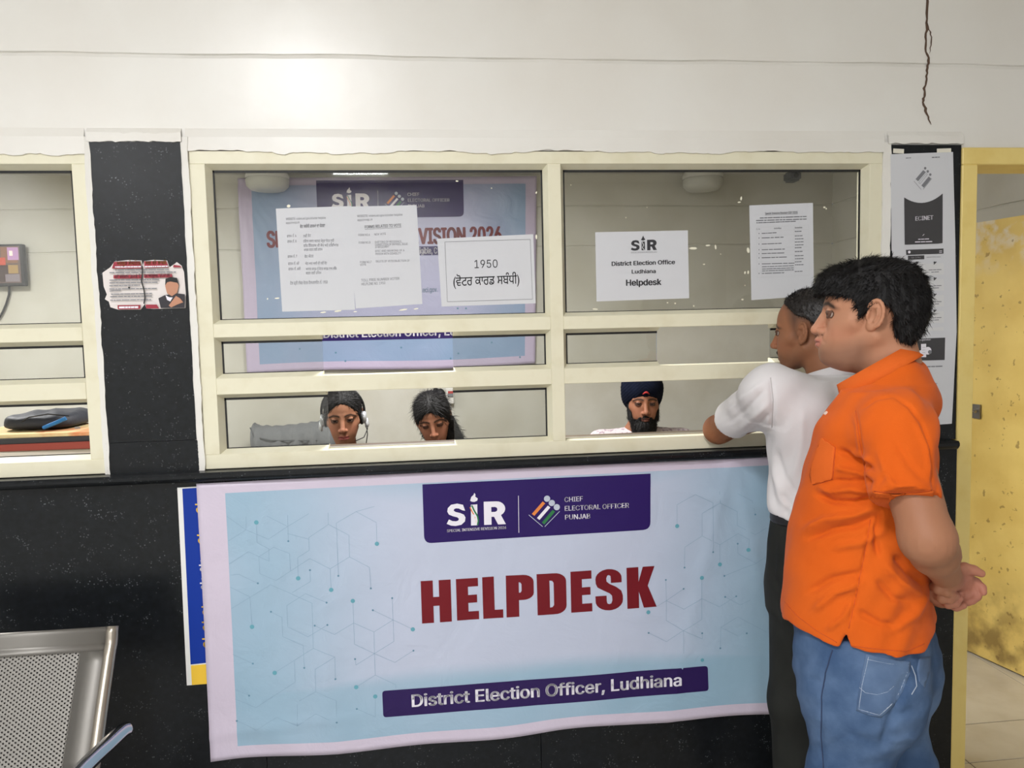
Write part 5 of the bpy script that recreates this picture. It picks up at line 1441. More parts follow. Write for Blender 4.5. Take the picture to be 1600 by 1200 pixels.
def head_colors(V, fr, o, skin):
    """natural colouring of the face: lips, brows, stubble, eyes"""
    q = fr.inv(V); x, y, z = q.T; ay = np.abs(y); C = np.tile(np.array(lin(skin)[:3]), (len(V), 1))
    n = (np.sin(x * 90 + 3 * np.sin(z * 60)) + np.sin(y * 110 + 2 * np.sin(x * 70)) + np.sin(z * 130)) / 3
    C *= (1 + .05 * n)[:, None]
    def mixin(m, c, a=1.0):
        nonlocal C
        m = np.clip(m, 0, 1)[:, None] * a; C = C * (1 - m) + np.array(lin(c)[:3]) * m
    warm = np.exp(-(((x - .105) / .02) ** 2 + (y / .02) ** 2 + ((z + .038) / .02) ** 2)) + .8 * np.exp(-(((ay - .045) / .02) ** 2 + ((z + .04) / .02) ** 2)) * (x > .03)
    mixin(warm * .5, o.get('warm', (196, 120, 96)), .6)
    if 'stubble' in o:
        reg = np.clip((-.040 - z - .25 * np.clip(x, -.02, .06)) / .034, 0, 1) * np.clip((x + .01) / .03, 0, 1) * np.clip((z + .135) / .02, 0, 1)
        mous = np.clip(1 - np.abs(z + .058 - o.get('mz', 0)) / .008, 0, 1) * (ay < .028) * (x > .07)
        mixin(np.maximum(reg, mous * .9), o['stubble'][0], o['stubble'][1])
    lipm = ((x > .083) & (ay < .025)) * np.exp(-((z + .0752 - o.get('mz', 0)) / .0088) ** 4) * np.clip((.026 - ay) / .006, 0, 1) * np.clip((x - .079 - o.get('fwd', 0)) / .004, 0, 1)
    mixin(lipm, o.get('lips', (150, 88, 78)), .8)
    bz = np.interp(ay, [.008, .022, .038, .060], [.0185, .0235, .0240, .0135])
    brow = np.exp(-((z - bz) / o.get('browh', .0042)) ** 2) * np.clip((ay - .008) / .005, 0, 1) * np.clip((.062 - ay) / .006, 0, 1) * (x > .035)
    mixin(brow * 1.2, o.get('brow', (28, 22, 20)), .92)
    for s in (-1, 1):
        e = q - np.array([.0745, s * .032, 0]); r = np.linalg.norm(e, axis=1); inside = r < .01315
        g = np.array(o.get('gaze', (1, 0, -.05)), float); g /= np.linalg.norm(g); ang = np.degrees(np.arccos(np.clip(e @ g / (r + 1e-9), -1, 1)))
        lid = (r < .0185) & (x > .07) & (z > -.0095) & (z < .0085)
        mixin(lid * 1.0, o.get('lash', (48, 32, 28)), .8)
    if 'fade' in o:      # closely cropped hair on the skin
        mixin(np.clip(-poly_sdf(np.array(o['fade']), x, z) / .026 + .35, 0, 1), (52, 44, 40), .72)
    return C


def strands(V, Q, n, L, spread, flow, seed, width=.0011, keep=None):
    """short tapered locks growing out of a hair surface"""
    r = np.random.default_rng(seed); N = vnormals(V, Q); idx = r.integers(0, len(V), n)
    if keep is not None: idx = idx[keep(V[idx])]
    n = len(idx); P0 = V[idx]; nn = N[idx]; fl = flow(P0, nn); fl = fl - nn * (fl * nn).sum(1)[:, None]; fl /= np.linalg.norm(fl, axis=1)[:, None] + 1e-9
    d = fl + spread * nn + .28 * r.standard_normal((n, 3)); d /= np.linalg.norm(d, axis=1)[:, None]
    ln = L * (.5 + r.random(n))[:, None]; side = np.cross(d, nn); side /= np.linalg.norm(side, axis=1)[:, None] + 1e-9; w = width * (.6 + .8 * r.random(n))[:, None]
    mid = P0 + d * ln * .55 + nn * ln * .08; tip = P0 + d * ln - nn * ln * .03
    VV = np.concatenate([P0 - side * w - nn * .002, P0 + side * w - nn * .002, mid + side * w * .8, mid - side * w * .8, tip]); k = np.arange(n)
    F4 = np.stack([k, k + n, k + 2 * n, k + 3 * n], 1); F3 = np.stack([k + 3 * n, k + 2 * n, k + 4 * n], 1)
    return VV, F4, F3


_ER = .0151


def eyes(B, fr, root, gaze):
    """eyeballs with dark irises, set into the sockets"""
    g = np.array(gaze, float); g /= np.linalg.norm(g); a = np.cross(g, (0, 0, 1.0)); a /= np.linalg.norm(a); b = np.cross(a, g)
    for s in (-1, 1):
        V = []; Fs = []; n = 16; rings = [0, 14, 31, 34, 48, 66, 90]
        for r_ in rings:
            for k in range(n):
                t = 2 * math.pi * k / n; al = math.radians(r_); p = np.array([.0745, s * .032, 0]) + _ER * (g * math.cos(al) + math.sin(al) * (a * math.cos(t) + b * math.sin(t))); V.append(fr.pt(p))
        for i in range(len(rings) - 1):
            for k in range(n): Fs.append((i * n + k, (i + 1) * n + k, (i + 1) * n + (k + 1) % n, i * n + (k + 1) % n))
        o = mesh_obj('eye', B.out(np.array(V)), Fs, mat('eye_white', (150, 137, 128), rough=.5, spec=.2), root, smooth=True)
        o.data.materials.append(mat('eye_iris', (20, 13, 11), rough=.35, spec=.3))
        for i, p in enumerate(o.data.polygons): p.material_index = 1 if i < 2 * n else 0
        fix_normals(o)


def hair_obj(name, V, Q, st, material, parent):
    """hair surface and its locks as one mesh"""
    VV, F4, F3 = st; m = len(V)
    allV = np.concatenate([V, VV]); faces = [tuple(f) for f in Q.tolist()] + [tuple(f) for f in (F4 + m).tolist()] + [tuple(f) for f in (F3 + m).tolist()]
    return mesh_obj(name, allV, faces, material, parent, smooth=True)


def surf_hit(bvh, px, py):
    d = Vector(ray(px, py)).normalized(); h = bvh.ray_cast(Vector(CAM), d); return (np.array(h[0]), np.array(h[1])) if h[0] is not None else (None, None)


def cloth_patch(name, bvh, poly, off, th, material, parent, step=5):
    """a sewn-on piece lying on a cloth surface, outline in photo pixels"""
    poly = np.array(poly, float); bm = bmesh.new()
    f = bm.faces.new([bm.verts.new((p[0], p[1], 0)) for p in poly])
    for ax, n in ((0, Vector((1, 0, 0))), (1, Vector((0, 1, 0)))):
        for c in np.arange(poly[:, ax].min() + step, poly[:, ax].max(), step):
            co = Vector((0, 0, 0)); co[ax] = c; bmesh.ops.bisect_plane(bm, geom=bm.verts[:] + bm.edges[:] + bm.faces[:], plane_co=co, plane_no=n)
    bm.verts.index_update(); V = []; ok = True; last = None
    for v in bm.verts:
        cen = poly.mean(0); q_ = np.array([v.co.x, v.co.y]); p = None
        for k_ in range(12):
            p, n = surf_hit(bvh, *q_)
            if p is not None and -(n @ A_F) > .05: break
            q_ = q_ * .94 + cen * .06
        V.append(p + n * off)
    Fs = [tuple(v.index for v in f.verts) for f in bm.faces]; bm.free()
    o = mesh_obj(name, V, Fs, material, parent, smooth=True)
    bm2 = bmesh.new(); bm2.from_mesh(o.data)
    for f in bm2.faces:
        f.normal_update()
        if f.normal.dot(Vector(A_F)) > 0: f.normal_flip()
    bm2.to_mesh(o.data); bm2.free()
    md = o.modifiers.new('t', 'SOLIDIFY'); md.thickness = th; md.offset = -1
    return o


def seam(name, bvh, paths, r, material, parent, step=4, dashed=False):
    mb = MB()
    for path in paths:
        path = np.array(path, float); pts = []
        for i in range(len(path) - 1):
            m = max(2, int(np.linalg.norm(path[i + 1] - path[i]) / step))
            for t in np.linspace(0, 1, m, endpoint=(i == len(path) - 2)):
                p, n = surf_hit(bvh, *(path[i] * (1 - t) + path[i + 1] * t))
                if p is not None: pts.append(p + n * r * .5)
        if len(pts) > 1: mb.tube(pts, r, 5)
    return mb.build(name, material, parent, smooth=True) if mb.V else None


def bvh_of(V, Q): return BVHTree.FromPolygons([tuple(v) for v in V], [tuple(q) for q in Q.tolist()])
# ================================================================== the man in the orange shirt
SKIN = col_mat('skin', rough=.56, spec=.28, sss=.06, bump=(240, .06, .002))
HAIRB = mat('black_hair', (17, 15, 15), rough=.55, spec=.22, bump=(160, .5, .004))
ORANGE = mat('orange_pique', (208, 93, 27), rough=.9, spec=.1, sheen=.05, var=(5, (199, 85, 22), .35, .7), bump=(420, .18, .002))
ORANGE2 = mat('orange_rib', (208, 95, 34), rough=.85, spec=.15, bump=(520, .25, .002))
DENIM = mat('blue_denim', (58, 80, 112), rough=.85, spec=.15, var=(9, (92, 114, 146), .42, .7), bump=(300, .2, .002))
THREAD = mat('pale_thread', (158, 168, 182), rough=.8); DTHREAD = mat('dark_thread', (40, 54, 84), rough=.8); OTHREAD = mat('orange_thread', (190, 78, 20), rough=.85)
SHOE = mat('black_leather', (24, 22, 21), rough=.4)

ob = Body(PT(1350, 700, 1.66), 142.0); LO = ob.loc
om = empty('person', (ob.b[0], ob.b[1], 0), 'person in an orange polo shirt and blue jeans, hands clasped behind the back', 'person')
# frames and joints
oh = Frame(rotz(math.radians(6)) @ roty(math.radians(1)), (0, 0, 0), .985)
e_t = LO(1292, 491, .03)                                   # near eye
oh.t = e_t - oh.s * (oh.R @ np.array([.088, .032, 0]))
oo = dict(smile=1, mz=.011, nz=.004, fwd=.013, wide=1.0, jaw=1.06, nose=1.12, lip=.004, browh=.0052, double=True, neck=1.08, earx=-.011, stubble=((88, 70, 60), .5), lips=(168, 104, 92), warm=(200, 128, 104), brow=(26, 20, 18), neck_to=(-.055, 0, -.19), open=13)
S_l, E_l, W_l = LO(1398, 668, .160), LO(1449, 842, .235), LO(1480, 903, .055)
S_r, E_r, W_r = LO(1398, 668, .160) * np.array([1, -.84, 1]) + np.array([.062, 0, 0]), LO(1456, 838, -.215), LO(1470, 926, -.03)
xs = axis_nodes(-.36, .26, .010, [(oh.t[0] - .13, oh.t[0] + .13, .0018), (W_l[0] - .10, W_l[0] + .04, .0020)])
ys = axis_nodes(-.36, .36, .010, [(-.105, .105, .0018)])
zs = axis_nodes(.80, 1.75, .010, [(oh.t[2] - .14, oh.t[2] + .05, .0018), (oh.t[2] + .05, oh.t[2] + .14, .005), (W_l[2] - .08, W_l[2] + .05, .0020)])
F = Field(xs, ys, zs)
F.add(loft([(.84, -.03, 0, .10, .13), (1.0, -.02, 0, .11, .14), (1.2, -.02, 0, .09, .14), (1.33, -.03, 0, .07, .11), (1.40, -.04, 0, .05, .06)]), 0)
for s_, e_, w_ in ((S_l, E_l, W_l), (S_r, E_r, W_r)):
    F.add(cone((-.04, s_[1] * .4, 1.33), s_, .05, .055), .03)
    F.add(cone(s_, e_, .054, .046), .03); F.add(ell(e_, .044), .02)
    mid = e_ * .68 + w_ * .32
    F.add(cone(e_, mid, .044, .043), .02); F.add(cone(mid, w_, .042, .027), .02)
head_shape(F, oh, oo)
# left hand, lying palm up in the right one
F.add(cone(W_l, LO(1492, 904, .03), .026, .023), .012)
for a, b in (((1488, 899, .04), (1511, 899, .02)), ((1489, 906, .03), (1512, 907, .01)), ((1487, 912, .03), (1507, 915, .012))): F.add(cone(LO(*a), LO(*b), .014, .0125), .012)
F.chain([LO(1490, 893, .045), LO(1507, 888, .035), LO(1521, 891, .03), LO(1533, 896, .026)], [.0135, .0115, .0098, .0082], .006)
F.chain([LO(1511, 903, .010), LO(1525, 910, .004), LO(1534, 918, .006), LO(1536, 925, .012)], [.0105, .0098, .0088, .0078], .003)
F.chain([LO(1510, 910, .012), LO(1522, 921, .006), LO(1526, 932, .012), LO(1519, 939, .022)], [.0105, .0100, .0090, .0078], .003)
F.chain([LO(1505, 915, .016), LO(1512, 928, .012), LO(1512, 940, .020), LO(1504, 943, .032)], [.0100, .0096, .0086, .0076], .003)
F.chain([LO(1498, 917, .020), LO(1500, 930, .022), LO(1497, 939, .032), LO(1492, 938, .040)], [.0092, .0086, .0078, .0068], .003)
# right hand holding the left wrist from below
F.add(cone(W_r, LO(1464, 926, .035), .026, .024), .012); F.add(cone(LO(1472, 934, -.02), LO(1474, 933, .03), .02, .018), .012)
F.chain([LO(1460, 917, .055), LO(1467, 921, .078), LO(1479, 925, .082), LO(1489, 930, .072)], [.0105, .0108, .0098, .0084], .003)
F.chain([LO(1464, 929, .050), LO(1472, 935, .070), LO(1484, 936, .072), LO(1493, 931, .062)], [.0105, .0106, .0096, .0082], .003)
F.chain([LO(1472, 938, .040), LO(1482, 944, .055), LO(1493, 942, .056), LO(1499, 935, .050)], [.0098, .0098, .0088, .0076], .003)
F.chain([LO(1482, 944, .020), LO(1494, 949, .036), LO(1505, 946, .040)], [.0090, .0086, .0074], .003)
V, Q = F.mesh(1); del F
SK_O = (174, 124, 96)
C = head_colors(V, oh, oo, SK_O)
q = oh.inv(V); body_ = q[:, 2] < -.16
armc = np.array(lin((152, 105, 78))[:3]); handc = np.array(lin((166, 109, 90))[:3])
hd = np.clip(1 - np.linalg.norm(V - LO(1505, 918, .02), axis=1) / .075, 0, 1)[:, None]
hd = np.clip(hd * 2.2, 0, 1); mixed = armc * (1 - hd) + handc * hd
fade = np.clip((-.14 - q[:, 2]) / .03, 0, 1)[:, None]; C = C * (1 - fade) + mixed * fade
skin_o = mesh_obj('body', ob.out(V), Q, SKIN, om, smooth=True); set_colors(skin_o, C)
eyes(ob, oh, om, (1, .1, -.04))
# hair
HP = lambda *pts: [(.088 - (px - 1292) / 700.0, (491 - py) / 700.0) for px, py in pts]
poly = HP((1272, 452), (1277, 460), (1290, 459), (1306, 462), (1322, 466), (1334, 474), (1336, 488), (1337, 502), (1346, 497), (1352, 486), (1366, 479), (1380, 482), (1386, 497), (1386, 518), (1388, 532), (1402, 540), (1413, 540), (1426, 527), (1436, 500), (1437, 470), (1431, 443), (1415, 422), (1390, 411), (1360, 406), (1325, 409), (1298, 416), (1281, 430))
fx = axis_nodes(oh.t[0] - .15, oh.t[0] + .15, .0034); fy = axis_nodes(-.13, .13, .0034); fz = axis_nodes(oh.t[2] - .11, oh.t[2] + .15, .0034)
F = Field(fx, fy, fz)
F.add(ell((-.010, 0, .032), (.132, .0825, .100), oh), 0).add(ell((-.045, 0, -.02), (.078, .072, .075), oh), .02)
F.add(ell((.07, .0, .075), (.05, .06, .032), oh), .02)
F.keep(ext(poly, -.2, .2, oh), .008)
F.warp(lambda X, Y, Z: .0016 * np.sin(X * 420 + 6 * np.sin(Y * 90 + Z * 60)) * np.sin(Y * 260 + Z * 170) + .0018 * np.sin(X * 120 + Z * 150) * np.cos(Y * 130))
V, Q = F.mesh(1); del F
def flow(Pp, N):
    qq = oh.inv(Pp); d = np.tile(np.array([.55, 0, -.55]), (len(Pp), 1)); back = qq[:, 0] < -.02; d[back] = (-.25, 0, -1.0); d[:, 1] += np.sign(qq[:, 1]) * .25
    top = (qq[:, 2] > .085) & (qq[:, 0] < .02); d[top] = (-.4, .1, .15); return d @ oh.R.T
st = strands(V, Q, 16000, .015, .13, flow, 3, .0008)
hair = hair_obj('hair', ob.out(V), Q, (ob.out(st[0]), st[1], st[2]), HAIRB, om)
# ---- shirt
rows = [(610, 1318, 1440), (640, 1292, 1455), (660, 1279, 1462), (700, 1268, 1466), (740, 1258, 1467), (780, 1246, 1466), (820, 1236, 1463), (870, 1231, 1458), (920, 1227, 1457), (960, 1225, 1466), (1000, 1228, 1470), (1040, 1236, 1468)]
wid = [.13, .165, .175, .178, .178, .180, .184, .188, .190, .190, .190, .186]
secs = []
for (py, a, b), w_ in zip(rows, wid):
    A_, B_ = LO(a, py, 0), LO(b, py, 0); secs.append(((A_[2] + B_[2]) / 2, (A_[0] + B_[0]) / 2, 0, (A_[0] - B_[0]) / 2, w_))
xs = axis_nodes(-.26, .26, .0042); ys = axis_nodes(-.33, .33, .0042); zs = axis_nodes(.78, 1.48, .0042)
F = Field(xs, ys, zs)
F.add(loft(secs, 2.25), 0)
nb = LO(1372, 582, 0)
for s in (1, -1):
    sh = S_l if s > 0 else S_r
    F.add(cone((nb[0] - .012, s * .045, nb[2] - .078), (sh[0] - .004, sh[1] * .78, sh[2] + .004), .068, .064 if s > 0 else .056), .04)
    if s > 0: hem = LO(1413, 779, .238); ra, rb = .068, .061
    else: hem = sh + (E_r - sh) * .66; ra, rb = .062, .054
    ax_ = (hem - sh) / np.linalg.norm(hem - sh)
    F.add(ell(sh + ax_ * .012, .070 if s > 0 else .060), .035)
    F.add(capped(sh, hem, ra, rb), .022)
    F.sub(cone(hem + ax_ * .05, hem + ax_ * .038, rb - .016, rb - .016), .002)
F.add(ell((nb[0] - .040, 0, nb[2] - .045), (.070, .095, .055)), .04)
F.add(cone(LO(1412, 592, 0), LO(1428, 626, 0), .040, .042), .04)
for s in (1, -1): F.add(cone((LO(1408, 594, 0)[0], s * .04, LO(1408, 594, 0)[2]), (LO(1414, 640, 0)[0], s * .08, LO(1414, 640, 0)[2]), .042, .042), .04)
# hem line and side vent
hl = [LO(1222, 944, 0), LO(1236, 962, .10), LO(1270, 990, .16), LO(1309, 1011, .185), LO(1329, 1015, .188), LO(1370, 1021, .18), LO(1418, 1026, .14), LO(1446, 1012, .08), LO(1474, 972, 0)]
hp = [(p[0], p[2]) for p in hl]; hp[0] = (.5, hp[0][1] + .02); hp[-1] = (-.5, hp[-1][1] + .02)
hp = sorted(hp[1:-1], key=lambda t: -t[0]); hp = [(.5, LO(1222, 944, 0)[2])] + [(LO(1222, 944, 0)[0] - .01, LO(1222, 946, 0)[2])] + hp + [(LO(1474, 972, 0)[0] + .01, LO(1474, 974, 0)[2]), (-.5, LO(1474, 972, 0)[2])]
F.keep(ext(hp + [(-.5, 1.6), (.5, 1.6)], -1, 1), .003)
v0, v1, v2 = LO(1307, 1030, .18), LO(1331, 1032, .18), LO(1323, 984, .18)
F.sub(ext([(v0[0], v0[2]), (v1[0], v1[2]), (v2[0], v2[2])], .08, .4), .002)
F.sub(cone((nb[0] - .01, 0, nb[2] + .05), (nb[0] + .015, 0, nb[2] - .03), .068, .056), .01)
F.warp(lambda X, Y, Z: .0020 * np.sin(Z * 62 + 9 * X + 2.2 * np.sin(X * 21 + Y * 14)) * np.cos(X * 26 + Y * 17) + .0012 * np.sin(X * 85 + Z * 50 + 2 * np.sin(Y * 40)))
V, Q = F.mesh(1); del F
V = ob.out(V)
FOLDS = [([(1337, 642), (1340, 670), (1345, 705), (1352, 740), (1362, 775)], 4, -.0050), ([(1396, 619), (1420, 634), (1440, 660), (1452, 695), (1458, 740), (1460, 775)], 4, -.0042),
         ([(1345, 640), (1368, 624), (1396, 619)], 3, -.0025), ([(1330, 655), (1334, 690), (1337, 712)], 5, -.0035), 
         ([(1362, 733), (1335, 716), (1308, 702)], 6, -.0055), ([(1360, 722), (1330, 704)], 5, .0040), ([(1358, 742), (1325, 735), (1306, 732)], 6, .0045), ([(1363, 752), (1330, 752), (1302, 752)], 5, -.0045),
         ([(1362, 768), (1330, 764), (1300, 768), (1280, 762)], 6, .0050), ([(1366, 778), (1335, 786), (1300, 783), (1276, 772)], 6, -.0060), ([(1372, 790), (1335, 805), (1290, 812), (1255, 830)], 8, .0058),
         ([(1372, 806), (1335, 822), (1300, 828), (1262, 842)], 7, -.0050), ([(1380, 830), (1345, 848), (1300, 856)], 8, .0035), ([(1375, 800), (1368, 835), (1372, 870)], 6, -.0045),
         ([(1362, 806), (1354, 850), (1346, 890), (1336, 935), (1326, 984)], 2.4, -.0030), ([(1350, 895), (1300, 905), (1262, 925)], 8, -.0042), ([(1345, 912), (1305, 925), (1270, 955)], 8, .0042),
         ([(1398, 868), (1420, 895), (1448, 915)], 8, -.0050), ([(1385, 885), (1410, 912), (1440, 932)], 8, .0048), ([(1370, 905), (1395, 935), (1420, 940)], 7, -.0035), ([(1450, 925), (1430, 960), (1395, 985)], 9, .0040), ([(1340, 955), (1375, 975), (1400, 978)], 7, -.0035), ([(1332, 940), (1318, 965), (1290, 985)], 6, .0035),
         ([(1430, 660), (1448, 700), (1452, 745)], 6, .0045), ([(1400, 690), (1420, 725), (1440, 745), (1452, 752)], 8, -.0035), ([(1372, 700), (1385, 740), (1398, 765)], 9, .0040), ([(1410, 755), (1385, 740), (1370, 760)], 6, -.0025),
         ([(1365, 762), (1412, 764), (1457, 760)], 1.4, -.0016), ([(1365, 769), (1412, 771), (1458, 767)], 5, .0014), ([(1470, 690), (1466, 740), (1464, 800)], 5, -.003)]
V = sculpt(V, Q, [(p_, w_ * .75, h_ * (1.2 if i_ < 4 or i_ > 22 else 2.2)) for i_, (p_, w_, h_) in enumerate(FOLDS)])
shirt = mesh_obj('shirt', V, Q, ORANGE, om, smooth=True)
bv = bvh_of(V, Q)
# collar: a folded band tilted down towards the throat
Bk, Fr = LO(1419, 543, 0), LO(1306, 606, 0); Cc = (Bk + Fr) / 2; Aa = (Fr - Bk) / 2; up = np.array([-Aa[2], 0, Aa[0]]); up = up / np.linalg.norm(up) * (1 if up[2] > 0 else -1)
if up[2] < 0: up = -up
V = []; nn = 46; TH = np.linspace(math.radians(30), math.radians(330), nn)
for t in TH:
    rad = Aa * math.cos(t) * .96 + np.array([0, .071, 0]) * math.sin(t); u_ = rad / np.linalg.norm(rad)
    drop = .030 + .014 * max(0, math.cos(t)) ** 1.5
    base = Cc + rad
    V += [base - u_ * .006 - up * .030, base - u_ * .002 + up * .004, base + u_ * .003 + up * .004, base + u_ * (.012) - up * drop * .55, base + u_ * .019 - up * drop]
m = 5
co = mesh_obj('collar', ob.out(np.array(V)), [(i * m + j, (i + 1) * m + j, (i + 1) * m + j + 1, i * m + j + 1) for i in range(nn - 1) for j in range(m - 1)], ORANGE2, shirt, smooth=True)
md = co.modifiers.new('t', 'SOLIDIFY'); md.thickness = .0022; md.offset = 0
cloth_patch('chest_pocket', bv, [(1276, 676), (1290, 688), (1305, 698), (1303, 722), (1301, 748), (1286, 753), (1270, 757), (1266, 742), (1268, 705)], .0030, .004, ORANGE2, shirt, 4)
cloth_patch('sleeve_band', bv, [(1366, 769), (1390, 771), (1412, 771), (1436, 770), (1457, 767), (1457.5, 775), (1436, 778), (1412, 779.5), (1390, 779), (1367, 777)], .0022, .003, ORANGE2, shirt, 4)
seam('stitching', bv, [[(1337, 642), (1341, 675), (1347, 712), (1354, 745)], [(1360, 812), (1352, 860), (1340, 920), (1326, 982)], [(1226, 940), (1245, 962), (1275, 985), (1308, 1004)], [(1331, 1009), (1370, 1014), (1416, 1018), (1444, 1006)], [(1305.5, 699), (1303.5, 724), (1301.5, 749), (1286, 754), (1271, 758)], [(1366, 767.5), (1390, 769.5), (1412, 769.5), (1436, 768.5), (1456, 765.5)]], .0008, OTHREAD, shirt)['kind'] = 'stuff'
for (px, py) in ((1300, 620), (1291, 646)):
    p, n = surf_hit(bv, px, py)
    if p is not None: MB().tube([p, p + n * .003], .0048, 10).build('button', mat('pearl_button', (226, 210, 196), rough=.3), shirt)
# ---- jeans (hips turned a little further from the viewer than the chest)
obj_ = Body(PT(1350, 700, 1.66), 133.0); LO = obj_.loc
hipz = LO(1350, 1000, 0)[2]
def lrow(py, a, b, l): 
    A_, B_ = LO(a, py, l), LO(b, py, l); return ((A_ + B_) / 2, (A_[0] - B_[0]) / 2)
rows = [(960, 1252, 1452, .178), (1000, 1252, 1458, .178), (1040, 1256, 1456, .178), (1075, 1264, 1448, .172), (1115, 1290, 1430, .14), (1150, 1325, 1400, .08)]
secs = []
for py, a, b, w_ in rows: c_, h_ = lrow(py, a, b, 0); secs.append((c_[2], c_[0], 0, h_, w_))
xs = axis_nodes(-.30, .26, .006); ys = axis_nodes(-.24, .24, .006); zs = axis_nodes(.03, .95, .006)
F = Field(xs, ys, zs); F.add(loft(secs, 2.4), 0)
hipL, hipR = lrow(1075, 1262, 1420, .085)[0], lrow(1075, 1300, 1450, -.085)[0]
kneeL = lrow(1200, 1266, 1388, .10)[0]; kneeR = lrow(1200, 1376, 1450, -.10)[0]
for hp_, kn, s in ((hipL, kneeL, 1), (hipR, kneeR, -1)):
    hp_ = np.array([hp_[0], s * .088, hp_[2]]); kn = np.array([kn[0], s * .095, min(kn[2], .52)]); ft = np.array([kn[0] - .015, s * .105, .045])
    rk = .082 if s > 0 else .066
    F.add(cone(hp_, kn, .100, rk), .06); F.add(capped(kn, ft, rk, .064), .04)
F.add(ell((secs[3][1] - .052, .075, secs[3][0] + .03), (.085, .085, .095)), .05).add(ell((secs[3][1] - .052, -.075, secs[3][0] + .03), (.085, .085, .095)), .05)
F.warp(lambda X, Y, Z: .0022 * np.sin(Z * 46 + 10 * X + 3 * np.sin(Y * 22)) * np.cos(X * 30) + .0012 * np.sin(Z * 120 + X * 60))
V, Q = F.mesh(1); del F
V = sculpt(obj_.out(V), Q, [([(1300, 1012), (1290, 1050), (1284, 1086), (1284, 1150), (1287, 1200)], 2.4, -.003), ([(1420, 1050), (1405, 1090), (1390, 1130), (1378, 1170)], 7, -.008), ([(1400, 1040), (1424, 1042), (1440, 1060)], 5, -.004), ([(1290, 1165), (1330, 1150), (1365, 1160)], 8, -.004), ([(1400, 1120), (1425, 1110), (1444, 1115)], 6, -.004), ([(1390, 1160), (1420, 1150), (1440, 1160)], 6, .004), ([(1262, 1060), (1285, 1068)], 6, -.003)])
jeans = mesh_obj('jeans', V, Q, DENIM, om, smooth=True); bv = bvh_of(V, Q)
cloth_patch('back_pocket', bv, [(1353, 1022), (1390, 1030), (1422, 1034), (1421, 1052), (1410, 1082), (1395, 1104), (1376, 1121), (1356, 1117), (1338, 1110), (1343, 1070)], .0014, .0024, mat('pocket_denim', (66, 88, 120), rough=.85, var=(9, (98, 120, 150), .4, .7), bump=(300, .2, .002)), jeans, 5)
cloth_patch('back_pocket', bv, [(1436, 1028), (1453, 1026), (1452, 1048), (1444, 1074), (1436, 1066), (1432, 1048)], .0014, .0024, mat('pocket_denim', (84, 106, 142)), jeans, 5)
seam('stitching', bv, [[(1357, 1026), (1347, 1070), (1342, 1108), (1374, 1117)], [(1374, 1117), (1392, 1101), (1406, 1080), (1417, 1050)], [(1355, 1030), (1390, 1037), (1420, 1040)], [(1343, 1074), (1352, 1082), (1370, 1085), (1386, 1081), (1396, 1072)], [(1424, 1040), (1430, 1056), (1432, 1072), (1424, 1085)]], .0011, THREAD, jeans)['kind'] = 'stuff'
seam('side_seam', bv, [[(1301, 1016), (1290, 1052), (1284, 1088), (1283, 1150), (1287, 1200)]], .0014, DTHREAD, jeans)
# ---- shoes
for s, kn in ((1, kneeL), (-1, kneeR)):
    f0 = kn[0] - .015; F = Field(axis_nodes(f0 - .14, f0 + .24, .008), axis_nodes(s * .105 - .08, s * .105 + .08, .008), axis_nodes(-.02, .14, .008))
    F.add(ell((f0 - .02, s * .105, .04), (.085, .042, .045)), 0).add(ell((f0 + .10, s * .112, .03), (.10, .046, .036)), .04); F.keep((None, None, lambda X, Y, Z: .002 - Z + 0 * X + 0 * Y), .003)
    V, Q = F.mesh(1); mesh_obj('shoe', obj_.out(V), Q, SHOE, om, smooth=True)
# ================================================================== the man in the white shirt, leaning on the ledge
WHITE = mat('white_cotton', (214, 211, 212), rough=.85, spec=.2, var=(4, (206, 202, 203), .35, .7), bump=(300, .15, .002))
TROUS = mat('black_trouser', (30, 31, 29), rough=.75, spec=.2, var=(6, (38, 39, 36), .4, .7))
wbd = Body(PT(1279, 700, 2.06), 118.0); LW_ = wbd.loc
wm = empty('person', (wbd.b[0], wbd.b[1], 0), 'person in a white shirt and black trousers leaning an elbow on the counter ledge', 'person')
wh = Frame(rotz(math.radians(11)) @ roty(math.radians(3)), (0, 0, 0), .97)
hp_ = wbd.into(PT(1264, 517, 2.18)); wh.t = np.array([hp_[0], hp_[1], hp_[2]])
wo = dict(wide=.97, jaw=1.0, nose=1.08, neck=1.0, earx=-.014, stubble=((82, 62, 52), .35), lips=(132, 84, 72), warm=(176, 106, 80), brow=(34, 28, 26), neck_to=(-.06, .0, -.20), open=16)
E_w = wbd.into(P(1122, 671, -.035)); S_w = np.array([.04, .160, 1.362])
W_w = wbd.into(P(1240, 672, -.03)); W_w[2] = E_w[2] + .045
S_v = S_w * np.array([1, -1, 1]); E_v = wbd.into(P(1400, 668, -.055)); E_v[2] = E_w[2]; W_v = wbd.into(P(1300, 668, -.04)); W_v[2] = E_w[2] + .012
xs = axis_nodes(-.30, .36, .010, [(wh.t[0] - .125, wh.t[0] + .125, .0022)]); ys = axis_nodes(-.40, .44, .010, [(wh.t[1] - .10, wh.t[1] + .10, .0022), (E_w[1] - .06, E_w[1] + .06, .005)])
zs = axis_nodes(.80, 1.72, .010, [(wh.t[2] - .14, wh.t[2] + .14, .0022), (E_w[2] - .06, E_w[2] + .09, .005)])
F = Field(xs, ys, zs)
nk = wh.pt((-.05, 0, -.17))
F.add(loft([(.84, 0, 0, .09, .12), (1.1, 0, 0, .08, .12), (1.28, nk[0] * .5, nk[1] * .5, .06, .10), (nk[2] - .02, nk[0], nk[1], .045, .05)]), 0)
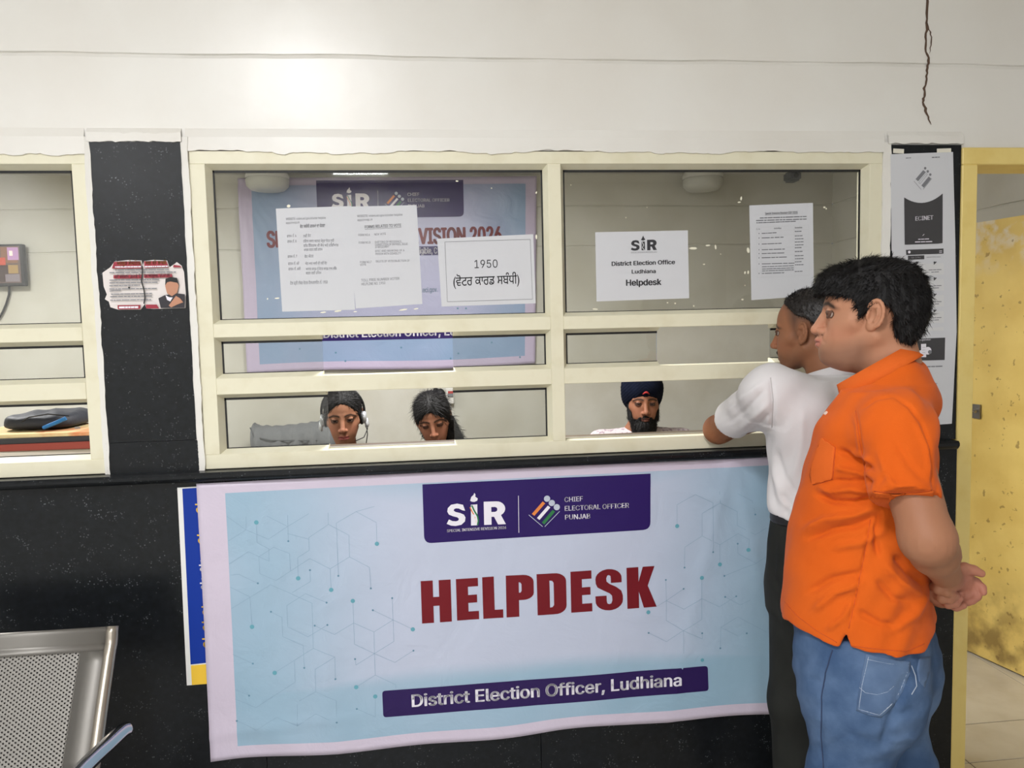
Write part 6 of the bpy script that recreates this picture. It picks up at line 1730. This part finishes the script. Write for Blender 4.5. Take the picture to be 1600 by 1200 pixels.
for s_, e_, w_ in ((S_w, E_w, W_w), (S_v, E_v, W_v)):
    F.add(cone((nk[0], s_[1] * .4, nk[2] - .07), s_, .045, .05), .03); F.add(cone(s_, e_, .050, .041), .02); F.add(ell(e_, (.041, .041, .041)), .012); F.add(cone(e_, w_, .040, .026), .02)
    d_ = (w_ - e_) / np.linalg.norm(w_ - e_); F.add(ell(w_ + d_ * .05, (.05, .035, .018)), .02)
    for q_ in range(4): F.chain([w_ + d_ * .08 + np.array([0, 0, .016 - .011 * q_]), w_ + d_ * .12 + np.array([.004, 0, .016 - .011 * q_]), w_ + d_ * .15 + np.array([.014, 0, .014 - .011 * q_])], [.008, .0075, .0065], .003)
    F.chain([w_ + d_ * .03 + np.array([0, 0, .02]), w_ + d_ * .06 + np.array([.0, 0, .036]), w_ + d_ * .085 + np.array([.005, 0, .042])], [.011, .009, .0075], .004)
head_shape(F, wh, wo)
V, Q = F.mesh(1); del F
SK_W = (146, 98, 70)
HW = [(.098, .098), (.066, .088), (.046, .070), (.034, .046), (.026, .022), (.018, -.006), (.010, -.020), (.006, .006), (-.004, .026), (-.030, .024), (-.042, -.004), (-.046, -.040), (-.078, -.056), (-.13, -.05), (-.14, .05), (-.09, .14), (.03, .15)]
wo['fade'] = HW
C = head_colors(V, wh, wo, SK_W); q = wh.inv(V); fade = np.clip((-.14 - q[:, 2]) / .03, 0, 1)[:, None]; C = C * (1 - fade) + np.array(lin((142, 92, 62))[:3]) * fade
o = mesh_obj('body', wbd.out(V), Q, SKIN, wm, smooth=True); set_colors(o, C)
eyes(wbd, wh, wm, (1, .1, -.1))
# hair
F = Field(axis_nodes(wh.t[0] - .14, wh.t[0] + .14, .0036), axis_nodes(wh.t[1] - .12, wh.t[1] + .12, .0036), axis_nodes(wh.t[2] - .09, wh.t[2] + .15, .0036))
F.add(ell((-.012, 0, .040), (.1035, .0785, .0905), wh), 0).add(ell((-.025, 0, .01), (.087, .0765, .07), wh), .02)
HT = [(.092, .106), (.064, .094), (.040, .078), (.020, .060), (.004, .046), (-.02, .040), (-.045, .020), (-.052, -.030), (-.078, -.050), (-.14, -.05), (-.15, .05), (-.09, .15), (.05, .16)]
F.keep(ext(HT, -.2, .2, wh), .006); F.warp(lambda X, Y, Z: .0012 * np.sin(X * 380) * np.sin(Y * 300 + Z * 260))
V, Q = F.mesh(1); del F
st = strands(V, Q, 7000, .009, .25, lambda Pp, N: np.tile(wh.R @ np.array([-.4, 0, -.5]), (len(Pp), 1)), 5, .0008)
hair_obj('hair', wbd.out(V), Q, (wbd.out(st[0]), st[1], st[2]), mat('dark_brown_hair', (30, 25, 23), rough=.5, bump=(160, .4, .003)), wm)
# moustache
mo = MB()
for s in (-1, 1):
    pts = [wh.pt((.099, s * .001, -.0605)), wh.pt((.0965, s * .010, -.0615)), wh.pt((.090, s * .019, -.066)), wh.pt((.084, s * .025, -.073))]
    mo.tube(wbd.out(np.array(pts)), [.0052, .0055, .0045, .002], 8)
mo.build('moustache', HAIRB, wm, smooth=True)
# ---- shirt
rows = [(600, .10, .14), (630, .11, .175), (670, .125, .185), (720, .13, .180), (770, .125, .172), (812, .12, .168), (838, .115, .165)]
secs = []
for i, (py, a, b) in enumerate(rows):
    z = LW_(1279, py, 0)[2]; lean = np.interp(z, [.95, 1.2, 1.40], [-.01, .0, .05]); secs.append((z, lean, np.interp(z, [.95, 1.4], [.0, nk[1] * .6]), a, b))
F = Field(axis_nodes(-.26, .34, .0048), axis_nodes(-.36, .40, .0048), axis_nodes(.88, 1.54, .0048))
F.add(loft(secs, 2.25), 0)
for s, sh, el_ in ((1, S_w, E_w), (-1, S_v, E_v)):
    F.add(cone((nk[0] - .015, nk[1] + s * .04, nk[2] - .036), (sh[0], sh[1] * .85, sh[2] + .006), .064, .062), .04)
    hem = sh + (el_ - sh) * .70; ax_ = (el_ - sh) / np.linalg.norm(el_ - sh)
    F.add(ell(sh, .062), .06); F.add(capped(sh, hem, .064, .058), .045); F.add(ell((-.02, s * .085, sh[2] - .07), (.075, .085, .10)), .06)
    F.sub(cone(hem + ax_ * .045, hem + ax_ * .034, .044, .044), .002)
F.add(ell((nk[0] - .012, nk[1], nk[2] - .02), (.072, .08, .055)), .04)
zb = LW_(1215, 810, .16)[2]
F.keep((None, None, lambda X, Y, Z: zb - Z + 0 * X + 0 * Y), .004)
F.warp(lambda X, Y, Z: .0022 * np.sin(Z * 50 + 12 * Y + 3 * np.sin(X * 20)) * np.cos(Y * 24 + X * 9) + .004 * np.clip((zb + .06 - Z) / .06, 0, 1) * np.sin(Y * 60 + X * 40) * np.clip((Z - zb) / .02, 0, 1))
V, Q = F.mesh(1); del F
WF = [([(1205, 592), (1208, 640), (1205, 672)], 4, -.006), ([(1204, 676), (1198, 715), (1206, 770), (1214, 800)], 5, -.005), ([(1195, 610), (1165, 640), (1140, 660)], 4, -.006), ([(1200, 630), (1175, 655), (1155, 672)], 5, .007), ([(1203, 645), (1185, 668), (1168, 682)], 4, -.006), ([(1190, 600), (1160, 622), (1135, 645)], 4, .006), ([(1210, 700), (1225, 745), (1250, 780)], 6, -.006), ([(1206, 730), (1222, 780), (1240, 800)], 5, .006), ([(1220, 770), (1235, 790), (1225, 806)], 4, -.005), ([(1255, 640), (1252, 700), (1240, 750)], 7, .004), ([(1200, 672), (1190, 684), (1178, 690)], 3, -.004)]
V = sculpt(wbd.out(V), Q, WF)
ws = mesh_obj('shirt', V, Q, WHITE, wm, smooth=True); bvw = bvh_of(V, Q)
V = []; nn = 30
cz = nk + np.array([-.004, 0, .030])
for t in np.linspace(math.radians(25), math.radians(335), nn):
    u_ = np.array([math.cos(t), math.sin(t), 0]); b_ = cz + u_ * np.array([.066, .066, 0]) + np.array([0, 0, -.022 * math.cos(t)])
    V += [b_ - u_ * .003 + np.array([0, 0, -.02]), b_ + np.array([0, 0, .016]), b_ + u_ * .005 + np.array([0, 0, .016]), b_ + u_ * .016 + np.array([0, 0, -.022])]
co = mesh_obj('collar', wbd.out(np.array(V)), [(i * 4 + j, (i + 1) * 4 + j, (i + 1) * 4 + j + 1, i * 4 + j + 1) for i in range(nn - 1) for j in range(3)], WHITE, ws, smooth=True)
md = co.modifiers.new('t', 'SOLIDIFY'); md.thickness = .002; md.offset = 0
seam('armhole_seam', bvw, [[(1204, 590), (1208, 625), (1206, 668)]], .0009, mat('grey_thread', (176, 172, 172), rough=.9), ws)
# ---- trousers
F = Field(axis_nodes(-.24, .24, .007), axis_nodes(-.26, .26, .007), axis_nodes(.02, 1.08, .007))
hz = LW_(1215, 808, .15)[2]
F.add(loft([(hz, -.01, 0, .108, .150), (hz - .08, -.012, 0, .118, .168), (hz - .20, -.014, 0, .122, .175), (hz - .26, -.01, 0, .11, .17)], 2.4), 0)
for s in (1, -1):
    a_, k_, f_ = np.array([-.012, s * .088, hz - .20]), np.array([0.0, s * .096, .50]), np.array([-.02, s * .10, .05])
    F.add(cone(a_, k_, .088, .072), .03); F.add(capped(k_, f_, .072, .062), .03)
F.warp(lambda X, Y, Z: .0025 * np.sin(Z * 30 + 14 * Y) * np.cos(X * 25))
V, Q = F.mesh(1); V = wbd.out(V)
V = sculpt(V, Q, [([(1210, 840), (1206, 900), (1222, 925)], 5, -.006), ([(1222, 815), (1225, 860)], 2.5, -.004), ([(1215, 930), (1235, 1000), (1250, 1100)], 6, .005)])
tr = mesh_obj('trousers', V, Q, TROUS, wm, smooth=True)
F = Field(axis_nodes(-.20, .20, .007), axis_nodes(-.22, .22, .007), axis_nodes(hz - .05, hz + .05, .004))
F.add(loft([(hz - .022, -.01, 0, .112, .157), (hz + .012, -.01, 0, .111, .154)], 2.4), 0)
V, Q = F.mesh(1); mesh_obj('belt', wbd.out(V), Q, SHOE, tr, smooth=True)
for s in (1, -1):
    F = Field(axis_nodes(-.16, .24, .008), axis_nodes(s * .10 - .08, s * .10 + .08, .008), axis_nodes(-.02, .14, .008))
    F.add(ell((-.04, s * .10, .04), (.08, .042, .045)), 0).add(ell((.08, s * .106, .03), (.10, .046, .036)), .04); F.keep((None, None, lambda X, Y, Z: .002 - Z + 0 * X + 0 * Y), .003)
    V, Q = F.mesh(1); mesh_obj('shoe', wbd.out(V), Q, SHOE, wm, smooth=True)
# ================================================================== the three people sitting in the office
def staff(px, py, t, deg, pitch, roll, sc, o, skin, label, cloth, chest=.125, neck=-.20, chair=''):
    """seated person placed by the point between the eyes; returns body frame, head frame, root and shirt"""
    w = PT(px, py, t); B = Body(w - np.array([math.cos(math.radians(deg)), math.sin(math.radians(deg)), 0]) * .06, deg)
    e = B.into(w); fr = Frame(rotx(math.radians(roll)) @ roty(math.radians(pitch)), (0, 0, 0), sc); fr.t = e - sc * (fr.R @ np.array([.086, 0, 0]))
    root = empty('person', (B.b[0], B.b[1], .45), label, 'person')
    nkp = fr.pt((-.045, 0, neck)); zb = .475
    F = Field(axis_nodes(fr.t[0] - .22, fr.t[0] + .16, .010, [(fr.t[0] - .12, fr.t[0] + .13, .0023)]), axis_nodes(fr.t[1] - .16, fr.t[1] + .16, .010, [(fr.t[1] - .095, fr.t[1] + .095, .0023)]), axis_nodes(nkp[2] - .12, fr.t[2] + .15, .010, [(fr.t[2] - .135, fr.t[2] + .14, .0023)]))
    oo_ = dict(o); oo_['neck_to'] = (-.045, 0, neck)
    head_shape(F, fr, oo_); F.add(ell(nkp - np.array([0, 0, .04]), (.06, .09, .05)), .03)
    V, Q = F.mesh(1); b = mesh_obj('body', B.out(V), Q, SKIN, root, smooth=True); set_colors(b, head_colors(V, fr, oo_, skin)); eyes(B, fr, root, o.get('gaze'))
    F = Field(axis_nodes(-.30, .34, .012), axis_nodes(-.34, .34, .012), axis_nodes(zb - .03, nkp[2] + .06, .012))
    F.add(loft([(zb, -.03, 0, .13, .155), (zb + .2, -.02, 0, .11, chest + .01), (nkp[2] - .16, nkp[0], nkp[1], .105, chest + .03), (nkp[2] - .06, nkp[0], nkp[1], .07, chest - .03), (nkp[2] - .02, nkp[0], nkp[1], .05, .06)], 2.2), 0)
    for s in (1, -1):
        sh = np.array([nkp[0], nkp[1] + s * (chest + .035), nkp[2] - .085]); el_ = np.array([nkp[0] + .07, sh[1] - s * .005, sh[2] - .24]); wr = np.array([nkp[0] + .26, sh[1] - s * .02, sh[2] - .25])
        F.add(cone((nkp[0], nkp[1] + s * .05, nkp[2] - .065), sh, .045, .056), .03); F.add(cone(sh, el_, .056, .048), .03); F.add(cone(el_, wr, .046, .036), .03)
        F.add(cone((0, s * .075, zb + .092), (.30, s * .08, zb + .08), .08, .066), .04)
    F.warp(lambda X, Y, Z: .003 * np.sin(Z * 50 + 11 * X) * np.cos(Y * 30))
    V, Q = F.mesh(1); sh_o = mesh_obj('clothing', B.out(V), Q, cloth, root, smooth=True)
    # office chair carrying the person
    c = B.b; ch = empty('office_chair', (c[0], c[1], 0), chair, 'chair')
    a_ = [B.Fw, B.L, (0, 0, 1)]
    MB().obox((c[0], c[1], .418), a_, (.17, .17, .034), .015).build('seat', SHOE, ch)
    MB().tube([(c[0], c[1], .41), (c[0], c[1], .07)], .025, 10).build('column', STEEL, ch)
    for k_ in range(5):
        t_ = k_ * 2 * math.pi / 5; MB().tube([(c[0], c[1], .075), (c[0] + .15 * math.cos(t_), c[1] + .15 * math.sin(t_), .045)], .018, 8).tube([(c[0] + .15 * math.cos(t_), c[1] + .15 * math.sin(t_), .045), (c[0] + .15 * math.cos(t_), c[1] + .15 * math.sin(t_), .0)], .02, 8).build('leg', SHOE, ch)
    return B, fr, root, sh_o, nkp


def scalp(B, fr, root, sub, extra=(), r=(.1065, .0835, .0925), c=(-.014, 0, .040), seed=1, n=5000, flow=(-.6, 0, -.5), L=.02):
    F = Field(axis_nodes(fr.t[0] - .19, fr.t[0] + .14, .004), axis_nodes(fr.t[1] - .15, fr.t[1] + .15, .004), axis_nodes(fr.t[2] - .30, fr.t[2] + .15, .004))
    F.add(ell(c, r, fr), 0)
    for e in extra: F.add(e, .02)
    for s_ in sub: F.sub(s_, .006)
    F.warp(lambda X, Y, Z: .0010 * np.sin(Y * 420 + 4 * np.sin(X * 60 + Z * 40)))
    V, Q = F.mesh(1)
    st = strands(V, Q, n, L, .05, lambda Pp, N: np.tile(fr.R @ np.array(flow), (len(Pp), 1)) + fr.R[:, 1] * (np.sign(fr.inv(Pp)[:, 1]) * .6)[:, None], seed, .0008)
    return hair_obj('hair', B.out(V), Q, (B.out(st[0]), st[1], st[2]), HAIRB, root)


# --- woman with the headset
of = dict(wide=.97, jaw=.92, nose=1.05, neck=.82, lips=(150, 70, 74), warm=(176, 104, 86), brow=(26, 20, 20), gaze=(1, -.03, .02), open=19, lash=(36, 24, 22))
B, fr, root, cl, nkp = staff(535, 657.5, 3.08, -86, 6, 2, .96, of, (146, 101, 77), 'person with a headset sitting behind the left gap of the window', mat('dark_kurta', (44, 36, 44), rough=.9), chair='office chair under the woman with the headset')
scalp(B, fr, root, [ell((.088, 0, -.016), (.066, .061, .088), fr), ell((.062, 0, -.10), (.10, .08, .07), fr)], [ell((-.085, 0, -.02), (.05, .05, .05), fr)], seed=11)
hs = empty('headset', B.out(np.array([fr.pt((0, .09, -.05))]))[0], 'silver and black headset on the woman behind the left gap', 'headset')
band = [fr.pt((-.012, .094 * math.cos(t), .022 + .108 * math.sin(t))) for t in np.linspace(-.35, math.pi + .35, 30)]
MB().tube(B.out(np.array(band)), .0055, 8).build('headband', BLACK, hs, smooth=True)
SILV = mat('silver_plastic', (192, 194, 198), rough=.3, metal=.4)
for s in (-1, 1):
    c_ = np.array([fr.pt((-.012, s * .082, -.012)), fr.pt((-.012, s * .096, -.012)), fr.pt((-.012, s * .102, -.012))]); MB().tube(B.out(c_), [.027, .028, .020], 18).build('ear_cup', SILV, hs, smooth=True)
    c_ = np.array([fr.pt((-.012, s * .074, -.012)), fr.pt((-.012, s * .083, -.012))]); MB().tube(B.out(c_), .031, 18).build('ear_pad', BLACK, hs, smooth=True)
    c_ = np.array([fr.pt((-.006, s * .099, -.016)), fr.pt((-.002, s * .102, -.045)), fr.pt((.004, s * .099, -.058))]); MB().tube(B.out(c_), [.008, .010, .006], 8).build('hinge', SILV, hs, smooth=True)
MB().tube(B.out(np.array([fr.pt(p) for p in ((-.01, .098, -.03), (.02, .103, -.06), (.06, .085, -.088), (.085, .05, -.095))])), .0022, 6).build('microphone_boom', BLACK, hs, smooth=True)
MB().tube(B.out(np.array([fr.pt(p) for p in ((-.01, .098, -.035), (.0, .10, -.09), (.01, .085, -.16), (.03, .07, -.24))])), .0022, 6).build('cable', BLACK, hs, smooth=True)
# --- woman looking down
of2 = dict(wide=.96, jaw=.92, nose=1.0, neck=.82, lips=(146, 66, 70), warm=(180, 110, 90), brow=(24, 19, 19), gaze=(1, 0, -.25), open=4, lash=(26, 18, 18))
B, fr, root, cl, nkp = staff(676, 665.5, 3.28, -94, 15, 8, .96, of2, (156, 106, 82), 'person with long black hair looking down behind the window gap', mat('print_kurta', (40, 38, 46), rough=.9, var=(45, (186, 180, 182), .6, .64)), chair='office chair under the woman looking down')
scalp(B, fr, root, [ell((.087, -.004, -.026), (.064, .058, .090), fr), ell((.066, 0, -.11), (.09, .066, .07), fr)], [ell((-.06, 0, -.05), (.07, .075, .10), fr), cone((-.03, .074, -.03), (-.045, .095, -.17), .026, .034, fr), cone((-.04, .05, -.1), (-.07, .08, -.22), .04, .045, fr)], r=(.1085, .086, .0945), seed=12, n=7000, flow=(-.3, 0, -1.0), L=.035)
# --- man in the turban
of3 = dict(wide=.98, jaw=1.02, nose=1.12, neck=1.0, lips=(122, 70, 62), warm=(160, 98, 76), brow=(20, 16, 16), gaze=(1, -.08, .03), open=14, ears=False, lash=(34, 24, 22))
PRN = mat('printed_shirt', (196, 184, 186), rough=.85, var=(60, (150, 132, 142), .5, .6))
B, fr, root, cl, nkp = staff(1008.5, 631.5, 3.48, -97, 2, -1, .98, of3, (142, 94, 70), 'person in a dark blue turban with a black beard behind the right bay', PRN, .165, -.115, chair='office chair under the man in the turban')
F = Field(axis_nodes(fr.t[0] - .16, fr.t[0] + .15, .0036), axis_nodes(fr.t[1] - .14, fr.t[1] + .14, .0036), axis_nodes(fr.t[2] - .09, fr.t[2] + .20, .0036))
F.add(ell((-.022, 0, .066), (.124, .106, .100), fr), 0).add(ell((-.035, 0, .012), (.092, .096, .075), fr), .03)
F.sub(ell((.110, 0, -.040), (.066, .060, .070), fr), .008)
F.sub(ext([(.20, .048), (.06, .012), (.02, -.005), (.0, -.12), (.20, -.12)], -.2, .2, fr), .008)
for s in (-1, 1): F.sub(cone((.13, s * .010, .040), (.085, s * .085, -.020), .030, .030, fr), .008)
def folds(X, Y, Z):
    x, y, z = X - fr.t[0], Y - fr.t[1], Z - fr.t[2]
    v = np.where(y > 0, z * 1.0 + y * .85, z * 1.0 - y * .85) - .25 * x
    return .0024 * np.abs(np.sin(v * 190)) + 0 * x
for s in (-1, 1): F.sub(cone((.125, 0, .052), (.105, s * .05, .012), .014, .02, fr), .006)
F.warp(folds); V, Q = F.mesh(1)
tb = mesh_obj('turban', B.out(V), Q, mat('navy_cloth', (13, 17, 31), rough=.95, spec=.1, var=(20, (18, 23, 40), .4, .7), bump=(120, .3, .003)), root, smooth=True)
pk = np.array([fr.pt(p) for p in ((.101, -.016, .050), (.106, -.006, .058), (.107, 0, .060), (.106, .006, .058), (.101, .016, .050))]); MB().tube(B.out(pk), [.002, .0045, .005, .0045, .002], 8).build('inner_band', mat('red_cloth', (170, 44, 44), rough=.9), tb, smooth=True)
F = Field(axis_nodes(fr.t[0] - .08, fr.t[0] + .15, .0036), axis_nodes(fr.t[1] - .11, fr.t[1] + .11, .0036), axis_nodes(fr.t[2] - .23, fr.t[2] + .02, .0036))
F.add(ell((.045, 0, -.105), (.062, .064, .046), fr), 0).add(ell((.052, 0, -.14), (.048, .05, .05), fr), .03)
for s in (-1, 1): F.add(cone((.012, s * .068, -.008), (.03, s * .062, -.075), .010, .016, fr), .015); F.add(cone((.096, s * .003, -.0605), (.084, s * .026, -.072), .006, .006, fr), .006); F.add(cone((.084, s * .027, -.072), (.074, s * .034, -.095), .007, .012, fr), .012)
F.sub(ell((.095, 0, -.0765), (.022, .022, .0085), fr), .006)
F.warp(lambda X, Y, Z: .0014 * np.sin(Y * 330 + 5 * np.sin(Z * 80)) * np.sin(Z * 200))
V, Q = F.mesh(1); st = strands(V, Q, 5000, .014, .25, lambda Pp, N: np.tile(fr.R @ np.array([.2, 0, -1.0]), (len(Pp), 1)), 21, .0008)
hair_obj('beard', B.out(V), Q, (B.out(st[0]), st[1], st[2]), HAIRB, root)
